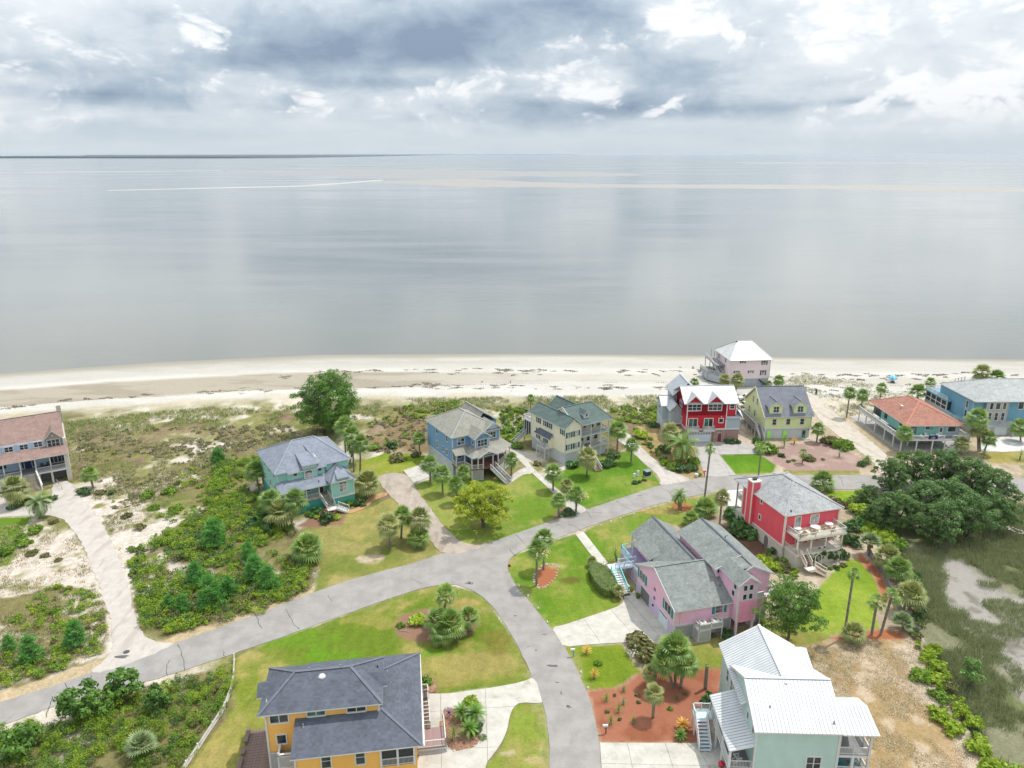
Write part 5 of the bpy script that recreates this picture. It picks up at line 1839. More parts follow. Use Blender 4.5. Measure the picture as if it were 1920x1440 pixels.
	for u in (1.75, 6.95):
		H.window(*F, u, 9.25, 3.3, 1.6, 3, 2, frame=wt)
	for i, u in enumerate((1.65, 5.6)):
		H.window(*F, u, 5.05, 2.1, 2.4, 2, 1, frame=wt, glass=M_GLASSG, gl2=M_GLASS)
		H.box('balcony', u - 1.45, u + 1.45, f - .95, f, 3.05, 3.45, M_WHITE)
		H.rail([(u - 1.38, f - .05, 3.45), (u - 1.38, f - .88, 3.45), (u + 1.38, f - .88, 3.45), (u + 1.38, f - .05, 3.45)], 1.0, None, 1.4, .16)
	H.window(*F, 8.75, 5.7, 1.0, 1.05, 1, 1, frame=wt)
	H.window((10, f), (12.4, f), 1.3, 9.4, 1.1, 1.15, 1, 2, frame=wt)
	H.box('wall_lamp', 8.65, 8.85, f - .15, f - .02, 6.6, 6.8, wt)
	H.trim((0, f), (10, f), 7.0, .12, .03, S_RED, name='belt_course')
	S = ((0, 9), (0, f))
	for zx, zy, w, h in ((512, 490, .9, 1.3), (610, 600, 2.2, 1.4), (603, 885, 2.6, 1.2)):
		t, z = H.hit(*S, zx, zy)
		H.window(*S, t, z, w, h, 1 if w < 1 else 3, 2 if w < 1 else 1, frame=wt)
	H.window((-4.15, 12.6), (-4.15, 6.9), 2.6, 5.6, 2.2, 1.0, 3, 1)
	H.window((-2.7, 7.2), (-2.7, 3.3), 1.9, 5.5, .6, .7, 1, 1)
	H.garage(*F, 3.6, 0, 5.6, 2.5, M_GDOOR, 8)
	H.door(*F, 8.65, 0, 1.0, 2.3, M_REDD, glass=M_GLASS)
	for u in (7.4, 9.6):
		H.box('brick_pier', u - .35, u + .35, f - .3, f, 0, 3.15, M_BRICKW)
	for u, v in ((0, f), (10, f), (12.35, f), (0, 9)):
		H.corner(u, v, 3.5 if u < 11 else 7.2, 10.3, .2, wt)
	H.vent(3, 4.2, 13.0, .3)

# shell-pink house on the sand
def house_shell():
	H = House('beach_house', 'pale shell-pink house with white hipped roof standing on the beach sand', 67.3, 223, 5, zoom=(1310, 630, 12.52))
	u0, u1, v0, v1 = 1.0, 13.7, 1.0, 14.4
	H.wall([(u0 + .1, v0 + .1), (u1 - .1, v0 + .1), (u1 - .1, v1 - .1), (u0 + .1, v1 - .1)], 0, 2.5, S_SKIRTG, name='skirt')
	H.wall([(u0, v0), (u1, v0), (u1, v1), (u0, v1)], 2.5, 8.6, S_SHELL)
	H.trim((u0, v0), (u1, v0), 2.4, .25, .06)
	H.hip(.4, 14.3, .4, 15.0, 8.6, (5.2, 8.0, 13.0), (9.8, 8.0, 13.0), R_WHITE2)
	F = ((u0, v0), (u1, v0))
	for zx, zy, w, h in ((1035, 610, .8, .7), (1545, 625, .9, 1.3), (890, 845, .8, .7), (1220, 840, .8, .7), (1512, 858, .9, 1.5)):
		t, z = H.hit(*F, zx, zy)
		H.window(*F, t, z, w, h, 1, 2, shut=M_KSHUT, glass=M_BLIND, gl2=M_GLASS, sw=.36)
	S = ((u0, v1), (u0, v0))
	for t, z in ((9, 7.4), (5.5, 4.3), (3, 7.2)):
		H.window(*S, t, z, .9, 1.4)
	H.door(*S, 7.5, 2.6, .9, 2.1, M_WHITE)
	H.vent(4.9, 7.6, 12.9, .2, .2); H.vent(7.6, 4.0, 10.7, .25)
	# side decks on a boarded base, long stair
	H.wall([(-3.6, 8.2), (-3.6, 8.3), (-.5, 3.2), (-.4, 3.2), (-.4, 14), (-3.6, 14)], 0.2, 2.4, S_SKIRTG, name='skirt')
	H.box('deck_floor', -3.7, u0, 8, 15.5, 2.4, 2.62, M_DECKG)
	H.box('deck_floor', -1.8, u0, 5.5, 16.5, 5.5, 5.7, M_DECKG)
	H.rail([(-3.6, 15.4, 2.62), (-3.6, 8.2, 2.62), (-.6, 4.4, 2.62)], 1.0, None, 2, .2)
	H.rail([(-1.7, 16.4, 5.7), (-1.7, 11.0, 5.7)], 1.0, None, 2, .12)
	for v in (8.2, 11.5, 15.2):
		H.post(-3.6, v, 0, 2.4, .22, paint('grey_post', W(150, 154, 156)))
	for v in (6, 9, 12, 16.3):
		H.post(-1.7, v, 2.6, 5.5, .18, paint('grey_post', W(150, 154, 156)))
	for v in (10, 13, 16):
		H.post(.0, v, 5.7, 8.5, .14, paint('grey_post', W(150, 154, 156)))
	H.stairs((-1.1, 11.0, 5.65), (-.2, 4.6, 2.5), 1.3, 14, tread_m=M_DECKG)
	H.stairs((.3, 4.4, 2.5), (.4, .2, .1), 1.2, 11, tread_m=M_DECKG)
	# outside stair at the right under the house
	H.stairs((10.4, .9, 2.2), (13.4, .4, .1), 1.0, 9, m=M_DARK, rm=M_DARK, tread_m=M_DARK, rails=False)
	H.corner(u0, v0, 2.6, 8.5, .2); H.corner(u1, v0, 2.6, 8.5, .2)

# lime house
def house_lime():
	H = House('beach_house', 'pale lime-green house with slate gable roof and two front dormers', 64.6, 179.2, 3, zoom=(1380, 710, 12))
	u1, v1 = 12.0, 14.6
	H.wall([(.1, .1), (u1 - .1, .1), (u1 - .1, v1 - .1), (.1, v1 - .1)], 0, 2.7, S_SKIRT, name='skirt')
	H.gwall('u', 0, u1, 0, v1, 2.7, 6.1, 11.5, S_LIME, mid=7.4)
	H.trim((0, 0), (u1, 0), 2.55, .3, .07); H.trim((0, v1), (0, 0), 2.55, .3, .07)
	H.gable('u', -.5, 12.5, -.5, 15.2, 6.05, 11.8, R_SLATE, mid=7.4)
	for a, b in (((-.52, -.5, 5.95), (-.52, 7.4, 11.7)), ((-.52, 15.2, 5.95), (-.52, 7.4, 11.7))):
		H.beam('barge_board', a, b, .06, .26, paint('pale_lime_trim', W(224, 232, 196)))
	for u in (2.7, 9.0):
		H.gwall('v', u - 1.65, u + 1.65, .35, 4, 6.4, 8.6, 9.7, S_LIME, name='dormer_wall')
		H.gable('v', u - 2.0, u + 2.0, .1, 6.6, 8.5, 9.95, R_SLATE, name='dormer_roof')
		H.window((u - 1.65, .35), (u + 1.65, .35), 1.65, 7.75, 1.35, 1.5, 2, 2)
	F, S = ((0, 0), (u1, 0)), ((0, v1), (0, 0))
	for zx in (865, 1175, 1487):
		t, z = H.hit(*F, zx, 965)
		H.window(*F, t, 4.5, .95, 1.5, 1, 2)
	for zx, zy in ((397, 450), (485, 520), (303, 665), (425, 770)):
		t, z = H.hit(*S, zx, zy)
		H.window(*S, t, z, .7, 1.6, 1, 2)
	H.door(*F, 10.4, 0, 1.0, 2.2, M_GREEND, glass=M_GLASS)
	for u in (1.3, 5.4):
		H.box('lime_screen', u - .55, u + .55, -.25, 0, .1, 2.1, M_LIMED)
	H.box('door_step', 9.6, 11.6, -1.3, 0, 0, .12, M_CONC)
	H.box('wall_lamp', 11.4, 11.6, -.15, 0, 2.1, 2.35, M_DARK)
	# boarded side deck with stair
	H.box('deck_floor', -1.6, 0, 2.2, 15, 2.5, 2.68, M_DECKG)
	bd = MB()
	for i in range(42):
		v = 2.25 + i * .3
		bd.box(-1.66, -1.60, v, v + .28, 1.9, 3.65)
	H.part('board_rail', bd, M_WOODG, kind='stuff')
	H.box('rail_cap', -1.75, -1.52, 2.2, 14.95, 3.65, 3.72, M_WHITE)
	for v in (2.3, 4.4, 8, 12):
		H.post(-1.5, v, 0, 2.5, .18)
	H.stairs((-.8, 2.2, 2.6), (-.8, -1.2, .1), 1.1, 10, tread_m=M_DECKG)
	H.rail([(-1.5, 2.25, 2.68), (-.1, 2.25, 2.68)], 1.0, None, 1.4, .2)
	H.corner(0, 0, 2.8, 6.0, .2); H.corner(u1, 0, 2.8, 6.0, .2)

# stilt house
def house_stilt():
	H = House('stilt_house', 'low teal house on white stilts with brown hipped roof and wraparound deck', 97.1, 172.5, 1, zoom=(1600, 720, 6))
	H.wall([(.6, .3), (13.4, .3), (13.4, 17.6), (.6, 17.6)], 3.2, 6.2, S_TEAL)
	H.wall([(10, .2), (13.45, .2), (13.45, .35), (10, .35)], 3.3, 6.1, S_GREYB, name='grey_wall')
	H.hip(-.6, 14.3, -.8, 19.0, 6.3, (7.2, 8.6, 9.3), (7.4, 13.4, 9.3), R_BROWN, capm=shingle('cap_brown', D(206, 142, 118), .2))
	P = H.box('skylight', 3.3, 4.1, 9.2, 10.2, 7.65, 8.0, M_WHITE)
	H.vent(2.6, 8.4, 7.7, .2)
	# deck all round
	mb = MB()
	mb.prism([(-2.0, -2.3), (14.8, -2.3), (14.8, 0), (-.2, 0), (-.2, 20.2), (-2.0, 20.2)], 2.9, 3.15)
	H.part('deck_floor', mb, [M_WHITE])
	mb = MB()
	mb.prism([(-1.95, -2.25), (14.75, -2.25), (14.75, .2), (-.1, .2), (-.1, 20.1), (-1.95, 20.1)], 3.15, 3.18)
	H.part('deck_boards', mb, [M_DECKG])
	H.rail([(-1.95, 20.1, 3.18), (-1.95, -2.2, 3.18), (8.6, -2.2, 3.18)], 1.0, None, 2.6, .14, topw=.2)
	H.rail([(10.6, -2.2, 3.18), (14.7, -2.2, 3.18), (14.7, 3, 3.18)], 1.0, None, 2.6, .14, topw=.2)
	for v in (20, 16, 11, 6, 1.5, -2.2):
		H.post(-1.9, v, 0, 2.9, .24, name='stilt')
		if v > 0:
			H.post(1.8, v, 0, 3.2, .24, name='stilt')
	for u in (1.9, 5.8, 8.9, 12, 14.6):
		H.post(u, -2.2, 0, 2.9, .24, name='stilt')
	for u in (5.5, 9.5, 13):
		for v in (5, 11, 17):
			H.post(u, v, 0, 3.2, .24, name='stilt')
	H.wall([(6, 9), (13, 9), (13, 16), (6, 16)], 0, 3.2, S_SKIRTG, name='store_wall')
	for i in range(6):
		H.box('skirt_board', .5 + i * 1.5, 1.7 + i * 1.5, 2.6, 2.7, .4, 2.8, M_WOODG)
	H.stairs((9.6, -2.2, 3.1), (9.6, -2.2, 3.0), .1, 1, rails=False) if False else None
	H.stairs((12.8, -3.1, 3.0), (8.6, -3.4, .1), 1.2, 14, tread_m=M_DECKG, bal=.18)
	H.box('landing', 12.7, 14.4, -3.8, -2.3, 2.95, 3.12, M_WHITE)
	F, S = ((.6, .3), (13.4, .3)), ((.6, 17.6), (.6, .3))
	H.window(*F, 1.3, 4.7, 1.3, 1.3, 2, 2, frame=M_DARK, glass=M_BLIND)
	H.window(*F, 4.9, 5.3, 1.1, .8, 1, 1)
	H.door(*F, 8.3, 3.2, .9, 2.3, M_WHITE, glass=M_GLASS)
	H.window((10, .2), (13.4, .2), 1.5, 5.0, 1.9, 1.3, 1, 1)
	for t in (1.0, 2.2, 3.4):
		H.window(*S, t, 4.7, .9, 2.2, 1, 2, frame=M_DARK)
	H.window(*S, 6.5, 4.8, 1.1, 1.3, 2, 1, frame=M_DARK)
	H.window(*S, 14.2, 4.8, 1.1, 1.3, 2, 1, frame=M_DARK)
	H.box('wall_clock', 6.2, 6.8, .2, .3, 4.9, 5.5, paint('clock_face', W(96, 150, 140)))
	# banner on the front rail
	b = link('banner', None, H.root)
	bm = MB(); bm.box(4.55, 6.75, -2.36, -2.32, 3.35, 4.35)
	H.part('cloth', bm, paint('navy_cloth', W(26, 20, 84), .7), b)

	def text(s, size, x, z):
		cu = bpy.data.curves.new('lettering', 'FONT')
		cu.body = s
		cu.size = size
		cu.align_x = 'CENTER'
		cu.extrude = .01
		o = bpy.data.objects.new('lettering', cu)
		COL.objects.link(o)
		dg = bpy.context.evaluated_depsgraph_get()
		me = bpy.data.meshes.new_from_object(o.evaluated_get(dg))
		bpy.data.objects.remove(o)
		me.materials.clear()
		me.materials.append(paint('banner_white', (.62, .62, .66), .7))
		t = link('lettering', me, b, loc=(x, -2.37, z))
		t.rotation_euler = (math.pi / 2, 0, 0)
	text('235', .72, 5.65, 3.46)
	text('.......', .3, 5.65, 4.14)
	m = M_WHITE
	for i, (u, v, r, wh) in enumerate(((3.6, -1.4, .6, 'leftmost of the three'), (5.0, -.6, 0, 'middle one of the three'), (7.4, -1.2, -.5, 'nearest the stair'))):
		x, y = H.x + u * math.cos(H.a) - v * math.sin(H.a), H.y + u * math.sin(H.a) + v * math.cos(H.a)
		chair((x, y, 3.18), H.a + r, m, 'deck_chair', 'white deck chair on the stilt house deck, ' + wh, 'white chairs on the stilt house deck')
	x, y = H.x + 6.2 * math.cos(H.a) + 1.0 * math.sin(H.a), H.y - 1.0
	table((x, y, 3.18), .6, .75, m, label='small white table between the chairs on the stilt house deck')

# steel-blue house, right edge
def house_tealr():
	H = House('beach_house', 'large steel-blue house with pale grey roof cut off by the right edge', 120, 184, 1, zoom=(1600, 720, 6))
	H.wall([(0, 0), (3.6, 0), (3.6, -.3), (9.4, -.3), (9.4, 0), (24, 0), (24, 15), (0, 15)], 2.6, 8.8, S_STEELB)
	H.wall([(3.0, -1.0), (8.6, -1.0), (8.6, -.2), (3.0, -.2)], 2.9, 8.6, S_GREYS, name='grey_bay')
	H.wall([(.2, -2.4), (24, -2.4), (24, 15), (.2, 15)], 0, 2.5, S_GREYS, name='lower_wall')
	H.roof([[(1.0, -2.9, 2.5), (10.6, -2.9, 2.5), (10.6, -.3, 3.3), (1.0, -.3, 3.3)]], R_PALEG, name='lower_roof', t=.14)
	H.hip(-.5, 25, -1.4, 15, 8.85, (8, 8, 12.2), (18, 8, 12.2), R_PALEG)
	F = ((0, 0), (9.4, 0))
	for t in (1.2, 2.9, 4.6):
		H.window((3.0, -1.0), (8.6, -1.0), t, 7.5, .8 if t != 2.9 else 1.1, 1.7, 1, 1)
		H.window((3.0, -1.0), (8.6, -1.0), t, 4.6, .8, 2.1, 1, 2)
	H.window((9.4, 0), (24, 0), 3.2, 7.3, 1.3, 1.9, 1, 1)
	H.garage((.2, -2.4), (24, -2.4), 6.6, 0, 3.2, 2.3, M_GDOOR)
	H.door((.2, -2.4), (24, -2.4), 10.6, 0, 1, 2.1, paint('blue_door', W(90, 140, 170)))
	for u in (9.4, 12.2):
		H.post(u, -3.6, 0, 2.4, .2)
	S = ((0, 15), (0, 0))
	H.window(*S, 12.6, 6.9, .9, 1.9, 1, 1); H.window(*S, 12.6, 4.3, .9, 2.0, 1, 1)
	# screened porch to seaward with roof deck
	H.wall([(-1.2, 9), (-.0, 9), (0, 19.4), (-1.2, 19.4)], 0, 3.0, S_GREYS, name='lower_wall')
	H.box('screen', -1.15, 3, 9.1, 19.2, 3.0, 5.4, M_SCREEN)
	for v in (9.1, 11.6, 14.2, 16.7, 19.2):
		H.post(-1.2, v, 2.9, 5.5, .22)
	H.box('mid_rail', -1.28, -1.14, 9.1, 19.2, 3.95, 4.1, M_WHITE)
	H.box('roof_deck', -1.4, 3, 9, 19.6, 5.4, 5.75, S_STEELB)
	H.rail([(-1.3, 9.1, 5.75), (-1.3, 19.5, 5.75), (3, 19.5, 5.75)], 1.0, None, 2, .14)
	H.rail([(4, 15.5, 8.9), (8, 17.5, 8.9)], 1, M_WOODG, 1.4, 0)
	H.wall([(-2.6, 4), (-.3, 4), (-.3, 9), (-2.6, 9)], 1.6, 2.6, S_GREYB, name='ramp')
	H.rail([(-2.7, 9, 2.6), (-2.4, 4, 2.6), (-.3, -1, 2.6)], 1, paint('pale_blue_rail', W(160, 196, 206)), 2.2, .1)
	for i, (u, v) in enumerate(((.6, 12.6), (.9, 14.0), (1.2, 15.4))):
		x, y = H.x + u, H.y + v
		chair((x, y, 5.75), -1.4, M_DARK, 'deck_chair', 'dark chair on the roof deck of the steel-blue house, ' + ('nearest the gable wall', 'in the middle', 'furthest seaward')[i], 'dark chairs on the roof deck')
	for c in ((0, 0), (3.0, -1.0), (8.6, -1.0)):
		H.corner(c[0], c[1], 2.9, 8.7, .15, S_GREYB)

house_red()
house_shell()
house_lime()
house_stilt()
house_tealr()

# coral house
def house_coral():
	H = House('beach_house', 'coral-red house with ash roof, red chimney and deep back decks', 48.6, 119.6, 16, zoom=(1340, 860, 6))
	u1, v1 = 11.2, 15.6
	H.wall([(.1, .1), (u1 - .1, .1), (u1 - .1, v1 - .1), (.1, v1 - .1)], 0, 2.6, S_BEIGE, name='base_wall')
	H.wall([(0, 0), (u1, 0), (u1, 13.2), (0, 13.2)], 2.6, 8.8, S_CORAL)
	H.trim((0, 13.2), (0, 0), 2.45, .28, .07, M_TRIMB)
	zr = 12.0
	H.hip(-.5, 11.8, -.5, 16.1, 8.85, (5.6, 6.2, zr), (5.6, 9.4, zr), R_ASH, trim=M_TRIMB)
	# chimney
	H.wall([(-.75, 9.4), (.9, 9.4), (.9, 11.0), (-.75, 11.0)], 2.4, 10.9, S_CORAL, name='chimney')
	H.box('chimney_cap', -.9, 1.05, 9.25, 11.15, 10.9, 11.15, M_TRIMB)
	H.box('chimney_pot', -.2, .4, 10.0, 10.5, 11.15, 11.45, M_DARK)
	H.box('flue_cap', -.45, .65, 9.8, 10.7, 11.45, 11.55, M_DARK)
	for v in (9.4, 11.0):
		H.box('corner_board', -.83, -.65, v - .1, v + .1, 2.6, 10.85, M_TRIMB)
	for c in ((0, 0), (u1, 0), (0, 13.2)):
		H.corner(c[0], c[1], 2.6, 8.7, .3, M_TRIMB)
	S, F = ((0, 13.2), (0, 0)), ((0, 0), (u1, 0))
	for zx, zy in ((530, 475), (507, 655)):
		t, z = H.hit(*S, zx, zy)
		H.window(*S, t, z, .6, .9, 1, 1, frame=M_TRIMB)
	H.window(*F, 2.6, 7.0, 1.1, 2.1, 1, 1, frame=M_TRIMB, glass=M_BLIND)
	H.window(*F, 6.1, 7.2, 1.6, 1.6, 2, 1, frame=M_TRIMB, glass=M_BLIND)
	for t in (3.4, 6.0, 8.4):
		H.window(*F, t, 3.8, 1.4, 2.0, 1, 1, frame=M_TRIMB)
	# arched openings of the base
	P = H._fr((0.1, 15.5), (.1, .1))
	for zx, zy in ((578, 965),):
		t, z = H.hit((.1, 15.5), (.1, .1), zx, zy)
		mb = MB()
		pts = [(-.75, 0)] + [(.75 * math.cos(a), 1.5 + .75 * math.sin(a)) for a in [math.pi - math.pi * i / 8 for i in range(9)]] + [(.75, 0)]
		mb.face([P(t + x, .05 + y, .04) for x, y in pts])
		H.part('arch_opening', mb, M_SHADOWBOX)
		mb = MB()
		for (x1, y1), (x2, y2) in zip(pts[:-1], pts[1:]):
			mb.beam(P(t + x1, .05 + y1, .06), P(t + x2, .05 + y2, .06), .16, .12)
		H.part('arch_trim', mb, M_TRIMB)
	# upper deck on posts, lower porch beneath
	H.box('deck_floor', .5, 10.3, -3.7, 0, 5.4, 5.72, M_TRIMB)
	H.box('deck_boards', .55, 10.25, -3.65, 0, 5.72, 5.75, plankmat('bone_decking', W(214, 204, 188), .12))
	H.rail([(.6, -.05, 5.75), (.6, -3.6, 5.75), (10.2, -3.6, 5.75), (10.2, -.05, 5.75)], .95, paint('bone_grey_rail', W(196, 196, 188)), 3.2, .13)
	H.box('porch_floor', .3, 9.9, -3.5, .1, 2.3, 2.62, M_TRIMB)
	H.rail([(.4, -.1, 2.62), (.4, -3.4, 2.62), (1.0, -3.4, 2.62)], .9, paint('bone_grey_rail', W(196, 196, 188)), 2.5, .14)
	H.rail([(2.6, -3.4, 2.62), (9.8, -3.4, 2.62), (9.8, 0, 2.62)], .9, paint('bone_grey_rail', W(196, 196, 188)), 2.4, .14)
	for u in (.5, 3.3, 6.3, 9.7):
		H.post(u, -3.3, 2.62, 5.4, .22, M_TRIMB)
	H.wall([(.4, -3.3), (9.8, -3.3), (9.8, -.1), (.4, -.1)], 0, 2.3, S_BEIGE, name='base_wall')
	H.stairs((1.8, -3.5, 2.55), (2.0, -5.1, 1.0), 1.3, 7, rm=M_TRIMB, tread_m=paint('red_brown_tread', W(110, 64, 58)), m=M_TRIMB)
	H.box('landing', 1.0, 2.8, -6.1, -5.0, .85, 1.0, M_TRIMB)
	H.stairs((2.75, -5.7, .95), (4.2, -6.9, .1), 1.2, 5, rm=M_TRIMB, tread_m=paint('red_brown_tread', W(110, 64, 58)), m=M_TRIMB)
	# small gabled lych-arch by the base wall
	for u in (4.0, 5.3):
		H.post(u, -4.0, 0, 2.0, .14, M_TRIMB)
		H.post(u, -3.4, 0, 2.0, .14, M_TRIMB)
	H.beam('arbour_rafter', (3.8, -4.0, 1.95), (4.65, -4.0, 2.6), .12, .1, M_TRIMB)
	H.beam('arbour_rafter', (5.5, -4.0, 1.95), (4.65, -4.0, 2.6), .12, .1, M_TRIMB)
	# bunting on the rail
	b = link('bunting', None, H.root)
	for i in range(3):
		mb = MB()
		c = Vector((5.0 + i * .55, -3.48, 3.45))
		N = 8
		for rr, col in ((.3, 0),):
			mb.face([c + Vector((rr * math.cos(math.pi + math.pi * k / N), -.01 * i, rr * math.sin(math.pi + math.pi * k / N))) for k in range(N + 1)])
		H.part('fan', mb, paint(('flag_blue', 'flag_white', 'flag_blue')[i], (W(54, 60, 120), (.6, .6, .6), W(54, 60, 120))[i]), b)
	# front porch on the street side
	H.box('porch_floor', .2, 11, 13.2, 15.8, 4.9, 5.1, M_TRIMB)
	H.rail([(.3, 13.3, 5.1), (.3, 15.7, 5.1), (11, 15.7, 5.1)], 1, paint('bone_grey_rail', W(196, 196, 188)), 2.5, .14)
	for u in (.3, 3.8, 7.4, 10.9):
		H.post(u, 15.7, 0, 8.8, .2, paint('grey_post', W(150, 154, 156)))
	H.vent(5.9, 12.2, 10.6, .35, .3, M_STEEL)
	H.vent(8.8, 6, 10.2, .2)
	# decorative roof piece: round ball and dish beside the corner
	H.vent(1.1, .25, 9.2, .35, .1)
	# tables and chairs
	wx = lambda u, v: (H.x + u * math.cos(H.a) - v * math.sin(H.a), H.y + u * math.sin(H.a) + v * math.cos(H.a))
	for (u, v, r, lab) in ((1.9, -1.0, .7, 'white round table at the left end of the coral house upper deck'), (5.3, -1.4, .85, 'large oval white table in the middle of the coral house upper deck'),
						   (8.4, -1.1, .75, 'white round table at the right end of the coral house upper deck')):
		table((*wx(u, v), 5.75), r, .75, M_WHITE, label=lab, group='white tables on the coral house deck')
	for i, (u, v, r, lab) in enumerate(((2.6, -2.4, 2.2, 'tan chair at the front left corner of the coral house deck'), (1.6, -2.6, 3.0, 'tan chair against the left rail of the coral house deck'),
										(4.4, -2.3, 2.6, 'tan chair pulled up to the oval table on the coral house deck'), (7.3, -1.6, 1.2, 'tan chair left of the right-hand table on the coral house deck'),
										(8.3, -2.3, 3.0, 'tan chair in front of the right-hand table on the coral house deck'))):
		chair((*wx(u, v), 5.75), H.a + r, paint('tan_chair', W(176, 156, 124)), 'deck_chair', lab, 'chairs on the coral house deck')

# lilac-pink house
def house_pink():
	H = House('beach_house', 'lilac-pink house of three sage-grey roofs with teal shutters and twin garage doors', 24.3, 96.2, 15, zoom=(1120, 930, 4))
	# garage wing: ridge along u
	H.wall([(0, 0), (9.6, 0), (9.6, 13.2), (0, 13.2)], 0, 2.4, S_PALEL, name='base_wall')
	H.gwall('u', 0, 10, -.02, 13.22, 2.4, 5.2, 8.2, S_LILAC, mid=7.0)
	H.gable('u', -.35, 9.9, -.55, 13.7, 5.15, 8.4, R_SAGE, mid=7.0, name='garage_roof')
	for a, b in (((-.37, -.55, 5.08), (-.37, 7.0, 8.32)), ((-.37, 13.7, 5.08), (-.37, 7.0, 8.32))):
		H.beam('barge_board', a, b, .06, .24, M_WHITE)
	S, F = ((0, 13.2), (0, 0)), ((0, 0), (9.5, 0))
	for zx, zy in ((338, 620), (530, 845)):
		t, z = H.hit(*S, zx, zy)
		H.window(*S, t, 4.0, 2.0, 1.55, 2, 1, shut=M_TSHUT, sw=.5)
	for zx, zy in ((432, 700), (428, 765)):
		t, z = H.hit(*S, zx, zy)
		P = H._fr(*S)
		mb = MB(); mb.cyl(P(t, z, -.02), P(t, z, .06), .32, .32, 16)
		H.part('round_vent', mb, paint('purple_grey', W(120, 100, 128)))
	H.door(*S, 7.4, .1, .05, .05, M_DARK) if False else None
	t, z = H.hit(*S, 357, 780)
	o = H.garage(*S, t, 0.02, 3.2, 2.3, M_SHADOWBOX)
	t, z = H.hit(*S, 492, 945)
	H.garage(*S, t, 0.02, 3.2, 2.3, M_GDOOR)
	H.box('garage_slot', -.09, -.04, 13.2 - t - 1.3, 13.2 - t + 1.3, 2.0, 2.1, M_DARK)
	t, z = H.hit(*S, 420, 818)
	H.box('wall_lamp', -.2, -.02, 13.2 - t - .1, 13.2 - t + .1, z - .15, z + .15, M_DARK)
	H.wpx(*F, 915, 845, 1.25, 1.4, 1, 2, shut=M_TSHUT, sw=.45)
	H.trim((0, 0), (9.5, 0), 2.3, .22, .06, paint('lilac_trim', W(226, 206, 222)))
	H.trim((0, 13.2), (0, 0), 2.3, .1, .03, paint('lilac_trim', W(226, 206, 222)))
	for a, b in ((.3, 3.2), (7.0, 9.4)):
		H.lattice((a, -.03), (b, -.03), .1, 2.25)
	H.corner(0, 0, 0, 5.1, .22); H.corner(0, 13.2, 0, 5.1, .2)
	H.beam('downpipe', (9.3, -.15, 2.4), (9.3, -.15, 5.1), .09, .09, M_WHITE)
	H.beam('downpipe', (.9, -.12, 2.4), (.9, -.12, 5.1), .09, .09, paint('lilac_trim', W(226, 206, 222)))
	# condenser stand on the front wall
	H.box('plant_deck', 3.2, 7.2, -1.7, 0, 2.0, 2.15, M_WHITE)
	H.rail([(3.25, -.05, 2.15), (3.25, -1.65, 2.15), (7.15, -1.65, 2.15), (7.15, -.05, 2.15)], .95, None, 1.9, 0)
	for a, b in (((3.25, -1.7), (5.2, -1.7)), ((5.2, -1.7), (7.15, -1.7))):
		H.lattice(a, b, 2.15, 3.05, M_WHITE, .24)
	H.lattice((3.2, -.1), (3.2, -1.7), .05, 2.0, M_WHITE, .24)
	H.lattice((3.2, -1.7), (5.2, -1.7), .05, 2.0, M_WHITE, .24)
	H.post(7.1, -1.6, 0, 2.0, .14); H.post(5.2, -1.6, 0, 2.0, .14); H.post(3.3, -1.6, 0, 2.0, .14)
	for u in (4.2, 6.3):
		ac = H.box('air_conditioner', u - .48, u + .48, -1.35, -.4, 2.16, 3.0, paint('ivory_metal', W(226, 220, 206)))
		mb = MB(); mb.cyl((u, -.88, 3.0), (u, -.88, 3.04), .36, .36, 16)
		H.part('fan_grille', mb, M_STEEL, ac)
		mb = MB(); mb.cyl((u, -.88, 3.03), (u, -.88, 3.06), .12, .12, 10)
		H.part('fan_hub', mb, M_DARK, ac)
	# long east wing: ridge along v, stepping down to the tower
	H.wall([(8.6, 3.9), (16, 3.9), (16, 15.6), (8.6, 15.6)], 0, 2.3, S_PALEL, name='base_wall')
	H.gwall('v', 8.8, 16.0, 3.9, 15.5, 2.3, 8.6, 10.35, S_LILAC, mid=12.6)
	H.wall([(12.2, .6), (16.0, .6), (16, 4), (12.2, 4)], 2.3, 8.8, S_LILAC)
	H.lattice((12.6, .6), (15.9, .6), .1, 2.3)
	H.roof([[(8.3, 16.3, 8.6), (8.3, 3.6, 8.6), (12.7, 3.6, 10.5), (12.7, 16.3, 10.5)], [(16.5, .2, 8.6), (16.5, 16.3, 8.6), (12.7, 16.3, 10.5), (12.7, .2, 10.5)]], R_SAGE, name='long_roof', caps=[((12.7, 3.6, 10.5), (12.7, 16.3, 10.5))], capm=R_CHAR)
	H.beam('barge_board', (8.3, 3.55, 8.5), (12.7, 3.55, 10.42), .08, .24, M_WHITE)
	H.beam('barge_board', (12.7, .15, 10.42), (16.5, .15, 8.5), .08, .26, M_WHITE)
	H.beam('barge_board', (12.7, .15, 10.42), (11.4, .15, 9.85), .08, .26, M_WHITE)
	mb = MB(); mb.prism([(12.2, .6), (15.9, .6), (15.9, .75), (12.2, .75)], 8.8, 8.9)
	H.gwall('v', 11.0, 15.9, .55, 1.0, 8.6, 8.75, 10.3, S_LILAC, mid=12.9, name='gable_wall')
	# tower block
	H.wall([(9.4, -1.6), (12.4, -1.6), (12.4, 4), (9.4, 4)], 2.3, 8.9, S_LILAC, name='tower_wall')
	H.wall([(9.35, -1.66), (12.45, -1.66), (12.45, -1.5), (9.35, -1.5)], 2.3, 5.9, S_LOUVRE, name='louvre_wall')
	for i in range(9):
		H.box('louvre', 9.55, 12.3, -1.74, -1.66, 2.5 + i * .38, 2.72 + i * .38, S_LOUVRE)
	H.gwall('v', 9.4, 12.4, -1.6, 0, 8.8, 8.95, 10.0, S_LILAC, name='tower_gable')
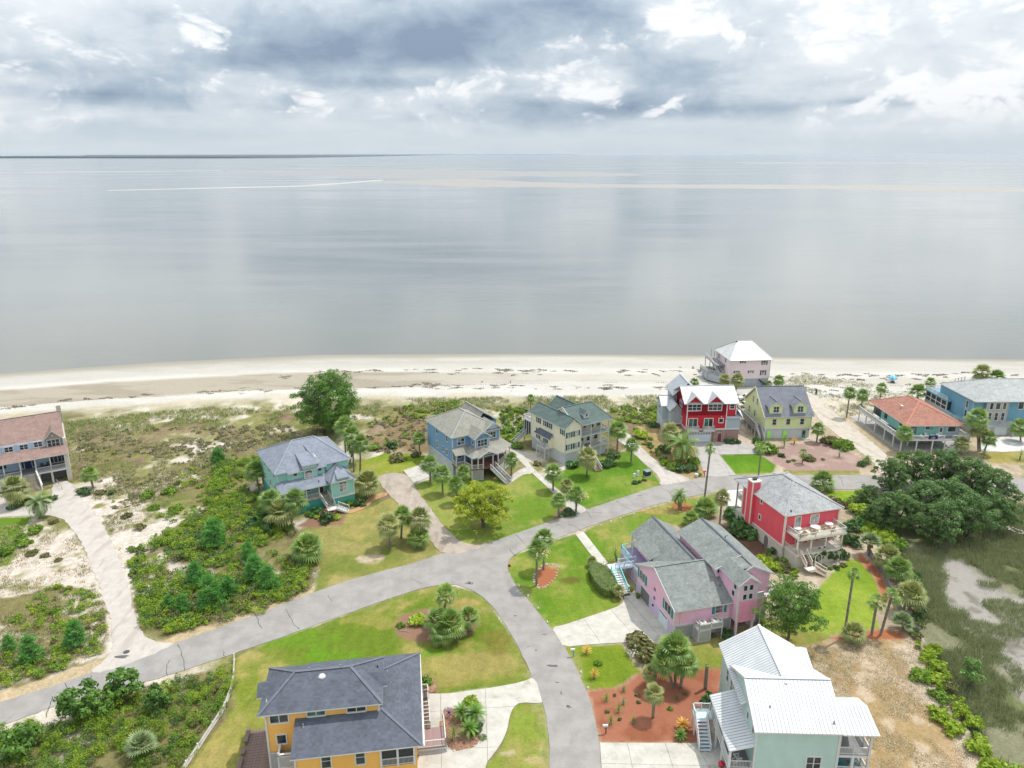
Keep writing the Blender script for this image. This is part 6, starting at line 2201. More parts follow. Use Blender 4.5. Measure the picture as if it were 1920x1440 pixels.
	H.roof([[(9.0, -2.0, 8.85), (9.0, 3.9, 8.85), (10.9, 3.9, 10.15), (10.9, -2.0, 10.15)], [(12.8, -2.0, 8.85), (12.8, .5, 8.85), (10.9, .5, 10.15), (10.9, -2.0, 10.15)],
			[(10.9, .5, 10.15), (10.9, 3.9, 10.15), (12.7, 3.9, 10.2), (12.7, .5, 10.2)]], R_SAGE, name='tower_roof')
	for u in (9.0, 12.8):
		H.beam('barge_board', (u, -2.04, 8.78), (10.9, -2.04, 10.08), .06, .22, M_WHITE)
	for c in ((9.4, -1.62), (12.4, -1.62)):
		H.corner(c[0], c[1], 2.3, 8.8, .24)
	T = ((9.4, -1.6), (12.4, -1.6))
	for t in (1.05, 2.05):
		for z in (8.1, 6.6):
			H.window(*T, t, z, .6, .9, 1, 1)
	for v, z in ((-.6, 8.0), (-.2, 6.6)):
		H.window((9.4, 4), (9.4, -1.6), 4 - v, z, .7, .9, 1, 1)
	H.window((8.8, 3.9), (9.4, 3.9), .3, 8.0, .4, .6, 1, 1)
	for u in (9.55, 12.25):
		for v in (-1.45, 1.2):
			H.post(u, v, 0, 2.3, .32, paint('lilac_post', W(214, 186, 206)), name='pier')
	# right-hand balcony
	H.box('balcony', 12.5, 17.2, -.6, 3.4, 5.0, 5.25, M_WHITE)
	H.rail([(12.6, -.5, 5.25), (14.4, -.5, 5.25)], .95, None, 1.8, 0, topw=.2)
	for i in range(5):
		H.box('rail_board', 12.6, 14.4, -.56, -.5, 5.32 + i * .18, 5.47 + i * .18, M_WHITE)
	H.rail([(16.0, .5, 5.25), (17.1, .5, 5.25), (17.1, 3.3, 5.25)], .95, None, 1.6, .14)
	H.window((12.5, .6), (16, .6), .6, 6.4, .7, 1.9, 1, 1)
	for u, v in ((17, .5), (17, 3.2), (14.3, -.4)):
		H.post(u, v, 0, 5, .16)
	H.vent(13.4, 9.6, 10.2, .3); H.vent(14.6, 11, 9.5, .2); H.vent(9.2, 7.4, 8.0, .35, .16, M_STEEL); H.vent(3.6, 3.4, 6.7, .3, .06, M_WHITE); H.vent(8.6, 2.3, 6.3, .3); H.vent(1.4, 9.5, 7.0, .25)
	# north-west wing with porch roof and turquoise stair
	H.wall([(3.6, 13.2), (10.8, 13.2), (10.8, 22.4), (3.6, 22.4)], 0, 2.6, S_PALEL, name='base_wall')
	H.gwall('v', 3.6, 10.8, 13.2, 22.3, 2.6, 5.4, 7.9, S_LILAC, mid=7.1)
	H.gable('v', 2.9, 11.4, 8.0, 23.2, 5.35, 8.15, R_SAGE, mid=7.1, name='wing_roof', capm=R_CHAR)
	H.roof([[(1.9, 20.6, 5.3), (2.2, 14.0, 5.3), (5.0, 13.6, 6.6), (5.0, 17.4, 6.7)]], R_SAGE, name='porch_roof')
	H.box('porch_floor', .8, 3.6, 13.4, 22.4, 2.6, 2.82, M_AQUAW)
	H.box('porch_boards', .85, 3.6, 13.45, 22.35, 2.82, 2.85, plankmat('lilac_grey_decking', W(150, 140, 168), .2))
	for u, v in ((2.1, 20.2), (2.3, 14.2), (3.1, 22.8), (8.9, 16)):
		H.post(u, v, 2.8, 5.2, .2)
	H.window((3.6, 18), (3.6, 13.2), 2.6, 4.2, .8, 1.6, 1, 1, shut=M_TSHUT)
	H.rail([(.9, 18.8, 2.85), (.9, 22.3, 2.85), (3.4, 22.3, 2.85)], .95, M_TURQ, 1.8, .16, bm=M_AQUAW)
	H.lattice((.82, 22.3), (.82, 13.4), .1, 2.5, paint('lilac_trim', W(226, 206, 222)), .3)
	H.stairs((1.2, 17.4, 2.8), (-1.2, 19.3, 1.5), 1.7, 6, m=M_AQUAW, rm=M_AQUAW, tread_m=paint('lilac_tread', W(176, 170, 196)), bal=.24)
	H.box('landing', -2.6, -.9, 18.2, 20.3, 1.35, 1.5, M_AQUAW)
	H.stairs((-1.9, 18.2, 1.45), (-2.2, 13.6, .1), 1.5, 9, m=M_WHITE, rm=M_TURQ, tread_m=M_WHITE, bal=.24)
	H.box('doormat', -3.0, -1.4, 12.5, 13.2, .08, .11, M_DARK)
	H.rail([(11.0, 22, 2.8), (11.6, 15.8, 2.8)], 1, M_TURQ, 2, .2)
	H.box('deck_floor', 9.6, 11.8, 15.7, 22.2, 2.6, 2.8, M_AQUAW)
	# open porch at the far end of the long wing
	H.post(8.9, 15.9, 2.6, 8.5, .22); H.post(16, 15.9, 2.6, 8.5, .22)

# white-roofed seafoam house
def house_white():
	H = House('beach_house', 'seafoam house with white standing-seam roofs, side porch and stacked end porches', 27.4, 68.3, -2, zoom=(1220, 1140, 4))
	# front block
	H.wall([(0, 0), (9.2, 0), (9.2, 10.6), (0, 10.6)], 0, 8.6, S_SEAF)
	H.gwall('u', 0, 9.3, 0, 10.6, 8.5, 8.6, 11.1, S_SEAF, mid=5.2, name='gable_wall')
	o = H.gable('u', -.35, 9.6, -.5, 11.0, 8.6, 11.35, R_WHITEM, mid=5.2)
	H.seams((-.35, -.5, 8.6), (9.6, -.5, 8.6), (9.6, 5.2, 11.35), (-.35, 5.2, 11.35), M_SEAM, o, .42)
	for a, b in (((-.38, -.5, 8.5), (-.38, 5.2, 11.26)), ((-.38, 11, 8.5), (-.38, 5.2, 11.26))):
		H.beam('barge_board', a, b, .06, .26, M_WHITE)
	# end porch roof, flatter and lower
	o = H.roof([[(9.3, -.55, 8.56), (13.3, -.55, 8.56), (12.9, 2.5, 10.03), (9.3, 2.5, 10.03)], [(9.3, 5.6, 8.56), (13.3, 5.6, 8.56), (12.9, 2.5, 10.03), (9.3, 2.5, 10.03)]], R_WHITEM, name='porch_roof', t=.14)
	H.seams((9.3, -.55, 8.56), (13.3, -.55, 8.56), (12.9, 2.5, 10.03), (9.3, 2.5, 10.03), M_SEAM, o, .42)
	# rear block, ridge along v
	H.wall([(-.1, 10.4), (8.7, 10.4), (8.7, 15.6), (-.1, 15.6)], 0, 8.1, S_SEAF, name='rear_wall')
	H.gwall('v', -.1, 8.8, 5.6, 15.5, 8.0, 8.15, 10.9, S_SEAF, mid=4.35, name='rear_gable')
	o = H.gable('v', -.6, 9.3, 4.5, 16.0, 8.05, 11.1, R_WHITEM, mid=4.35, name='rear_roof')
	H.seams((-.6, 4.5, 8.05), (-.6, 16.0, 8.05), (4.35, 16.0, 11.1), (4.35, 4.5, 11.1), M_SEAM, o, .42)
	H.wall([(6.0, 11.3), (9.7, 11.3), (9.7, 15.2), (6.0, 15.2)], 3, 8.0, S_SEAF, name='bay_wall')
	o = H.roof([[(4.6, 10.9, 7.95), (10.1, 10.9, 7.95), (9.9, 13.7, 9.35), (4.6, 13.7, 9.35)], [(4.6, 16.0, 7.95), (10.1, 15.8, 7.95), (9.9, 13.7, 9.35), (4.6, 13.7, 9.35)]], R_WHITEM, name='bay_roof')
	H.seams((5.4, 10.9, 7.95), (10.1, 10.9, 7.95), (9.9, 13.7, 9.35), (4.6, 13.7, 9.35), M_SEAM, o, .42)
	# side porch roof
	o = H.roof([[(-3.0, 9.2, 5.45), (-2.7, .2, 5.3), (0, .05, 6.25), (0, 9.0, 6.6)]], R_WHITEM, name='side_porch_roof', t=.16)
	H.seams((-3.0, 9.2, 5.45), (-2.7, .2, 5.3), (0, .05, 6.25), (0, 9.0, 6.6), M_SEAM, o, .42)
	H.beam('roof_edge', (-3.05, 9.2, 5.36), (-2.75, .2, 5.2), .12, .16, M_STEEL)
	S = ((0, 10.6), (0, 0))
	for zx, zy in ((695, 685), (733, 790), (773, 905)):
		t, z = H.hit(*S, zx, zy)
		H.window(*S, t, 7.45, .6, 1.0, 1, 1)
	R2 = ((-.1, 15.6), (-.1, 10.6))
	for zx, zy in ((578, 520), (607, 600)):
		t, z = H.hit(*R2, zx, zy)
		H.window(*R2, t, 6.0, .75, 1.9, 1, 2)
	# porch floor, frame and rails
	H.box('porch_floor', -2.7, 0, .3, 9.2, 2.5, 2.75, M_WHITE)
	H.box('porch_boards', -2.65, 0, .35, 9.15, 2.75, 2.78, M_DECKG)
	for v in (.4, 3.4, 6.4, 9.0):
		H.post(-2.6, v, 0, 5.3, .24)
	H.rail([(-2.6, 9.0, 2.78), (-2.6, .4, 2.78), (-.1, .4, 2.78)], 1.0, None, 3, .16)
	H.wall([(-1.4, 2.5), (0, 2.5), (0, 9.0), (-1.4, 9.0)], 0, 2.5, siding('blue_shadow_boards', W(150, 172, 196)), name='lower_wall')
	for a, b in (((-4.9, 9.9), (-2.8, 9.9)),):
		H.box('landing', -4.9, -2.6, 8.3, 9.9, 2.45, 2.62, M_AQUAW)
		H.rail([(-4.85, 8.4, 2.62), (-4.85, 9.85, 2.62), (-2.7, 9.85, 2.62)], 1.0, None, 1.1, .14)
	H.stairs((-4.1, 8.3, 2.6), (-4.0, 5.6, .1), 1.4, 9, m=M_WHITE, tread_m=paint('pale_blue_tread', W(190, 206, 216)), bal=.2)
	H.rail([(-3.2, 8.3, 2.62), (-2.7, 8.3, 2.62)], 1, None, .6, .14)
	for u, v in ((-4.8, 8.4), (-4.8, 9.8)):
		H.post(u, v, 0, 2.5, .16)
	# end porches
	for z in (2.3, 5.0):
		H.box('porch_floor', 9.2, 12.9, .0, 4.8, z, z + .3, M_WHITE)
		H.box('porch_boards', 9.2, 12.8, .05, 4.8, z + .3, z + .33, M_DECKG)
	for u in (9.3, 12.75):
		H.post(u, .1, 0, 8.5, .24)
	H.post(12.75, 4.6, 0, 8.5, .24)
	H.post(11.0, .1, 0, 5.0, .3)
	H.rail([(9.3, .1, 5.33), (12.75, .1, 5.33), (12.75, 4.6, 5.33)], 1.0, None, 1.75, .11)
	H.rail([(9.3, .1, 2.63), (12.75, .1, 2.63), (12.75, 4.6, 2.63)], 1.0, None, 1.75, .14)
	t, z = H.hit((0, 0), (9.2, 0), 1220, 1165)
	H.window((0, 0), (9.2, 0), t, z, 1.55, 1.75, 2, 2, fw=.18)
	H.corner(0, 0, 0, 8.5, .22); H.corner(9.2, 0, 0, 8.5, .22); H.corner(0, 10.6, 0, 8.0, .2)
	H.vent(1.9, 2.1, 9.8, .3, .09, M_STEEL); H.vent(8.6, .6, 9.15, .3, .09, M_STEEL); H.vent(1.6, 8.6, 9.4, .3, .09, M_STEEL)
	wx = lambda u, v: (H.x + u * math.cos(H.a) - v * math.sin(H.a), H.y + u * math.sin(H.a) + v * math.cos(H.a))
	chair((*wx(-1.3, 1.5), 2.78), H.a + 1.9, M_WHITE, 'garden_chair', 'white slatted garden chair on the side porch of the white-roofed house')
	table((*wx(10.0, 2.0), 2.63), .75, .75, M_TEALF, M_WHITE, label='round turquoise table on the lower end porch, tan dish on top', dish=paint('straw_dish', W(196, 160, 96)))
	for i, (u, v, r, lab) in enumerate(((10.6, .9, 2.4, 'turquoise chair in front of the round turquoise table'), (11.9, 1.6, 1.3, 'turquoise chair at the outer corner of the lower end porch'),
										(9.7, .8, 3.4, 'turquoise chair by the wall end of the lower end porch'))):
		chair((*wx(u, v), 2.63), H.a + r, M_TEALF, 'porch_chair', lab, 'turquoise chairs on the end porch')
	table((*wx(10.6, 3.2), 5.33), .45, .7, M_WHITE, label='small white table on the upper end porch under the white roof')

# yellow house
def house_yellow():
	H = House('beach_house', 'yellow house with charcoal hipped roofs and a brown deck on its left', -28.7, 70.7, 8.5, zoom=(480, 1210, 5.0526))
	# lower floor with wide hip roof; upper block rises through it
	H.wall([(3.8, -3.6), (17.4, -3.6), (17.4, 11.8), (3.8, 11.8)], 0, 5.5, S_YELL)
	H.wall([(.3, .1), (13.2, .1), (13.2, 7.4), (.3, 7.4)], 0, 8.65, S_YELL, name='upper_wall')
	CAPC = shingle('cap_charcoal', D(122, 128, 140), .2)
	H.roof([[(3.4, -4.3, 5.6), (18.1, -4.3, 5.6), (13.4, .3, 7.45), (3.6, .3, 7.45)],
			[(18.1, -4.3, 5.6), (18.3, 12.4, 5.6), (13.6, 7.2, 7.5), (13.4, .3, 7.45)],
			[(18.3, 12.4, 5.6), (3.6, 12.4, 5.6), (3.6, 7.4, 7.5), (13.6, 7.2, 7.5)]], R_CHAR, caps=[((18.1, -4.3, 5.6), (13.4, .3, 7.45)), ((18.3, 12.4, 5.6), (13.6, 7.2, 7.5))], capm=CAPC, name='lower_roof')
	H.hip(-.4, 13.7, -.5, 8.0, 8.7, (3.4, 3.9, 10.9), (9.9, 3.9, 10.9), R_CHAR, capm=CAPC, name='upper_roof')
	for u0, u1 in ((-1.0, 1.4), (12.0, 14.2)):
		H.gwall('u', u0 + .3, u1 - .3, 3.0, 4.9, 8.6, 8.9, 9.5, S_YELL, name='gablet_wall')
		H.gable('u', u0, u1, 2.5, 5.4, 8.75, 9.75, R_CHAR, name='gablet_roof', cap=False)
	U = ((.3, .1), (13.2, .1))
	H.window(*U, 1.5, 7.75, 2.0, 1.35, 2, 1)
	H.window(*U, 5.7, 8.0, 2.0, .95, 2, 1, glass=M_GLASSG)
	H.window(*U, 10.3, 8.0, 2.1, .95, 2, 1)
	H.wpx(*U, 243, 888, 1.0, 1.2, 1, 1)
	L = ((3.8, -3.6), (17.4, -3.6))
	H.window(*L, 3.4, 4.3, 1.0, 1.9, 1, 2)
	H.window(*L, 7.2, 4.3, 1.0, 1.9, 1, 2)
	# screened corner porch with rail
	P = H._fr(*L)
	mb = MB(); H.wb(mb, P, 9.6, 13.2, 2.6, 5.2, .0, .03)
	H.part('screen', mb, M_SCREEN)
	for t in (9.5, 11.4, 13.3):
		mb = MB(); H.wb(mb, P, t - .12, t + .12, 2.5, 5.3, .0, .16)
		H.part('post', mb, M_WHITE)
	H.rail([(13.3, -3.72, 2.7), (17.1, -3.72, 2.7)], 1.0, None, 1.9, .14)
	mb = MB()
	for t in range(3):
		c = Vector((15.0 + t * .1, -3.0, 4.6))
		a = t * 2.1
		mb.beam(c, c + Vector((.7 * math.cos(a), .3 * math.sin(a), .02)), .14, .03)
	H.part('ceiling_fan', mb, M_WHITE)
	H.corner(.3, .1, 0, 8.6, .22); H.corner(13.2, .1, 6.5, 8.6, .3); H.corner(3.8, -3.6, 0, 5.5, .2)
	H.box('gutter', 18.15, 18.36, -4.3, 12.4, 5.42, 5.56, M_WHITE)
	H.vent(5.0, 4.2, 10.7, .35, .08, M_STEEL); H.vent(8.7, 4.1, 10.8, .35, .08, M_STEEL); H.vent(.4, 1.2, 9.2, .25, .07, M_WHITE); H.vent(4.6, -.9, 7.0, .35, .08, M_STEEL); H.vent(13.0, 5.6, 9.2, .2)
	mb = MB(); mb.dome((6.6, 3.2, 10.45), .42, 16, 5, sz=.6)
	mb.cyl((6.6, 3.2, 10.3), (6.6, 3.2, 10.5), .46, .46, 16)
	H.part('skylight_dome', mb, M_WHITE)
	# little balcony at the corner and lattice under
	H.box('balcony', 1.6, 3.8, -1.7, .0, 2.9, 3.1, M_DECKG)
	H.rail([(1.65, -.05, 3.1), (1.65, -1.65, 3.1), (3.7, -1.65, 3.1)], 1.0, None, 2.2, 0, topw=.25)
	H.lattice((1.6, 0), (1.6, -1.7), 2.2, 3.9, M_WHITE, .24)
	H.lattice((1.6, -1.72), (3.8, -1.72), 2.2, 3.9, M_WHITE, .24)
	H.lattice((.3, -.02), (1.6, -.02), .2, 3.0, M_WHITE, .24)
	# brown deck on the left, real boards
	dk = link('side_deck', None, H.root)
	for i in range(26):
		v = 7.0 - i * .44
		mb = MB(); mb.box(-3.3 + max(0, .0), .1, v - .4, v, .42 + random.uniform(-.01, .01), .50)
		H.part('deck_board', mb, M_DECKB, dk)
	for v in (6.8, 4.6, 2.4, .2, -2.2, -4.2):
		H.box('joist_end', -3.35, -3.1, v - .15, v + .15, 0, .42, M_DECKB, dk)
	for (a, b) in ((6.9, 4.6), (3.6, 2.6), (2.2, -.4), (-1.0, -3.6)):
		H.box('bench_seat', -3.7, -3.2, b, a, .85, .93, M_DECKB, dk)
		H.box('bench_leg', -3.55, -3.35, b + .1, b + .25, .3, .85, M_DECKB, dk)
		H.box('bench_leg', -3.55, -3.35, a - .25, a - .1, .3, .85, M_DECKB, dk)
	# entry stair down the right side to a low deck with lattice
	H.box('landing', 17.5, 19.2, 6.8, 8.3, 2.6, 2.8, M_DECKB)
	H.rail([(17.6, 8.2, 2.8), (19.1, 8.2, 2.8), (19.1, 6.9, 2.8)], 1.0, None, 1.5, .18)
	H.stairs((18.4, 6.9, 2.75), (18.5, 3.6, .9), 1.3, 8, tread_m=M_DECKB, bal=0)
	H.box('low_deck', 17.4, 21.0, .3, 3.7, .7, .85, plankmat('mauve_decking', W(150, 126, 124), .2))
	H.rail([(17.5, .4, .85), (20.9, .4, .85), (20.9, 4.6, .85)], 1.0, None, 3.4, .2)
	H.lattice((17.4, .28), (21.0, .28), .05, .75, M_WHITE, .24)
	H.box('planter_box', 20.3, 21.0, 3.7, 4.6, .1, .9, paint('planter_wood', W(170, 140, 100)))
	wx = lambda u, v: (H.x + u * math.cos(H.a) - v * math.sin(H.a), H.y + u * math.sin(H.a) + v * math.cos(H.a))
	t = link('doormat', None, label='brown framed doormat lying beside the yellow house steps', cat='doormat', loc=(*wx(19.7, 3.9), .09), rz=H.a)
	mb = MB(); mb.box(-.55, .55, -.33, .33, -.02, .02)
	link('border', mb.mesh('border', paint('mat_border', W(60, 44, 42))), t)
	mb = MB(); mb.box(-.42, .42, -.22, .22, .0, .03)
	link('coir', mb.mesh('coir', paint('mat_coir', W(150, 110, 100))), t)

house_coral()
house_pink()
house_white()
house_yellow()

# foliage materials
L_PALM = leafmat('palm_leaf', (0.044, 0.090, 0.020), (0.18, 0.26, 0.058), .28, .42)
L_PALMY = leafmat('palm_leaf_yellow', (0.09, 0.11, 0.03), (0.24, 0.25, 0.09), .2, .45)
L_SILVER = leafmat('palm_leaf_silver', (0.075, 0.115, 0.045), (0.19, 0.24, 0.11), .15, .45)
L_DEADP = leafmat('dead_frond', (0.13, 0.085, 0.045), (0.30, 0.22, 0.13), .1, .7)
L_STALK = leafmat('flower_stalk', (0.30, 0.25, 0.10), (0.48, 0.42, 0.22), .2, .7)
L_SHRUB = leafmat('shrub_leaf', (0.042, 0.086, 0.014), (0.15, 0.24, 0.026), .32)
L_SHRUBY = leafmat('shrub_leaf_yellow', (0.078, 0.135, 0.012), (0.24, 0.315, 0.028), .37)
L_SHRUBD = leafmat('shrub_leaf_dark', (0.018, 0.042, 0.014), (0.07, 0.125, 0.035), .2)
L_OLIVE = leafmat('shrub_leaf_olive', (0.06, 0.07, 0.022), (0.15, 0.145, 0.055), .2)
L_HEATH = leafmat('heath_leaf', (0.10, 0.085, 0.055), (0.22, 0.185, 0.13), .15, .7)
L_OAK = leafmat('oak_leaf', (0.030, 0.066, 0.022), (0.12, 0.195, 0.062), .3)
L_PINE = leafmat('pine_needle', (0.034, 0.085, 0.016), (0.12, 0.215, 0.038), .3)
L_PINEY = leafmat('young_pine_needle', (0.045, 0.135, 0.030), (0.12, 0.29, 0.06), .35)
L_YTREE = leafmat('yellow_green_leaf', (0.12, 0.165, 0.016), (0.32, 0.36, 0.036), .38)
L_SAGO = leafmat('cycad_leaf', (0.03, 0.075, 0.012), (0.13, 0.23, 0.035), .15, .35)
L_ORANGE = leafmat('croton_leaf', (0.30, 0.14, 0.03), (0.55, 0.38, 0.08), .2)
L_PINKF = leafmat('red_flower', (0.28, 0.08, 0.06), (0.45, 0.20, 0.15), .2)
L_WHITEF = leafmat('pale_twig', (0.30, 0.28, 0.22), (0.50, 0.48, 0.40), .2)
L_MARSH = leafmat('marsh_grass', (0.095, 0.115, 0.05), (0.20, 0.22, 0.105), .3)
L_DUNE = leafmat('dune_grass', (0.10, 0.125, 0.045), (0.24, 0.25, 0.12), .2)
L_DRYG = leafmat('dry_grass', (0.24, 0.19, 0.10), (0.46, 0.40, 0.27), .2)
L_STRAW = leafmat('straw_chip', (0.36, 0.30, 0.22), (0.53, 0.48, 0.40), .1)
L_WRACK = leafmat('wrack', (0.05, 0.042, 0.03), (0.15, 0.125, 0.09), .05, .8)

def bark(name, a, b_):
	def fn(k, b, o):
		p = wpos(k)
		n = k.noise(k.vm('MULTIPLY', p, (6, 6, 9)), 1.0, 4, .6)
		k.put(b.inputs['Base Color'], k.mix(n, a, b_))
		b.inputs['Roughness'].default_value = .9
		bump(k, b, n, .6, .05)
	return mat(name, fn)

B_PALM = bark('palm_bark', (0.12, 0.105, 0.085), (0.30, 0.27, 0.22))
B_TREE = bark('tree_bark', (0.06, 0.05, 0.04), (0.17, 0.15, 0.125))
B_GREY = bark('grey_bark', (0.22, 0.20, 0.18), (0.42, 0.40, 0.37))

def leaf_quads(C, N, size, rng, asp=1.0):
	"""quads centred at C facing N (with jitter)"""
	n = len(C)
	N = N + rng.normal(0, .55, (n, 3))
	N /= np.linalg.norm(N, axis=1)[:, None] + 1e-9
	R = rng.normal(0, 1, (n, 3))
	U = np.cross(N, R)
	U /= np.linalg.norm(U, axis=1)[:, None] + 1e-9
	Wd = np.cross(N, U)
	s = (size * rng.uniform(.65, 1.35, n))[:, None]
	U, Wd = U * s, Wd * s * asp
	V = np.stack([C - U, C + Wd * .55 - U * .1, C + U, C - Wd * .55 + U * .1], 1)   # a pointed leaf-clump
	return V.reshape(-1, 3)

def blob_leaves(centres, radii, per, size, rng, flat=.8, asp=1.0):
	"""leaves over a set of clumps"""
	VV, RR = [], []
	for c, r in zip(centres, radii):
		d = rng.normal(0, 1, (per, 3))
		d /= np.linalg.norm(d, axis=1)[:, None]
		d[:, 2] = np.where(d[:, 2] < -.35, -d[:, 2], d[:, 2])
		rad = r * rng.uniform(.55, 1.05, per)[:, None]
		C = np.array(c) + d * rad * np.array([1, 1, flat])
		VV.append(leaf_quads(C, d, size, rng, asp))
		RR.append(np.clip(rng.uniform(0, 1, per) * .8 + rng.uniform(0, .4), 0, 1))
	return np.concatenate(VV), np.concatenate(RR)

def quads_mesh(name, V, rnd, m, midx=None):
	F = np.arange(len(V)).reshape(-1, 4)
	return mesh_np(name, V, F, m, midx, rnd)

# palms
def fan_crown(seed, m, n=34, lo=-50, hi=82, droop=.35, fan=11, spread=72, pet=.42):
	"""cabbage-palm head of unit radius: fan leaves on stalks, arching"""
	rng = np.random.default_rng(seed)
	V, R = [], []
	for k in range(n):
		az = k * 2.39996 + rng.uniform(-.2, .2)
		t = (k + .5) / n
		el = math.radians(hi + (lo - hi) * t ** .9 + rng.uniform(-9, 9))
		d = np.array([math.cos(az) * math.cos(el), math.sin(az) * math.cos(el), math.sin(el)])
		side = np.array([-math.sin(az), math.cos(az), 0])
		up = np.cross(d, side) * -1
		up = up if up[2] > 0 else -up
		base = d * pet * rng.uniform(.85, 1.1)
		L = .62 * rng.uniform(.85, 1.1)
		g = rng.uniform(0, 1)
		# stalk
		w = side * .012
		V += [np.zeros(3) - w, np.zeros(3) + w, base + w, base - w]; R.append(g)
		for j in range(fan):
			a = math.radians(-spread + 2 * spread * j / (fan - 1))
			q = d * math.cos(a) + side * math.sin(a)
			ll = L * (1 - .25 * abs(j / (fan - 1) * 2 - 1))
			mid = base + q * ll * .55 + up * .02
			tip = base + q * ll - np.array([0, 0, droop * ll * (.35 + .65 * (1 - max(0, q[2])))])
			ww = np.cross(q, up) * .045
			V += [base - ww * .3, base + ww * .3, mid + ww, mid - ww]; R.append(np.clip(g + rng.uniform(-.2, .2), 0, 1))
			V += [mid - ww, mid + ww, tip + ww * .15, tip - ww * .15]; R.append(np.clip(g + rng.uniform(-.2, .25), 0, 1))
	return quads_mesh('crown', np.array(V), np.array(R), m)

def pinnate_crown(seed, m, n=26, lo=-35, hi=80, droop=.9, L=1.0, leaf=.20, fold=.35, seg=9):
	"""feather-leaved head of unit radius"""
	rng = np.random.default_rng(seed)
	V, R = [], []
	for k in range(n):
		az = k * 2.39996 + rng.uniform(-.2, .2)
		t = (k + .5) / n
		el = math.radians(hi + (lo - hi) * t + rng.uniform(-6, 6))
		side = np.array([-math.sin(az), math.cos(az), 0])
		h = np.array([math.cos(az), math.sin(az), 0])
		p = np.zeros(3)
		e = el
		g = rng.uniform(0, 1)
		st = L / seg
		for i in range(seg):
			q = h * math.cos(e) + np.array([0, 0, math.sin(e)])
			p2 = p + q * st
			up = np.cross(side, q) * -1
			up = up if up[2] > 0 else -up
			f = math.sin(math.pi * min(1, (i + 1.2) / (seg + .6))) ** .6
			for sg in (-1, 1):
				tip = p + q * st * 1.6 + side * sg * leaf * f + up * fold * leaf * f
				V += [p, p + q * st * .55, tip + q * .02, tip]; R.append(np.clip(g + rng.uniform(-.2, .2), 0, 1))
				tip = p + q * st * 2.1 + side * sg * leaf * f + up * fold * leaf * f
				V += [p + q * st * .5, p2, tip + q * .02, tip]; R.append(np.clip(g + rng.uniform(-.2, .2), 0, 1))
			p = p2
			e -= droop / seg * (0.6 + .8 * math.cos(el))
	return quads_mesh('crown', np.array(V), np.array(R), m)

def skirt_mesh(seed, m, n=12, L=.75):
	rng = np.random.default_rng(seed)
	V, R = [], []
	for k in range(n):
		az = k * 2.39996 + rng.uniform(-.3, .3)
		h = np.array([math.cos(az), math.sin(az), 0])
		side = np.array([-math.sin(az), math.cos(az), 0])
		b = h * .06
		for j in range(4):
			t = h * (.25 + .1 * rng.uniform()) + side * (j - 1.5) * .1 + np.array([0, 0, -L * rng.uniform(.7, 1.1)])
			mid = b * .5 + t * .5 + h * .12
			V += [b - side * .02, b + side * .02, mid + side * .05, mid - side * .05, mid - side * .05, mid + side * .05, t + side * .03, t - side * .03]
			R += [rng.uniform(), rng.uniform()]
	return quads_mesh('dead_fronds', np.array(V), np.array(R), m)

def stalk_mesh(seed, n=9):
	rng = np.random.default_rng(seed)
	V, R = [], []
	for k in range(n):
		az = rng.uniform(0, 6.28)
		h = np.array([math.cos(az), math.sin(az), 0])
		for j in range(16):
			t = rng.uniform(.4, 1.05)
			p = h * t + np.array([0, 0, .45 * t - .65 * t * t]) + rng.normal(0, .06, 3)
			q = rng.normal(0, .06, 3)
			V += [p - q, p + q * .3 + np.array([.04, 0, .02]), p + q, p - np.array([0, .03, .03])]; R.append(rng.uniform())
	return quads_mesh('flower_stalks', np.array(V), np.array(R), L_STALK)

def trunk_mesh(r0, r1, m, n=9, bulge=0.0, seed=0):
	"""unit-height trunk, slightly bent, ringed"""
	rng = np.random.default_rng(seed)
	mb = MB()
	pts = []
	bx, by = rng.uniform(-.03, .03, 2)
	for i in range(n + 1):
		t = i / n
		pts.append((Vector((bx * math.sin(t * 3), by * math.sin(t * 3), t)), (r0 + (r1 - r0) * t) * (1 + bulge * math.sin(t * math.pi)) * (1 + (.08 if i % 2 else 0))))
	for (p, a), (q, b) in zip(pts[:-1], pts[1:]):
		mb.cyl(p, q, a, b, 8, cap=False)
	return mb.mesh('trunk', m, True)

CROWNS = {'cab': [fan_crown(i, L_PALM) for i in (1, 2, 3, 4)], 'cabY': [fan_crown(i, L_PALMY) for i in (5, 6)],
		  'wash': [fan_crown(i, L_PALM, 20, -45, 80, .5, 9, 60, .5) for i in (7, 8)],
		  'saw': [fan_crown(i, L_SILVER, 30, -5, 85, .15) for i in (9, 10)],
		  'low': [fan_crown(i, L_PALM, 40, -20, 85, .3, 11, 78, .5) for i in (11, 12)], 'lowY': [fan_crown(13, L_PALMY, 40, -25, 85, .35, 11, 78, .5)],
		  'pin': [pinnate_crown(i, L_PALM, 24, -30, 80, 1.5, 1.15, .22) for i in (21, 22)], 'pinS': [pinnate_crown(23, L_SILVER, 30, -35, 80, 1.5, 1.1, .2), ],
		  'sago': [pinnate_crown(i, L_SAGO, 34, -20, 78, .7, 1.0, .15, .25) for i in (24, 25)], 'sagoY': [pinnate_crown(26, L_ORANGE, 30, 0, 80, .6, 1.0, .15, .2)],
		  'yucca': [pinnate_crown(27, L_SILVER, 40, -20, 85, .2, .9, .035, .1, 4)], 'yuccaG': [pinnate_crown(28, L_SHRUB, 40, -20, 85, .25, .9, .04, .1, 4)],
		  'croton': [pinnate_crown(29, L_ORANGE, 44, -5, 85, .3, .8, .06, .1, 4)]}
SKIRTS = [skirt_mesh(i, L_DEADP) for i in (1, 2)]
STALKS = [stalk_mesh(1), stalk_mesh(2)]
TRUNKS = [trunk_mesh(1, .9, B_PALM, 11, .05, i) for i in (1, 2, 3)]
_pr = random.Random(5)

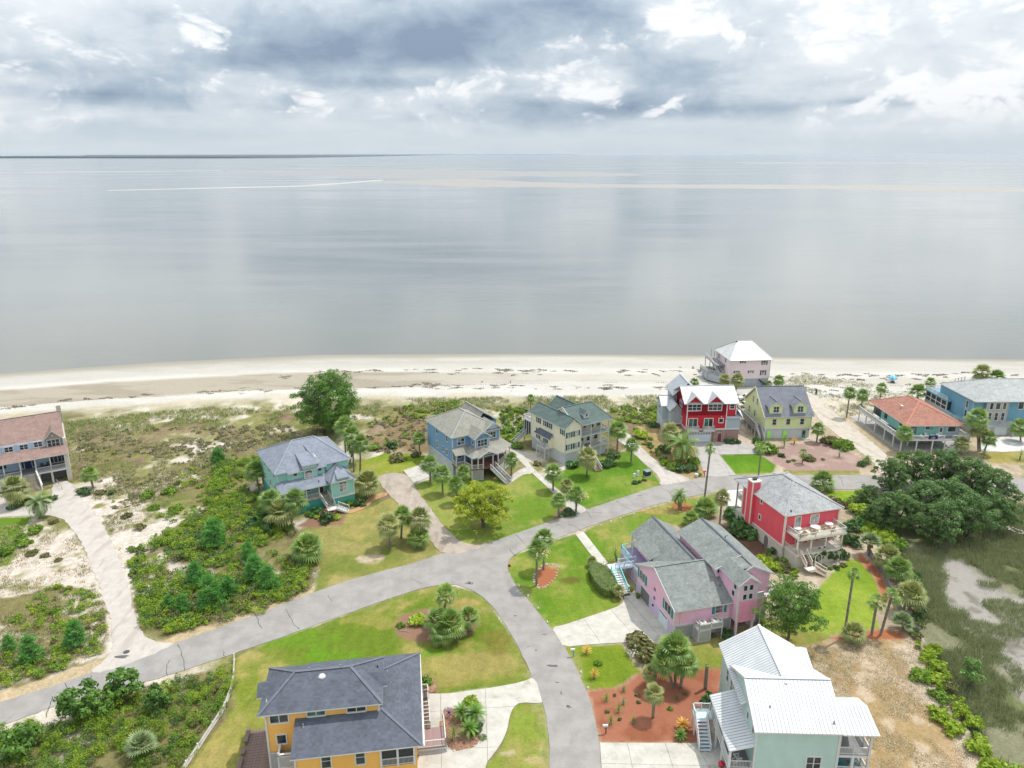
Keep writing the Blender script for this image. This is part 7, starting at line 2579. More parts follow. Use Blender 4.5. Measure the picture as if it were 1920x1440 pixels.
def palm(gx, gy, H, r, kind='cab', tr=.2, name='palm_tree', label='', cat='palm', group=None, skirt=None, stalks=False, lean=(0, 0), zb=0.0):
	"""an Empty at the foot; trunk and crown are shared meshes scaled to size"""
	t = link(name, None, label=label, cat=cat, group=group, loc=(gx, gy, zb), rz=_pr.uniform(0, 6.28))
	L = Vector((lean[0], lean[1], H))
	if H > .25:
		o = link('trunk', _pr.choice(TRUNKS), t)
		o.matrix_basis = Matrix(((tr, 0, L.x, 0), (0, tr, L.y, 0), (0, 0, L.z, 0), (0, 0, 0, 1))) if abs(lean[0]) + abs(lean[1]) < .01 else \
			Matrix.LocRotScale(None, Vector((0, 0, 1)).rotation_difference(L.normalized()), Vector((tr, tr, L.length)))
	ro = (_pr.uniform(-.12, .12), _pr.uniform(-.12, .12), _pr.uniform(0, 6.28))
	c = link('crown', _pr.choice(CROWNS[kind]), t, loc=tuple(L), scale=r)
	c.rotation_euler = ro
	c.scale = (r, r, r * _pr.uniform(.9, 1.05))
	if skirt:
		s_ = link('dead_fronds', _pr.choice(SKIRTS), t, loc=tuple(L), scale=r * skirt)
		s_.rotation_euler = ro
	if stalks:
		s_ = link('flower_stalks', _pr.choice(STALKS), t, loc=(L.x, L.y, L.z + .1), scale=r * 1.05)
	return t

def palm_px(bx, by, cx, cy, rp, *a, **k):
	"""foot and crown centre as seen in the photograph; leans if they are not above one another"""
	gx, gy = G(bx, by)
	H = max(.3, hgt(gx, gy, cy))
	p = ppm(gx, gy, H)
	# where a vertical trunk's top would fall
	d = gy * _c + (CAMH - H) * _s
	dx = (cx - (960 + FPX * gx / d)) * d / FPX
	dx = max(-H * .3, min(H * .3, dx))
	if abs(dx) < .25:
		dx = 0
	r = rp / p * 1.24
	t = palm(gx, gy, H, r, *a, **k)
	if dx:
		for ch in t.children:
			pass
		t.rotation_euler = (0, 0, 0)
		for ch in t.children:
			if ch.name.startswith('trunk'):
				tr = k.get('tr', .2)
				ch.matrix_basis = Matrix.LocRotScale(None, Vector((0, 0, 1)).rotation_difference(Vector((dx, 0, H)).normalized()), Vector((tr, tr, math.hypot(dx, H))))
			else:
				ch.location.x = dx
	return t

# shrubs
def shrub_mesh(seed, m, lumps=9, per=46, size=.17, flat=.75):
	"""unit dome of leafy lumps"""
	rng = np.random.default_rng(seed)
	cs, rs = [(0, 0, .35)], [.62]
	for i in range(lumps):
		a = i * 2.4 + rng.uniform(-.4, .4)
		rr = rng.uniform(.25, .68)
		cs.append((rr * math.cos(a), rr * math.sin(a), rng.uniform(.15, .62) * (1.1 - rr * .6)))
		rs.append(rng.uniform(.26, .44))
	V, R = blob_leaves(cs, rs, per, size, rng, flat)
	V[:, 2] = np.maximum(V[:, 2], -.02)
	return quads_mesh('leaves', V, R, m)

SHR = {'g': [shrub_mesh(i, L_SHRUB) for i in (1, 2, 3)], 'y': [shrub_mesh(i, L_SHRUBY) for i in (4, 5, 6)], 'd': [shrub_mesh(i, L_SHRUBD) for i in (7, 8, 9)],
	   'o': [shrub_mesh(i, L_OLIVE) for i in (10, 11)], 'h': [shrub_mesh(i, L_HEATH, 8, 30, .15) for i in (12, 13)],
	   'lime': [shrub_mesh(14, leafmat('lime_leaf', (.14, .2, .015), (.30, .38, .04), .3))], 'red': [shrub_mesh(15, L_PINKF, 7, 24, .13)],
	   'big': [shrub_mesh(i, leafmat('glossy_leaf', (.02, .055, .016), (.075, .16, .04), .15, .3), 9, 40, .22) for i in (16, 17)],
	   'silver': [shrub_mesh(18, L_SILVER, 8, 40, .13)], 'white': [shrub_mesh(19, L_WHITEF, 6, 26, .10)]}

def shrub(gx, gy, r, h, kind, label, name='shrub', group=None, cat='shrub', parent=None):
	o = link(name, _pr.choice(SHR[kind]), parent, label=label, cat=cat, group=group, loc=(gx, gy, -.05), rz=_pr.uniform(0, 6.28))
	o.scale = (r * _pr.uniform(.92, 1.1), r * _pr.uniform(.92, 1.1), h)
	return o

def shrub_px(px, py, rp, kind, label, hr=.9, **k):
	"""px,py: middle of the bush as seen"""
	gx, gy = G(px, py + rp * .55)
	r = rp / ppm(gx, gy, .5) * 1.25
	return shrub(gx, gy, r, r * hr * 1.1, kind, label, **k)

# broadleaf trees and pines
def limb(mb, p, q, r0, r1, rng, n=4):
	p, q = Vector(p), Vector(q)
	L = (q - p).length
	pts = [p]
	for i in range(1, n):
		pts.append(p.lerp(q, i / n) + Vector(rng.normal(0, L * .05, 3)))
	pts.append(q)
	for i in range(n):
		a, b = r0 + (r1 - r0) * i / n, r0 + (r1 - r0) * (i + 1) / n
		mb.cyl(pts[i], pts[i + 1], a, b, 6, cap=False)
	return pts

def tree_meshes(seed, m, bm, H=8.0, R=5.0, base=2.2, clumps=60, per=70, leaf=.28, cr=(.7, 1.4), flat=.7, trunkr=.28, forks=5, dens=1.0, open_=0.0):
	"""trunk with limbs reaching into clumps of leaves spread through the crown"""
	rng = np.random.default_rng(seed)
	cs, rs = [], []
	for i in range(clumps):
		for _ in range(30):
			d = rng.normal(0, 1, 3)
			d /= np.linalg.norm(d)
			rr = rng.uniform(.25, 1) ** .5
			z = base + (H - base) * .45 + d[2] * rr * (H - base) * .55
			if z > base * .8:
				break
		wob = 1 + .28 * math.sin(3 * math.atan2(d[1], d[0]) + seed) + .18 * math.sin(5 * math.atan2(d[1], d[0]) + 2 * seed)
		cs.append((d[0] * rr * R * wob * .82, d[1] * rr * R * wob * .82, min(z, H - .5)))
		rs.append(rng.uniform(*cr))
	V, Rn = blob_leaves(cs, rs, per, leaf, rng, flat)
	crown = quads_mesh('crown', V, Rn, m)
	mb = MB()
	fork = Vector((rng.uniform(-.3, .3), rng.uniform(-.3, .3), base))
	limb(mb, (0, 0, -.3), fork, trunkr * 1.25, trunkr, rng)
	idx = rng.permutation(len(cs))
	mains = []
	for k in range(forks):
		a = 2 * math.pi * k / forks + rng.uniform(-.3, .3)
		e = Vector((math.cos(a) * R * .45, math.sin(a) * R * .45, base + (H - base) * rng.uniform(.4, .7)))
		mains.append(limb(mb, fork, e, trunkr * .7, trunkr * .28, rng))
	for i in idx[:int(len(cs) * .75)]:
		c = Vector(cs[i])
		best = min((p for l in mains for p in l[1:]), key=lambda p: (p - c).length)
		limb(mb, best, c, trunkr * .22, .03, rng, 2)
	return crown, mb.mesh('trunk', bm, True)

def pine_meshes(seed, m, bm, H=9.0, R=3.4, base=2.5, whorls=9, trunks=((0, 0),), young=False, tuft=.55, per=26):
	"""whorled limbs ending in brush-like tufts of needles"""
	rng = np.random.default_rng(seed)
	mb = MB()
	cs, nr = [], []
	for (tx, ty) in trunks:
		hh = H * rng.uniform(.88, 1.0)
		top = Vector((tx * 1.6, ty * 1.6, hh))
		tp = limb(mb, (tx * .5, ty * .5, -.2), top, .07 * R + .06, .05, rng, 6)
		for w in range(whorls):
			t = w / (whorls - 1)
			z = base + (hh - base) * t
			c = Vector((tx * (.5 + 1.1 * z / hh), ty * (.5 + 1.1 * z / hh), z))
			ln = R * ((1 - t) ** .6 * .95 + .12) * (math.sin(min(1, t * 3 + .35) * math.pi / 2) if not young else 1)
			nb = 4 + int(3 * (1 - t))
			for k in range(nb):
				a = 2 * math.pi * k / nb + w * 1.1 + rng.uniform(-.35, .35)
				l = ln * rng.uniform(.7, 1.1)
				e = c + Vector((math.cos(a) * l, math.sin(a) * l, l * rng.uniform(.05, .38)))
				limb(mb, c, e, .05, .02, rng, 2)
				n = max(2, int(l / .55))
				for j in range(n):
					f = .35 + .65 * (j + 1) / n
					q = c.lerp(e, f)
					for _ in range(2):
						cs.append((q.x + rng.normal(0, .28), q.y + rng.normal(0, .28), q.z + rng.uniform(0, .3)))
		cs.append(tuple(top))
	V, Rn = [], []
	for c in cs:
		d = rng.normal(0, 1, (per, 3))
		d[:, 2] = np.abs(d[:, 2]) * 1.1 - .25
		d /= np.linalg.norm(d, axis=1)[:, None]
		L = tuft * rng.uniform(.6, 1.1, per)[:, None]
		s_ = np.cross(d, rng.normal(0, 1, (per, 3)))
		s_ /= np.linalg.norm(s_, axis=1)[:, None]
		s_ *= .075
		b = np.array(c)
		V.append(np.stack([b - s_ * .4 + d * .05, b + s_ * .4 + d * .05, b + d * L * .8 + s_, b + d * L - s_ * .3], 1).reshape(-1, 3))
		Rn.append(np.clip(rng.uniform(0, 1, per) * .6 + rng.uniform(0, .4), 0, 1))
	return quads_mesh('crown', np.concatenate(V), np.concatenate(Rn), m), mb.mesh('trunk', bm, True)

def tree(pair, gx, gy, s=1.0, name='tree', label='', group=None, cat='tree', rz=None, zb=0.0, sz=None):
	t = link(name, None, label=label, cat=cat, group=group, loc=(gx, gy, zb), rz=_pr.uniform(0, 6.28) if rz is None else rz, scale=s)
	if sz:
		t.scale = (s, s, sz)
	link('trunk', pair[1], t)
	link('crown', pair[0], t)
	return t

# masses nobody could count: joined leaf clumps
def scatter(poly, n, rng, mind=.0, keep=None):
	x0, x1 = min(p[0] for p in poly), max(p[0] for p in poly)
	y0, y1 = min(p[1] for p in poly), max(p[1] for p in poly)
	x0, x1, y0, y1 = max(x0, -190), min(x1, 190), max(y0, 60), min(y1, 290)
	out = np.zeros((0, 2))
	tries = 0
	while len(out) < n and tries < 30:
		X, Y = rng.uniform(x0, x1, n * 2), rng.uniform(y0, y1, n * 2)
		k = inpoly(X, Y, poly)
		if keep is not None:
			k &= keep(X, Y)
		out = np.concatenate([out, np.stack([X[k], Y[k]], 1)])
		tries += 1
	return out[:n]

def not_hard(X, Y):
	k = np.ones(X.shape, bool)
	for p in HARD:
		for dx, dy in ((0, 0), (.7, 0), (-.7, 0), (0, .7), (0, -.7)):
			k &= ~inpoly(X + dx, Y + dy, p)
	return k

def thicket(name, poly, n, r, h, mats, wts, rng, per=90, leaf=.26, keep=None, label=None):
	P = scatter(poly, n, rng, keep=keep)
	VV, RR, MI = [], [], []
	for (x, y) in P:
		rr = rng.uniform(*r)
		hh = rng.uniform(*h) * (rr / r[1]) ** .4
		k = int(per * (rr / r[1]) ** 1.3) + 14
		nl = 4
		cs = [(x, y, hh * .35)] + [(x + rng.uniform(-.6, .6) * rr, y + rng.uniform(-.6, .6) * rr, hh * rng.uniform(.3, .75)) for _ in range(nl)]
		rs = [rr * .6] + [rr * rng.uniform(.3, .5) for _ in range(nl)]
		V, R = blob_leaves(cs, rs, max(4, k // (nl + 1)), leaf, rng, min(1.0, hh / rr))
		VV.append(V); RR.append(R)
		MI.append(np.full(len(R), rng.choice(len(mats), p=wts)))
	V = np.concatenate(VV)
	V[:, 2] = np.maximum(V[:, 2], -.1)
	me = quads_mesh(name, V, np.concatenate(RR), mats, np.concatenate(MI))
	return link(name, me, label=label, cat='shrubs' if label else None, kind='stuff')

def tufts(name, P, h, m, rng, blades=6, spread=.18, width=.05, mats=None, wts=None, zb=0.0, label=None, cat=None):
	"""grass tufts: thin leaning blades"""
	n = len(P)
	hh = rng.uniform(*h, (n, 1, 1))
	az = rng.uniform(0, 2 * math.pi, (n, blades))
	ln = rng.uniform(.1, .75, (n, blades))
	base = np.zeros((n, blades, 3))
	base[..., 0] = P[:, None, 0] + rng.normal(0, spread, (n, blades))
	base[..., 1] = P[:, None, 1] + rng.normal(0, spread, (n, blades))
	base[..., 2] = (zb if np.isscalar(zb) else zb[:, None])
	d = np.stack([np.cos(az) * ln, np.sin(az) * ln, np.ones_like(az)], -1)
	tip = base + d * hh * rng.uniform(.6, 1.1, (n, blades, 1))
	sd = np.stack([-np.sin(az), np.cos(az), np.zeros_like(az)], -1) * width
	V = np.stack([base - sd, base + sd, tip + sd * .3, tip - sd * .3], 2).reshape(-1, 3)
	R = rng.uniform(0, 1, n * blades)
	me = quads_mesh(name, V, R, mats or m, None if mats is None else np.repeat(rng.choice(len(mats), n, p=wts), blades))
	return link(name, me, label=label, cat=cat, kind='stuff')

# palms one by one: foot px, crown px, crown radius px
GA, GB = 'cabbage palms of the gardens', 'palms behind the beach'
for a in (
	((175, 915), (168, 890), 15, 'cab', 'short palm with dark bushes round its foot, right of the powder-blue house drive', 'skirt'),
	((30, 948), (27, 915), 24, 'cabY', 'broad bushy palm in front of the powder-blue house porch', ''),
	((486, 918), (478, 882), 20, 'cab', 'tall palm at the left wall of the aqua house, nearer the front', 'skirt'),
	((494, 908), (488, 872), 15, 'cab', 'second palm behind the tall one at the left wall of the aqua house', ''),
	((521, 985), (507, 937), 21, 'cab', 'palm left of the aqua house porch in the clump covering its corner', ''),
	((545, 990), (553, 938), 22, 'cab', 'palm right in the clump covering the aqua house front corner', 'skirt'),
	((532, 992), (531, 962), 27, 'lowY', 'low yellowing palm in front of the clump at the aqua house corner', ''),
	((648, 860), (646, 798), 19, 'cab', 'tallest palm behind the aqua house, beside the big pine', 'skirt'),
	((664, 884), (660, 817), 19, 'cab', 'tall palm right of the aqua house roof with a bare trunk', 'skirt'),
	((675, 902), (676, 832), 17, 'cab', 'palm with dead hanging fronds at the right corner of the aqua house', 'skirt big'),
	((655, 870), (668, 838), 14, 'cab', 'smaller palm wedged between the tall palms right of the aqua house', 'skirt'),
	((690, 932), (690, 906), 23, 'lowY', 'wide low palm beside the brick walk of the aqua house', 'skirt'),
	((731, 1028), (730, 985), 22, 'cabY', 'left palm of the trio beside the gravel driveway', 'skirt'),
	((752, 1010), (754, 968), 20, 'cab', 'back palm of the trio beside the gravel driveway', 'skirt'),
	((788, 1015), (787, 972), 22, 'cabY', 'right palm of the trio beside the gravel driveway', 'skirt'),
	((785, 1024), (786, 1007), 19, 'low', 'small palm under the right palm of the gravel driveway trio', ''),
	((578, 1052), (577, 1030), 27, 'low', 'wide drooping palm at the right end of the left thicket', ''),
	((787, 856), (786, 822), 13, 'cab', 'slim palm at the far left of the blue house', ''),
	((807, 906), (804, 870), 17, 'cab', 'palm by the concrete pad left of the blue house', ''),
	((830, 926), (830, 889), 18, 'cab', 'palm in front of the blue house left corner, second from the pad', 'skirt'),
	((856, 944), (853, 908), 15, 'cab', 'palm just left of the yellow-green tree', ''),
	((870, 922), (870, 884), 13, 'cab', 'palm between the blue house porch and the yellow-green tree', ''),
	((959, 892), (959, 861), 13, 'cab', 'palm in the bed between the blue house stair and the walk', ''),
	((1037, 920), (1039, 886), 18, 'cab', 'palm with its own mulch ring, uppermost along the cream house walk', 'skirt'),
	((1062, 934), (1061, 911), 14, 'cabY', 'palm right of the walk, second from the top along the cream house walk', 'skirt'),
	((1080, 960), (1081, 926), 17, 'cab', 'palm right of the walk at the roadside with yellow seed stalks', 'stalks'),
	((1047, 970), (1049, 938), 15, 'cab', 'palm left of the walk at the roadside below the cream house', ''),
	((1100, 893), (1101, 857), 19, 'cabY', 'palm with a brown skirt standing in the bright lawn before the cream house stair', 'skirt'),
	((1157, 845), (1159, 806), 18, 'cab', 'palm at the right wall of the cream house', 'skirt big'),
	((1183, 868), (1184, 834), 14, 'cab', 'palm at the drive edge right of the cream house lawn', 'skirt'),
	((995, 771), (995, 747), 8, 'cab', 'lone small palm on the dune left of the cream house', ''),
	((1255, 850), (1257, 812), 19, 'cabY', 'bushy palm at the left corner of the red house', 'skirt'),
	((1301, 731), (1301, 717), 9, 'cab', 'small palm on the sand behind the red house', 'skirt'),
	((1359, 732), (1359, 711), 11, 'cabY', 'left palm of the pair before the shell-pink house', 'skirt big'),
	((1379, 738), (1383, 712), 13, 'cabY', 'right palm of the pair before the shell-pink house', 'skirt big'),
	((1459, 726), (1461, 713), 11, 'cab', 'palm on the sand behind the lime house roof', 'skirt'),
	((1441, 726), (1443, 720), 6, 'low', 'tiny palm at the right foot of the shell-pink house', ''),
	((1470, 838), (1472, 822), 6, 'wash', 'small thin palm in front of the lime house wall', ''),
	((1504, 869), (1505, 850), 8, 'wash', 'small palm in the middle of the pink-brown gravel bed', ''),
	((1531, 829), (1534, 804), 13, 'cab', 'palm at the right front corner of the lime house', ''),
	((1587, 783), (1593, 737), 12, 'cab', 'tall leaning palm left of the stilt house deck', 'skirt'),
	((1615, 762), (1617, 741), 11, 'cab', 'shorter palm next to the leaning palm left of the stilt house', 'skirt'),
	((1650, 748), (1654, 727), 10, 'cab', 'palm on the sand behind the stilt house roof, left', ''),
	((1720, 762), (1721, 736), 15, 'low', 'round bushy palm right behind the stilt house roof', ''),
	((1741, 758), (1745, 717), 10, 'cab', 'thin palm at the seaward corner of the steel-blue house', ''),
	((1693, 848), (1696, 812), 15, 'cab', 'palm with dead fronds at the front corner of the stilt house', 'skirt big'),
	((1834, 846), (1833, 784), 19, 'cab', 'tallest palm between the stilt house and the steel-blue house', ''),
	((1838, 846), (1836, 803), 17, 'cabY', 'lower palm tucked against the tallest one beside the steel-blue house', 'skirt'),
	((1843, 852), (1855, 822), 14, 'cab', 'leaning palm in front of the steel-blue house garage', 'skirt'),
	((1800, 852), (1803, 831), 14, 'cabY', 'palm at the foot of the stilt house stair', 'skirt'),
	((1914, 828), (1912, 801), 17, 'cab', 'palm at the right edge before the steel-blue house', ''),
	((1838, 714), (1840, 699), 16, 'cabY', 'left palm of the pair on the sand beyond the steel-blue house roof', 'skirt'),
	((1868, 724), (1869, 709), 14, 'low', 'right palm of the pair on the sand beyond the steel-blue house roof', ''),
	((1019, 1068), (1018, 1010), 19, 'cab', 'back palm of the pair in the red bed by the road fork', ''),
	((1006, 1098), (1007, 1030), 19, 'cab', 'front palm with cream seed stalks in the red bed by the road fork', 'stalks'),
	((1322, 965), (1321, 953), 20, 'low', 'wide low palm on the lawn at the foot of the tall thin palm', ''),
	((1298, 985), (1296, 973), 15, 'low', 'low palm just behind the lilac house roofs', ''),
	((1349, 985), (1352, 932), 15, 'cabY', 'stout dark-trunked palm left of the coral house shrubbery', 'skirt'),
	((1266, 1282), (1266, 1220), 30, 'low', 'huge bushy palm in front of the lilac house, upper head', ''),
	((1262, 1288), (1246, 1240), 25, 'low', 'bushy palm left in the big clump before the lilac house', ''),
	((1275, 1290), (1285, 1243), 26, 'cab', 'bushy palm right in the big clump before the lilac house', ''),
	((1224, 1346), (1228, 1300), 18, 'cabY', 'palm standing in the red mulch bed, nearest the road', ''),
	((1217, 1290), (1222, 1262), 15, 'cabY', 'palm at the top of the red mulch bed behind the nearest one', ''),
	((833, 1166), (835, 1113), 19, 'cab', 'tall palm of the island bed on the yellow house lawn', 'stalks'),
	((824, 1192), (822, 1165), 25, 'low', 'left low palm of the big clump in the island bed', ''),
	((842, 1198), (845, 1170), 26, 'low', 'right low palm of the big clump in the island bed', ''),
	((830, 1206), (832, 1186), 22, 'cab', 'front low palm of the big clump in the island bed', ''),
	((879, 1182), (878, 1158), 19, 'low', 'separate small palm right in the island bed', ''),
	((268, 1418), (268, 1398), 26, 'saw', 'silver-green fan palm in the thicket left of the picket fence', ''),
	((1628, 1042), (1633, 1017), 19, 'saw', 'silvery palm at the upper end of the weathered fence', 'skirt'),
	((1668, 1068), (1664, 1046), 22, 'lowY', 'pale green palm behind the weathered fence, uppermost', ''),
	((1688, 1092), (1685, 1068), 22, 'low', 'green palm behind the weathered fence, middle one', ''),
	((1690, 1150), (1708, 1116), 25, 'lowY', 'large yellow-green palm behind the lower end of the fence', ''),
	((1634, 1190), (1642, 1128), 15, 'wash', 'rough-trunked palm at the bottom of the coral house lawn, left of two', ''),
	((1651, 1190), (1672, 1118), 15, 'wash', 'leaning rough-trunked palm at the bottom of the coral house lawn, right of two', ''),
	((1598, 1205), (1598, 1188), 20, 'lowY', 'bushy palm at the foot of the tall thin palm below the coral house lawn', ''),
	((1694, 1182), (1690, 1168), 19, 'saw', 'grey-green bushy palm at the lower end of the fence', ''),
	((1160, 1122), (1159, 1108), 10, 'lowY', 'little palm at the end of the clipped hedge', ''),
	((1157, 1052), (1152, 1040), 15, 'yuccaG', 'dark spiky plant beside the lilac house walk', ''),
	((1545, 917), (1541, 905), 20, 'low', 'bushy palm behind the coral house roof at the road', ''),
	((1110, 1062), (1111, 1053), 9, 'lowY', 'small spiky shrub-palm at the back end of the hedge', ''),
):
	f, c, r, kd, lab, ex = a
	bH = 'behind' in lab and 'sand' in lab
	palm_px(*f, *c, r, kd, label=lab, group=GA, tr=.13 if r < 12 else .19, skirt=(.9 if 'big' in ex else .62) if 'skirt' in ex else None, stalks='stalks' in ex)

# tall thin fan palms
palm_px(1320, 942, 1332, 841, 10, 'wash', tr=.2, name='fan_palm', label='very tall thin palm standing beside the road before the red house', group='tall thin fan palms', skirt=.9)
palm_px(1422, 892, 1428, 841, 10, 'wash', tr=.17, name='fan_palm', label='tall thin palm at the edge of the small square lawn', group='tall thin fan palms', skirt=.5)
palm_px(1582, 1196, 1603, 1075, 12, 'wash', tr=.17, name='fan_palm', label='tall leaning thin palm on the coral house back lawn', group='tall thin fan palms')
# feather palms
palm_px(1278, 866, 1281, 836, 27, 'pin', tr=.25, name='feather_palm', label='arching feather-leaved palm beside the red house garage')
palm_px(74, 972, 72, 944, 21, 'pinS', tr=.28, name='feather_palm', label='small grey-green feather palm in the turning loop before the powder-blue house')
palm_px(1275, 955, 1274, 930, 14, 'pin', tr=.4, name='feather_palm', label='small feather palm with a stout grey trunk at the roadside bed')
palm_px(1627, 868, 1626, 861, 9, 'pin', tr=.15, name='feather_palm', label='little feather palm where the sand track meets the road')
# dead trunk
gx, gy = G(1322, 1292)
t = link('dead_palm', None, label='bare dead palm trunk without a crown in the red mulch bed', cat='palm', loc=(gx, gy, 0))
o = link('trunk', TRUNKS[0], t, scale=(.24, .24, 3.6))
mb = MB(); mb.cyl((0, 0, 3.45), (.02, 0, 3.75), .24, .16, 8); link('broken_top', mb.mesh('broken_top', B_PALM), t)

# cycads and spiky plants
for (f, c, r, kd, nm, lab) in (
	((866, 1350), (866, 1335), 16, 'sago', 'cycad', 'back left cycad in the bed beside the yellow house drive'), ((891, 1352), (891, 1338), 19, 'sago', 'cycad', 'right cycad with a pale cone in the bed beside the yellow house drive'),
	((880, 1380), (880, 1366), 16, 'sago', 'cycad', 'front cycad in the bed beside the yellow house drive'), ((851, 1388), (851, 1375), 15, 'yuccaG', 'yucca', 'broad-leaved spiky plant by the low deck rail of the yellow house'),
	((1280, 1366), (1280, 1359), 12, 'sagoY', 'cycad', 'yellow cycad in the red mulch left of the white stair'), ((1276, 1385), (1275, 1378), 11, 'sago', 'cycad', 'dark cycad beside the yellow one in the red mulch'),
	((1100, 1226), (1099, 1219), 10, 'croton', 'croton', 'orange spiky plant on the lawn nearest the mailbox'), ((1114, 1272), (1113, 1264), 10, 'croton', 'croton', 'orange spiky plant on the lawn nearest the red mulch'),
	((1573, 857), (1572, 851), 10, 'yucca', 'yucca', 'pale yucca in the gravel bed right of the lime house'), ((1844, 860), (1845, 853), 12, 'yucca', 'yucca', 'grey agave in front of the leaning palm by the road'),
	((1912, 862), (1912, 855), 14, 'yucca', 'yucca', 'grey agave at the right edge by the steel-blue house drive'),
	((1137, 1314), (1137, 1309), 9, 'yuccaG', 'yucca', 'upper left spiky plant in the red mulch bed'), ((1169, 1320), (1169, 1315), 8, 'yucca', 'yucca', 'silver spiky plant in the middle of the red mulch bed'),
	((1160, 1335), (1160, 1329), 9, 'yuccaG', 'yucca', 'spiky plant left of the middle of the red mulch bed'), ((1145, 1358), (1145, 1350), 10, 'yuccaG', 'yucca', 'bushy spiky plant just above the mailbox in the red mulch'),
	((1169, 1296), (1168, 1291), 7, 'yuccaG', 'yucca', 'small spiky plant at the top edge of the red mulch bed'), ((1187, 1355), (1187, 1350), 7, 'yuccaG', 'yucca', 'small spiky plant in the lower middle of the red mulch bed'),
	((1489, 832), (1489, 827), 8, 'croton', 'croton', 'orange spiky plant at the lime house wall'), ((1269, 1312), (1269, 1309), 6, 'yuccaG', 'yucca', 'small spiky plant near the dead palm trunk'),
):
	palm_px(*f, *c, r, kd, name=nm, label=lab, cat='plant', group='spiky garden plants', tr=.16)

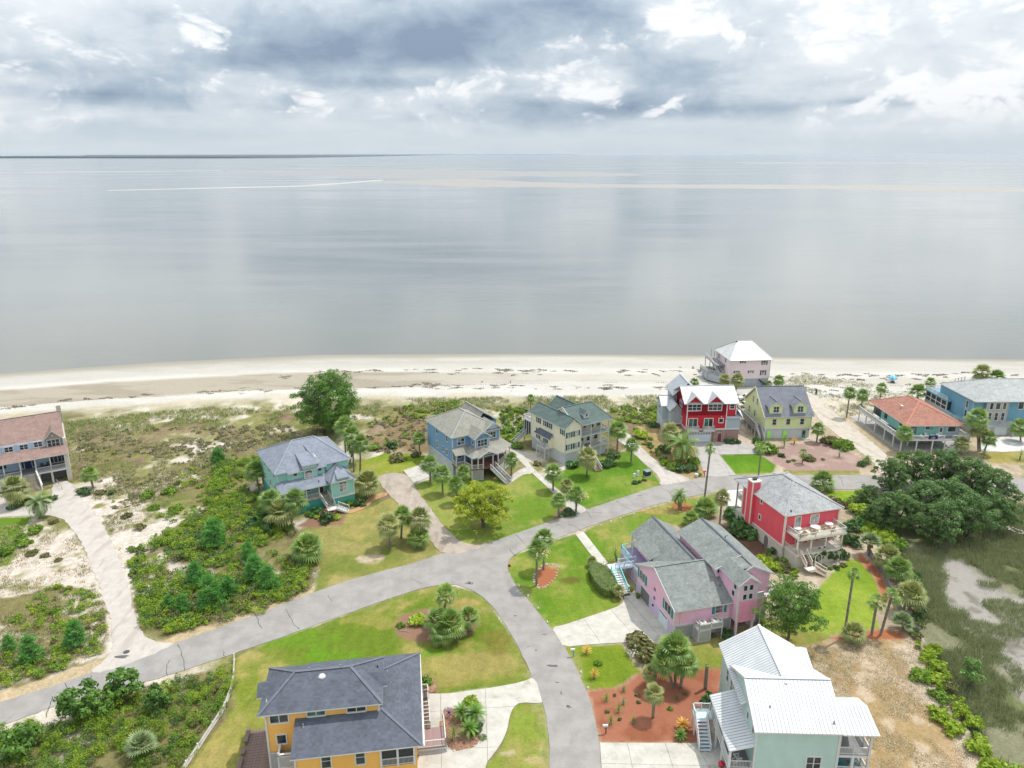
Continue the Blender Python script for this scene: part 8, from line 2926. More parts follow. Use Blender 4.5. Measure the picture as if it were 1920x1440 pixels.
# garden shrubs
GS = 'garden shrubs'
for (x, y, r, kd, lab) in (
	(1152, 1302, 4, 'd', 'tiny dark plant near the top left of the red mulch'), (1138, 1333, 4, 'd', 'tiny dark plant left of centre in the red mulch'), (1162, 1347, 4, 'd', 'tiny dark plant below centre in the red mulch'),
	(1195, 1301, 5, 'o', 'small olive plant near the palm at the top of the red mulch'), (1197, 1315, 4, 'd', 'tiny plant left of the palm in the red mulch'), (1256, 1327, 5, 'g', 'small plant right of the palm in the red mulch'), (1284, 1299, 4, 'o', 'tiny plant left of the dead palm trunk'),
	(1329, 1306, 15, 'big', 'glossy dark bush against the white-roofed house wall'), (782, 1159, 15, 'lime', 'lime-green round shrub in the island bed'), (751, 1170, 8, 'g', 'small dark tuft shrub at the left of the island bed'),
	(885, 1312, 14, 'y', 'round clipped shrub at the back of the yellow house drive bed'), (798, 1275, 13, 'g', 'round green bush at the right wall of the yellow house'), (905, 1380, 8, 'silver', 'silvery low plant at the drive corner of the yellow house bed'),
	(893, 1362, 13, 'd', 'dark bush behind the cycads of the yellow house bed'),
	(1199, 1200, 24, 'o', 'olive-brown bush with bare pale twigs beside the pink house drive'), (1214, 1222, 22, 'o', 'olive bush right of the pale-twigged one before the lilac house'), (1190, 1222, 15, 'white', 'pale twiggy undergrowth beneath the olive bush'),
	(1363, 1187, 12, 'd', 'dark round bush by the lilac house condenser stand'), (1425, 1160, 9, 'y', 'yellow-flecked shrub below the lilac house balcony'), (1432, 1175, 7, 'y', 'small yellow shrub by the pine trunk'), (1122, 1240, 8, 'g', 'small green shrub between the two orange plants'),
	(1338, 1190, 6, 'o', 'little bush under the condenser stand'),
	(1374, 957, 19, 'big', 'upper glossy bush left of the coral house'), (1392, 976, 22, 'big', 'large glossy bush in the middle beside the coral house'), (1402, 996, 18, 'big', 'lower glossy bush at the coral house base wall'), (1382, 993, 18, 'd', 'dark bush under the glossy ones beside the coral house'),
	(1432, 1048, 16, 'lime', 'bright green bush between the lilac and coral houses, left'), (1450, 1060, 14, 'y', 'bright green bush between the lilac and coral houses, middle'), (1470, 1062, 12, 'o', 'olive bush at the foot of the coral house stair'), (1452, 1030, 12, 'd', 'dark bush at the coral house arched opening'),
	(1547, 1062, 6, 'd', 'leftmost of the small bushes along the coral house base'), (1558, 1064, 5, 'g', 'second small bush along the coral house base'), (1568, 1062, 7, 'd', 'third small bush along the coral house base'), (1580, 1057, 7, 'o', 'rightmost of the small bushes along the coral house base'),
	(1591, 985, 16, 'd', 'dark bush right of the coral house upper deck'), (1594, 1008, 20, 'd', 'dark bush right of the coral house porch'), (1576, 1036, 16, 'd', 'dark bush at the right end of the coral house base'),
	(1610, 952, 18, 'lime', 'bright bush at the right corner of the coral house'), (1608, 978, 18, 'big', 'glossy mid-green bush beyond the coral house decks'), (1632, 985, 17, 'y', 'yellow-green bush left of the silvery palm'), (1650, 1003, 18, 'y', 'yellow-green bush behind the silvery palm'), (1668, 1014, 14, 'lime', 'lime bush at the marsh edge above the fence'),
	(1564, 935, 11, 'o', 'olive bush at the back right of the coral house'), (1586, 943, 12, 'o', 'brownish bush on the mulch behind the coral house'),
	(1739, 1222, 15, 'y', 'uppermost bush of the row beside the straw yard'), (1752, 1214, 15, 'y', 'second bush of the row beside the straw yard'), (1729, 1262, 19, 'g', 'left bush of the wide pair beside the straw yard'), (1748, 1268, 17, 'y', 'right bush of the wide pair beside the straw yard'), (1760, 1246, 16, 'y', 'bush above the wide pair beside the straw yard'),
	(1759, 1298, 17, 'g', 'bush below the wide pair beside the straw yard'), (1762, 1336, 20, 'y', 'fat round bush midway down the straw yard edge'), (1786, 1362, 19, 'y', 'fat round bush below the midway one at the straw yard'), (1803, 1325, 15, 'y', 'small round bush on the marsh side, upper'), (1824, 1350, 17, 'y', 'small round bush on the marsh side, lower'),
	(1783, 1284, 14, 'o', 'olive bush on the marsh side of the yard row'), (1836, 1396, 24, 'y', 'broad bush near the lower right corner'), (1862, 1440, 34, 'y', 'big bright bush at the lower right corner, inner'), (1905, 1445, 30, 'y', 'big bright bush at the lower right corner, outer'),
	(1076, 868, 13, 'big', 'glossy bush left of the cream house stair'), (1138, 866, 15, 'd', 'dark bush right of the cream house stair'), (1150, 852, 11, 'd', 'bush at the right front corner of the cream house'), (1007, 867, 8, 'o', 'small bush beside the cream house walk'), (1040, 955, 0, '', ''),
	(1065, 958, 12, 'd', 'dark bush between the roadside palms of the cream house walk'), (1055, 962, 9, 'silver', 'silvery bush between the roadside palms'), (1190, 903, 6, 'd', 'left dark shrub in front of the utility box'), (1199, 902, 5, 'd', 'right dark shrub in front of the utility box'), (1208, 899, 4, 'd', 'small shrub nearest the utility box'),
	(958, 818, 13, 'y', 'bush behind the right corner of the blue house'), (968, 832, 12, 'g', 'bush between the blue house and the walk'), (951, 803, 13, 'g', 'bush behind the blue house rear wall'), (948, 894, 9, 'd', 'dark bush under the blue house stair'), (985, 880, 0, '', ''),
	(593, 958, 13, 'big', 'glossy bush left of the aqua house stair'), (614, 967, 17, 'd', 'bush topped with red blooms before the aqua house stair'), (614, 957, 12, 'red', 'red-flowering top of the bush before the aqua house stair'), (630, 968, 10, 'lime', 'round bright bush right of the red-flowering one'), (595, 968, 6, 'lime', 'tiny bright bush left of the red-flowering one'),
	(580, 962, 8, 'g', 'small bush at the aqua house base, left'), (650, 940, 14, 'g', 'bush under the arched window of the aqua house'), (492, 972, 24, 'big', 'large glossy bush at the aqua house left front corner'), (675, 940, 12, 'd', 'dark bush at the aqua house right corner'),
	(1435, 836, 19, 'g', 'large bush at the left front of the lime house'), (1421, 825, 11, 'd', 'dark bush between the red and lime houses'), (1447, 840, 13, 'g', 'bush right of the large one at the lime house'), (1465, 852, 7, 'd', 'small dark bush in the gravel bed, left'), (1478, 864, 4, 'd', 'tiny bush in the gravel bed near the road'), (1488, 862, 4, 'g', 'tiny bush in the gravel bed, centre left'),
	(1517, 857, 10, 'o', 'olive bush beside the small palm in the gravel bed'), (1543, 860, 4, 'o', 'tiny olive bush right in the gravel bed'), (1366, 826, 9, 'd', 'left dark bush at the red house brick wall'), (1379, 826, 9, 'd', 'right dark bush at the red house brick wall'), (1556, 823, 17, 'o', 'low olive bush right of the lime house, near half'), (1578, 830, 18, 'g', 'low bush right of the lime house, far half'), (1615, 868, 9, 'd', 'dark low bush at the gravel bed end by the track'),
	(1248, 840, 12, 'd', 'dark bush under the bushy palm at the red house'), (1246, 866, 10, 'y', 'bright bush left in the red house shrubbery'), (1262, 872, 13, 'g', 'front left bush in the red house shrubbery'), (1280, 876, 13, 'd', 'front middle bush in the red house shrubbery'), (1296, 874, 11, 'd', 'front right bush in the red house shrubbery'), (1300, 862, 12, 'g', 'bush beside the red house drive edge'), (1200, 812, 14, 'lime', 'bright round bush left of the red house'), (1226, 796, 9, 'd', 'dark bush at the red house left wing'),
	(1310, 888, 6, 'g', 'small plant round the white pot by the red mailbox'),
	(40, 940, 12, 'g', 'left bush of the row before the powder-blue house steps'), (60, 936, 13, 'o', 'second bush of the row before the powder-blue house steps'), (80, 932, 12, 'y', 'yellow-flowered bush of the row before the powder-blue house steps'), (96, 934, 10, 'd', 'right bush of the row before the powder-blue house steps'), (24, 948, 10, 'd', 'bush under the broad palm of the powder-blue house'),
	(160, 920, 11, 'd', 'dark bush left of the short palm by the sand drive'), (188, 921, 10, 'o', 'bush right of the short palm by the sand drive'), (210, 922, 8, 'd', 'small bush further right of the short palm'), (66, 990, 13, 'g', 'bush below the turning loop'), (40, 1005, 11, 'g', 'bush at the edge of the small left lawn'), (45, 1015, 13, 'g', 'second bush at the edge of the small left lawn'), (8, 1030, 16, 'g', 'bush at the left edge below the small lawn'), (100, 976, 8, 'o', 'low bush at the drive bend'), (60, 1035, 10, 'o', 'low bush on the white sand, left'), (85, 1040, 9, 'o', 'low bush on the white sand, middle'),
	(110, 1048, 7, 'o', 'low bush on the white sand, right'), (1803, 855, 0, '', ''), (1690, 852, 10, 'g', 'bush at the front corner stilt'), (1720, 848, 0, '', ''),
	(745, 855, 15, 'o', 'olive bush on the heath right of the aqua house'), (735, 832, 12, 'd', 'dark bush on the heath near the pine'), (700, 838, 10, 'g', 'bush below the pine on the right'), (780, 850, 9, 'o', 'bush at the heath edge by the slim palm'), (600, 810, 14, 'o', 'bush under the pine on the left'), (1235, 780, 10, 'g', 'bush at the dune behind the red house'),
	(277, 925, 12, 'g', 'lone bush above the left thicket, left'), (290, 950, 11, 'g', 'lone bush above the left thicket, lower'), (318, 918, 13, 'g', 'lone bush above the left thicket, right'), (238, 965, 10, 'o', 'lone bush right of the drive on the sand'), (262, 985, 11, 'o', 'lone bush lower on the sand right of the drive'), (330, 952, 12, 'g', 'lone bush at the upper edge of the left thicket'),
):
	if r:
		shrub_px(x, y, r, kd, lab, group=GS)

# trees
OAKS = [tree_meshes(31 + i, L_OAK, B_TREE, 9.4, 4.9, 1.6, 120, 84, .19, (.55, 1.15), .8, .3) for i in range(3)]
YT = tree_meshes(41, L_YTREE, B_TREE, 8.4, 6.1, 1.8, 120, 84, .20, (.55, 1.05), .75, .3, 6)
GREENT = [tree_meshes(51 + i, leafmat('bay_leaf', (.022, .06, .014), (.10, .19, .03), .25), B_TREE, 4.2, 2.3, .8, 22, 74, .24, (.5, .9), .85, .12, 4) for i in range(2)]
LIGHTT = tree_meshes(55, leafmat('light_leaf', (.05, .10, .025), (.14, .23, .06), .3), B_TREE, 3.4, 2.0, .6, 18, 70, .18, (.5, .8), .9, .1, 4)
PINE3 = tree_meshes(61, L_PINE, B_TREE, 16.8, 9.4, 2.0, 420, 84, .20, (.8, 1.5), .85, .26, 8)
PINE1 = tree_meshes(62, L_PINE, B_TREE, 11.8, 5.5, 3.2, 170, 80, .16, (.55, 1.05), .75, .2, 6)
YPINE = [pine_meshes(63 + i, L_PINEY, B_TREE, 4.6, 1.75, .5, 7, ((0, 0),), True, .62, 16) for i in range(4)]

GO = 'live oaks at the marsh edge'
for (x, y, s, lab) in ((1629, 925, .55, 'small live oak at the left end of the grove'), (1676, 886, .85, 'live oak at the back left of the grove, next to the sand track'), (1722, 876, .95, 'live oak at the back of the grove in front of the stilt house stilts'),
					   (1770, 874, 1.0, 'live oak at the back of the grove in front of the stilt house stair'), (1822, 892, 1.0, 'live oak at the back right of the grove'), (1868, 912, .95, 'rightmost live oak in the back row of the grove'),
					   (1684, 952, .9, 'live oak at the front left of the grove'), (1735, 938, 1.0, 'live oak in the centre of the grove, left'), (1785, 935, 1.05, 'live oak in the centre of the grove, right'),
					   (1762, 972, .95, 'live oak at the front of the grove overhanging the marsh mud'), (1822, 962, .95, 'live oak at the front right of the grove'), (1876, 956, .8, 'rightmost live oak in the front row of the grove'), (1646, 958, .6, 'small live oak nearest the coral house')):
	z = 5.2 * s
	gx, gy = G(x, y, z)
	tree(_pr.choice(OAKS), gx, gy, s, 'live_oak', lab, GO, zb=-.4)
gx, gy = G(905, 948, 4.6)
tree(YT, gx, gy, 1.1, 'shade_tree', 'broad yellow-green tree in front of the blue house by the road')
gx, gy = G(622, 812)
tree(PINE3, gx, gy, .98, 'pine_tree', 'large dark pine with several trunks standing at the edge of the beach', rz=.2)
gx, gy = G(1478, 1208)
tree(PINE1, gx, gy, .92, 'pine_tree', 'open-crowned pine between the lilac house and the white-roofed house')
gx, gy = G(1819, 1282)
tree(LIGHTT, gx, gy, 1.0, 'willow_tree', 'pale feathery young tree in the marsh grass beyond the straw yard')
GP_ = 'young pines in the thickets'
for (x, y, s, lab) in ((398, 1140, 1.0, 'large young pine at the road side of the left thicket'), (370, 1100, .85, 'young pine above the large one in the left thicket'), (405, 1028, 1.05, 'tallest young pine in the middle of the left thicket'), (345, 1150, .6, 'small young pine near the sand drive end of the thicket'),
					   (318, 1145, .5, 'smallest young pine by the sand drive mouth'), (480, 1090, .9, 'young pine at the right of the left thicket'), (505, 1108, .8, 'young pine close to the thicket right corner'), (410, 870, .8, 'lone young pine at the top of the left thicket'), (468, 1055, .7, 'young pine near the wide drooping palm'),
					   (60, 1240, .75, 'young pine left of the sand drive by the road'), (20, 1222, .5, 'small young pine at the left edge by the road'), (145, 1212, .75, 'young pine left of the sand drive near its mouth'), (430, 1120, .75, 'young pine between two larger ones by the road'), (260, 1190, .0, '')):
	if s:
		gx, gy = G(x, y)
		tree(_pr.choice(YPINE), gx, gy, s * 1.12, 'young_pine', lab, GP_, cat='pine')
for (x, y, s, lab) in ((152, 1350, 1.15, 'dark bay tree at the road edge in the lower left thicket, left one'), (235, 1312, 1.1, 'dark bay tree at the road edge in the lower left thicket, right one'), (192, 1340, .9, 'bay tree between the two dark ones in the lower left thicket'), (300, 1330, .8, 'bay tree in the middle of the lower left thicket'), (40, 1420, 1.15, 'bright bay tree in the lower left corner'), (500, 985, .9, 'bay tree at the left front of the aqua house')):
	gx, gy = G(x, y)
	tree(GREENT[int(x) % 2], gx, gy, s, 'bay_tree', lab, 'bay trees of the thickets')

# thickets
R1 = np.random.default_rng(101)

def patchy(sc, lo, seed):
	return lambda X, Y: not_hard(X, Y) & (fbm(X, Y, sc, 4, seed) > lo)

TA = GP([(255, 1175), (262, 1120), (245, 1060), (300, 1005), (390, 960), (400, 880), (480, 860), (492, 940), (540, 985), (590, 1040), (586, 1104), (500, 1146), (400, 1172), (300, 1192)])
thicket('shrub_thicket', TA, 1050, (.7, 1.7), (.8, 1.8), [L_SHRUB, L_SHRUBY, L_OLIVE, L_SHRUBD], [.42, .36, .12, .10], R1, 240, .135, patchy(10, .30, 77), label='dense green thicket between the sand drive and the aqua house')
TA2 = GP([(290, 960), (330, 900), (400, 860), (480, 850), (486, 930), (420, 990), (320, 1010)])
thicket('shrub_thicket', TA2, 170, (.5, 1.2), (.5, 1.2), [L_SHRUB, L_SHRUBY, L_OLIVE], [.5, .3, .2], R1, 110, .16, patchy(9, .5, 78), label='loose bushes thinning out above the left thicket')
TB = GP([(-40, 1385), (60, 1366), (130, 1345), (250, 1306), (330, 1282), (428, 1256), (434, 1300), (415, 1345), (352, 1432), (300, 1560), (-40, 1560)])
thicket('shrub_thicket', TB, 520, (.6, 1.5), (.8, 1.9), [L_SHRUB, L_SHRUBY, L_OLIVE, L_SHRUBD], [.44, .38, .08, .1], R1, 400, .09, patchy(6, .33, 79), label='dense thicket in the lower left corner beside the picket fence')
TC = GP([(-40, 1120), (60, 1120), (110, 1100), (185, 1115), (203, 1170), (190, 1232), (100, 1262), (0, 1290), (-60, 1300)])
thicket('shrub_thicket', TC, 170, (.5, 1.3), (.5, 1.2), [L_SHRUB, L_SHRUBY, L_OLIVE], [.45, .4, .15], R1, 170, .13, patchy(8, .47, 80), label='scattered bushes on the sand left of the sand drive')
thicket('shrub_thicket', GP([(230, 1000), (275, 985), (270, 1100), (262, 1160), (240, 1060)]), 40, (.4, .9), (.4, .8), [L_SHRUB, L_OLIVE], [.6, .4], R1, 70, .2, patchy(6, .45, 84), label='low bushes fringing the sand drive')
thicket('shrub_thicket', GP([(930, 765), (1000, 772), (990, 815), (960, 822), (940, 812)]), 70, (.6, 1.4), (.8, 1.6), [L_SHRUB, L_SHRUBY, L_SHRUBD], [.5, .3, .2], R1, 80, .26, not_hard, label='dune thicket between the blue and cream houses')
thicket('shrub_thicket', GP([(740, 768), (860, 752), (868, 768), (810, 785), (760, 785)]), 60, (.6, 1.4), (.6, 1.2), [L_SHRUB, L_SHRUBY, L_OLIVE], [.5, .3, .2], R1, 70, .26, not_hard, label='dune thicket behind the blue house')
thicket('shrub_thicket', GP([(1140, 765), (1245, 762), (1240, 785), (1205, 800), (1160, 792)]), 90, (.6, 1.4), (.6, 1.3), [L_SHRUB, L_SHRUBY, L_OLIVE], [.5, .3, .2], R1, 70, .26, not_hard, label='dune thicket between the cream and red houses')
thicket('shrub_thicket', GP([(1190, 805), (1215, 820), (1245, 850), (1255, 880), (1235, 862), (1205, 835)]), 36, (.4, .9), (.4, .8), [L_SHRUB, L_OLIVE, L_SHRUBD], [.5, .2, .3], R1, 70, .22, not_hard, label='low border bushes along the shell drive of the red house')
thicket('shrub_thicket', GP([(1690, 1040), (1725, 1090), (1735, 1180), (1715, 1200), (1700, 1130), (1680, 1080), (1655, 1020)]), 60, (.6, 1.4), (.7, 1.5), [L_SHRUB, L_OLIVE, L_SHRUBD, L_SHRUBY], [.3, .35, .2, .15], R1, 110, .22, None, label='dark thicket behind the weathered fence at the marsh')
thicket('heath_patch', GP([(140, 810), (400, 800), (560, 800), (560, 830), (480, 850), (300, 860), (150, 850)]), 330, (.5, 1.2), (.25, .6), [L_HEATH, L_OLIVE, L_DUNE], [.5, .3, .2], R1, 46, .22, patchy(10, .46, 81), label='brown heath bushes on the dune left of the pine')
thicket('heath_patch', GP([(690, 790), (760, 775), (815, 790), (805, 850), (720, 850), (690, 840)]), 170, (.5, 1.1), (.25, .6), [L_HEATH, L_OLIVE, L_SHRUB], [.5, .3, .2], R1, 46, .22, patchy(8, .42, 82), label='brown heath bushes between the pine and the blue house')
thicket('heath_patch', GP([(150, 860), (420, 850), (330, 910), (240, 960), (140, 930)]), 160, (.4, .9), (.2, .5), [L_HEATH, L_OLIVE, L_DUNE], [.35, .4, .25], R1, 40, .2, patchy(9, .46, 83), label='low heath bushes above the sand drive')

thicket('shrub_thicket', GP([(1592, 935), (1625, 925), (1650, 960), (1690, 1015), (1700, 1050), (1668, 1030), (1640, 1022), (1612, 1010), (1600, 975)]), 95, (.6, 1.4), (.9, 2.2), [L_SHRUB, L_SHRUBY, L_SHRUBD], [.4, .42, .18], R1, 150, .17, None, label='lush green bushes between the coral house decks and the oak grove')
thicket('shrub_thicket', GP([(1715, 1205), (1745, 1210), (1790, 1290), (1840, 1370), (1860, 1420), (1820, 1390), (1770, 1330), (1735, 1275)]), 34, (.5, 1.0), (.4, .9), [L_SHRUB, L_SHRUBY, L_OLIVE], [.4, .35, .25], R1, 140, .14, None, label='low growth linking the bushes along the straw yard')
thicket('shrub_thicket', GP([(1425, 1035), (1445, 1028), (1490, 1065), (1500, 1085), (1470, 1085), (1440, 1065)]), 24, (.5, 1.0), (.5, 1.2), [L_SHRUB, L_SHRUBY, L_SHRUBD], [.4, .4, .2], R1, 130, .15, None, label='mixed bushes between the lilac and coral houses')
# climbing vine on the coral house base
r_ = np.random.default_rng(5)
a_ = math.radians(16)
cs, rs = [], []
for i in range(46):
	u = r_.uniform(2.6, 10.2); top = 2.5 - .5 * abs(math.sin(u)); z = r_.uniform(max(.2, top - (1.2 if 4.5 < u < 8 else 2.2)), top)
	cs.append((48.6 + u * math.cos(a_) + 3.45 * math.sin(a_), 119.6 + u * math.sin(a_) - 3.45 * math.cos(a_), z)); rs.append(r_.uniform(.22, .42))
V_, R_ = blob_leaves(cs, rs, 34, .16, r_, .9)
link('climbing_vine', quads_mesh('leaves', V_, R_, L_SHRUBD), label='dark green vine climbing the coral house base wall under the porch', cat='vine')

# hedge
hc = [G(1094, 1072), G(1132, 1064), G(1167, 1116), G(1130, 1128)]
hx, hy = sum(p[0] for p in hc) / 4, sum(p[1] for p in hc) / 4
hr = chaikin([(hx + (p[0] - hx) * .98 - hx, hy + (p[1] - hy) * .98 - hy) for p in hc], 2)
t = link('clipped_hedge', None, label='long clipped hedge with a flat top beside the lilac house stair', cat='hedge', loc=(hx, hy, 0))
mb = MB(); mb.prism([(p[0] * .93, p[1] * .93) for p in hr], -.1, 1.45)
M_HEDGE = leafmat('hedge_leaf', (.045, .075, .018), (.13, .165, .04), .15)
link('core', mb.mesh('core', M_HEDGE), t)
P_ = scatter([(p[0] + hx, p[1] + hy) for p in hr], 2600, R1) - np.array([[hx, hy]])
Ct = np.concatenate([P_, np.full((len(P_), 1), 1.5) + R1.normal(0, .06, (len(P_), 1))], 1)
Nt = np.tile([[0, 0, 1.0]], (len(P_), 1))
sd = []
for i in range(len(hr)):
	a, b = hr[i], hr[(i + 1) % len(hr)]
	for _ in range(int(math.hypot(b[0] - a[0], b[1] - a[1]) * 90)):
		f = R1.uniform(); sd.append((a[0] + (b[0] - a[0]) * f, a[1] + (b[1] - a[1]) * f, R1.uniform(0, 1.5)))
sd = np.array(sd)
Cs = np.concatenate([Ct, sd]); Ns = np.concatenate([Nt, sd * np.array([1, 1, 0])])
Ns /= np.linalg.norm(Ns, axis=1)[:, None] + 1e-6
link('leaves', quads_mesh('leaves', leaf_quads(Cs, Ns, .09, R1), R1.uniform(0, 1, len(Cs)), M_HEDGE), t)

# grasses
mk = inpoly
MZ = -.75
Pm = scatter(MARSH, 30000, R1, keep=lambda X, Y: ~inpoly(X + (fbm(X, Y, 4, 3, 5) - .5) * 9, Y + (fbm(X, Y, 4, 3, 6) - .5) * 9, MUD) & not_hard(X, Y) & (fbm(X, Y, 9, 4, 91) > .36))
tufts('marsh_grass', Pm, (.45, .95), L_MARSH, R1, 5, .28, .04, zb=MZ, label='marsh grass round the mud flat on the right', cat='marsh grass')
Pi = scatter(MUD, 2600, R1, keep=lambda X, Y: fbm(X, Y, 5, 4, 97) > .56)
tufts('marsh_grass', Pi, (.3, .7), L_MARSH, R1, 5, .24, .04, zb=-.95, label='marsh grass islands standing in the mud flat', cat='marsh grass')
Pd = scatter(GP([(-40, 800), (130, 790), (300, 772), (560, 752), (750, 748), (1000, 744), (1240, 742), (1250, 765), (1000, 775), (880, 765), (700, 780), (560, 800), (300, 812), (100, 830), (-40, 840)]), 7000, R1, keep=patchy(8, .46, 92))
tufts('dune_grass', Pd, (.35, .85), L_DUNE, R1, 6, .28, .05, label='pale green dune grass along the back of the beach', cat='dune grass', mats=[L_DUNE, L_SHRUB, L_DRYG], wts=[.6, .2, .2])
Pd = scatter(GP([(120, 830), (600, 810), (480, 860), (330, 930), (240, 1010), (230, 1060), (180, 940), (120, 900)]), 9000, R1, keep=patchy(6, .45, 93))
tufts('dune_grass', Pd, (.2, .5), L_DUNE, R1, 5, .26, .05, label='short dune grass over the open ground left of the aqua house', cat='dune grass', mats=[L_DUNE, L_OLIVE, L_DRYG], wts=[.4, .25, .35])
Pd = scatter(GP([(1370, 760), (1500, 700), (1600, 715), (1760, 735), (1780, 780), (1600, 800), (1520, 780)]), 2600, R1, keep=patchy(7, .52, 94))
tufts('dune_grass', Pd, (.25, .6), L_DUNE, R1, 5, .26, .05, label='sparse dune grass round the stilt house', cat='dune grass', mats=[L_DUNE, L_OLIVE, L_DRYG], wts=[.5, .2, .3])
Pd = scatter(GP([(-40, 985), (70, 985), (140, 1000), (200, 1130), (205, 1220), (60, 1270), (-60, 1300)]), 4000, R1, keep=patchy(5, .45, 95))
tufts('dune_grass', Pd, (.15, .4), L_DUNE, R1, 5, .24, .045, label='short grass on the white sand left of the sand drive', cat='dune grass', mats=[L_DUNE, L_OLIVE, L_DRYG], wts=[.3, .35, .35])
Pd = scatter(STRAW, 9000, R1, keep=patchy(3, .46, 96))
tufts('dry_grass', Pd, (.05, .15), L_DRYG, R1, 5, .25, .05, label='dry straw and stubble covering the yard right of the white-roofed house', cat='dry grass', mats=[L_DRYG, L_STRAW, L_DUNE], wts=[.40, .45, .15])

# fences
M_PICK = paint('picket_white', (.80, .80, .81), .5)
pf = link('picket_fence', None, label='curving white picket fence between the lower left thicket and the yellow house lawn', cat='fence')
line = [Vector((*G(*p), 0)) for p in ((440, 1238), (439, 1268), (434, 1298), (422, 1330), (400, 1366), (372, 1408), (350, 1440), (330, 1475))]
sm = []
for i in range(len(line) - 1):
	a, b = line[i], line[i + 1]
	n = max(1, int((b - a).length / .17))
	sm += [a.lerp(b, j / n) for j in range(n)]
pmb = MB()
pmb.box(-.058, .058, -.012, .012, .05, 1.0); pmb.hexa([(-.058, -.012, 1.0), (.058, -.012, 1.0), (.058, .012, 1.0), (-.058, .012, 1.0), (-.008, -.012, 1.08), (.008, -.012, 1.08), (.008, .012, 1.08), (-.008, .012, 1.08)])
pme = pmb.mesh('picket', M_PICK)
for i in range(len(sm) - 1):
	d = sm[i + 1] - sm[i]
	link('picket', pme, pf, loc=tuple(sm[i]), rz=math.atan2(d.y, d.x))
for z in (.3, .8):
	for a, b in zip(line[:-1], line[1:]):
		mb = MB(); mb.beam(a + Vector((0, 0, z)), b + Vector((0, 0, z)), .05, .09)
		link('rail', mb.mesh('rail', M_PICK), pf)
for p in line:
	mb = MB(); mb.box(p.x - .06, p.x + .06, p.y - .06, p.y + .06, 0, 1.15)
	link('post', mb.mesh('post', M_PICK), pf)

wf = link('board_fence', None, label='weathered grey board fence between the coral house lawn and the marsh', cat='fence')
wl = [Vector((*G(*p), 0)) for p in ((1626, 1034), (1638, 1056), (1655, 1078), (1662, 1096), (1672, 1118), (1684, 1144), (1700, 1172), (1722, 1192))]
for a, b in zip(wl[:-1], wl[1:]):
	n = max(1, int((b - a).length / .19))
	d = (b - a).normalized()
	for j in range(n):
		c = a.lerp(b, (j + .5) / n)
		mb = MB(); mb.beam(c + Vector((0, 0, .05)), c + Vector((0, 0, 1.35 + random.uniform(-.08, .08))), .15, .025, up=(d.x, d.y, 0))
		link('board', mb.mesh('board', M_WOODG), wf)
	for z in (.35, 1.05):
		mb = MB(); mb.beam(a + Vector((0, 0, z)), b + Vector((0, 0, z)), .08, .1)
		link('rail', mb.mesh('rail', M_WOODG), wf)
for p in wl:
	mb = MB(); mb.box(p.x - .07, p.x + .07, p.y - .07, p.y + .07, 0, 1.5)
	link('post', mb.mesh('post', M_WOODG), wf)

# mailboxes, markers, boxes
def mailbox(px, py, rz, body, post, lab):
	gx, gy = G(px, py)
	t = link('mailbox', None, label=lab, cat='mailbox', group='roadside mailboxes', loc=(gx, gy, 0), rz=rz)
	mb = MB(); mb.box(-.06, .06, -.06, .06, 0, 1.05); mb.beam((0, 0, .55), (-.3, 0, .98), .06, .06)
	link('post', mb.mesh('post', post), t)
	mb = MB()
	N = 8
	prof = [(-.14, 1.08)] + [(-.14 * math.cos(math.pi * i / N), 1.25 + .13 * math.sin(math.pi * i / N)) for i in range(N + 1)] + [(.14, 1.08)]
	A, B = [(-.42, a, b) for a, b in prof], [(.22, a, b) for a, b in prof]
	mb.face(A[::-1]); mb.face(B)
	for i in range(len(prof)):
		j = (i + 1) % len(prof)
		mb.face([A[i], A[j], B[j], B[i]])
	link('box', mb.mesh('box', body), t)
	mb = MB(); mb.box(-.44, -.42, -.13, .13, 1.1, 1.34); link('door', mb.mesh('door', body), t)
	mb = MB(); mb.box(.0, .03, .14, .16, 1.2, 1.45); link('flag', mb.mesh('flag', M_REDD), t)

mailbox(1075, 1231, .1, M_WHITE, paint('teal_post', W(60, 160, 170)), 'white mailbox on a teal post at the lilac house drive')
mailbox(1136, 1375, .05, M_WHITE, paint('brown_post', W(80, 50, 40)), 'white mailbox on a brown post in the red mulch bed')
mailbox(1321, 893, .2, paint('mail_red', W(216, 30, 50)), M_REDD, 'red mailbox on a post at the red house drive')

STONE = []
for sd_ in range(3):
	mb = MB(); mb.dome((0, 0, 0), .17, 7, 3, sz=1.9)
	for i, v in enumerate(mb.v):
		mb.v[i] = (v[0] * random.uniform(.8, 1.2), v[1] * random.uniform(.8, 1.2), v[2] * random.uniform(.85, 1.1))
	STONE.append(mb.mesh('marker_stone', paint('whitewash', (.62, .61, .58), .8), True))
for grp, lab, pts in (('white stones along the main road', 'small whitewashed marker stone on the grass edge of the main road', ((1075, 1002), (1096, 996), (1126, 985), (1145, 978), (1163, 972), (1188, 964), (1207, 958), (1229, 950), (1253, 942))),
					  ('white stones along the curving road', 'small whitewashed marker stone on the lawn edge of the curving branch road', ((973, 1098), (990, 1117), (1009, 1140), (1026, 1166), (1089, 1260), (1102, 1289)))):
	for (x, y) in pts:
		gx, gy = G(x, y)
		o = link('marker_stone', _pr.choice(STONE), None, lab, 'stone', grp, loc=(gx, gy - .15, 0), rz=_pr.uniform(0, 6), scale=_pr.uniform(.8, 1.15))

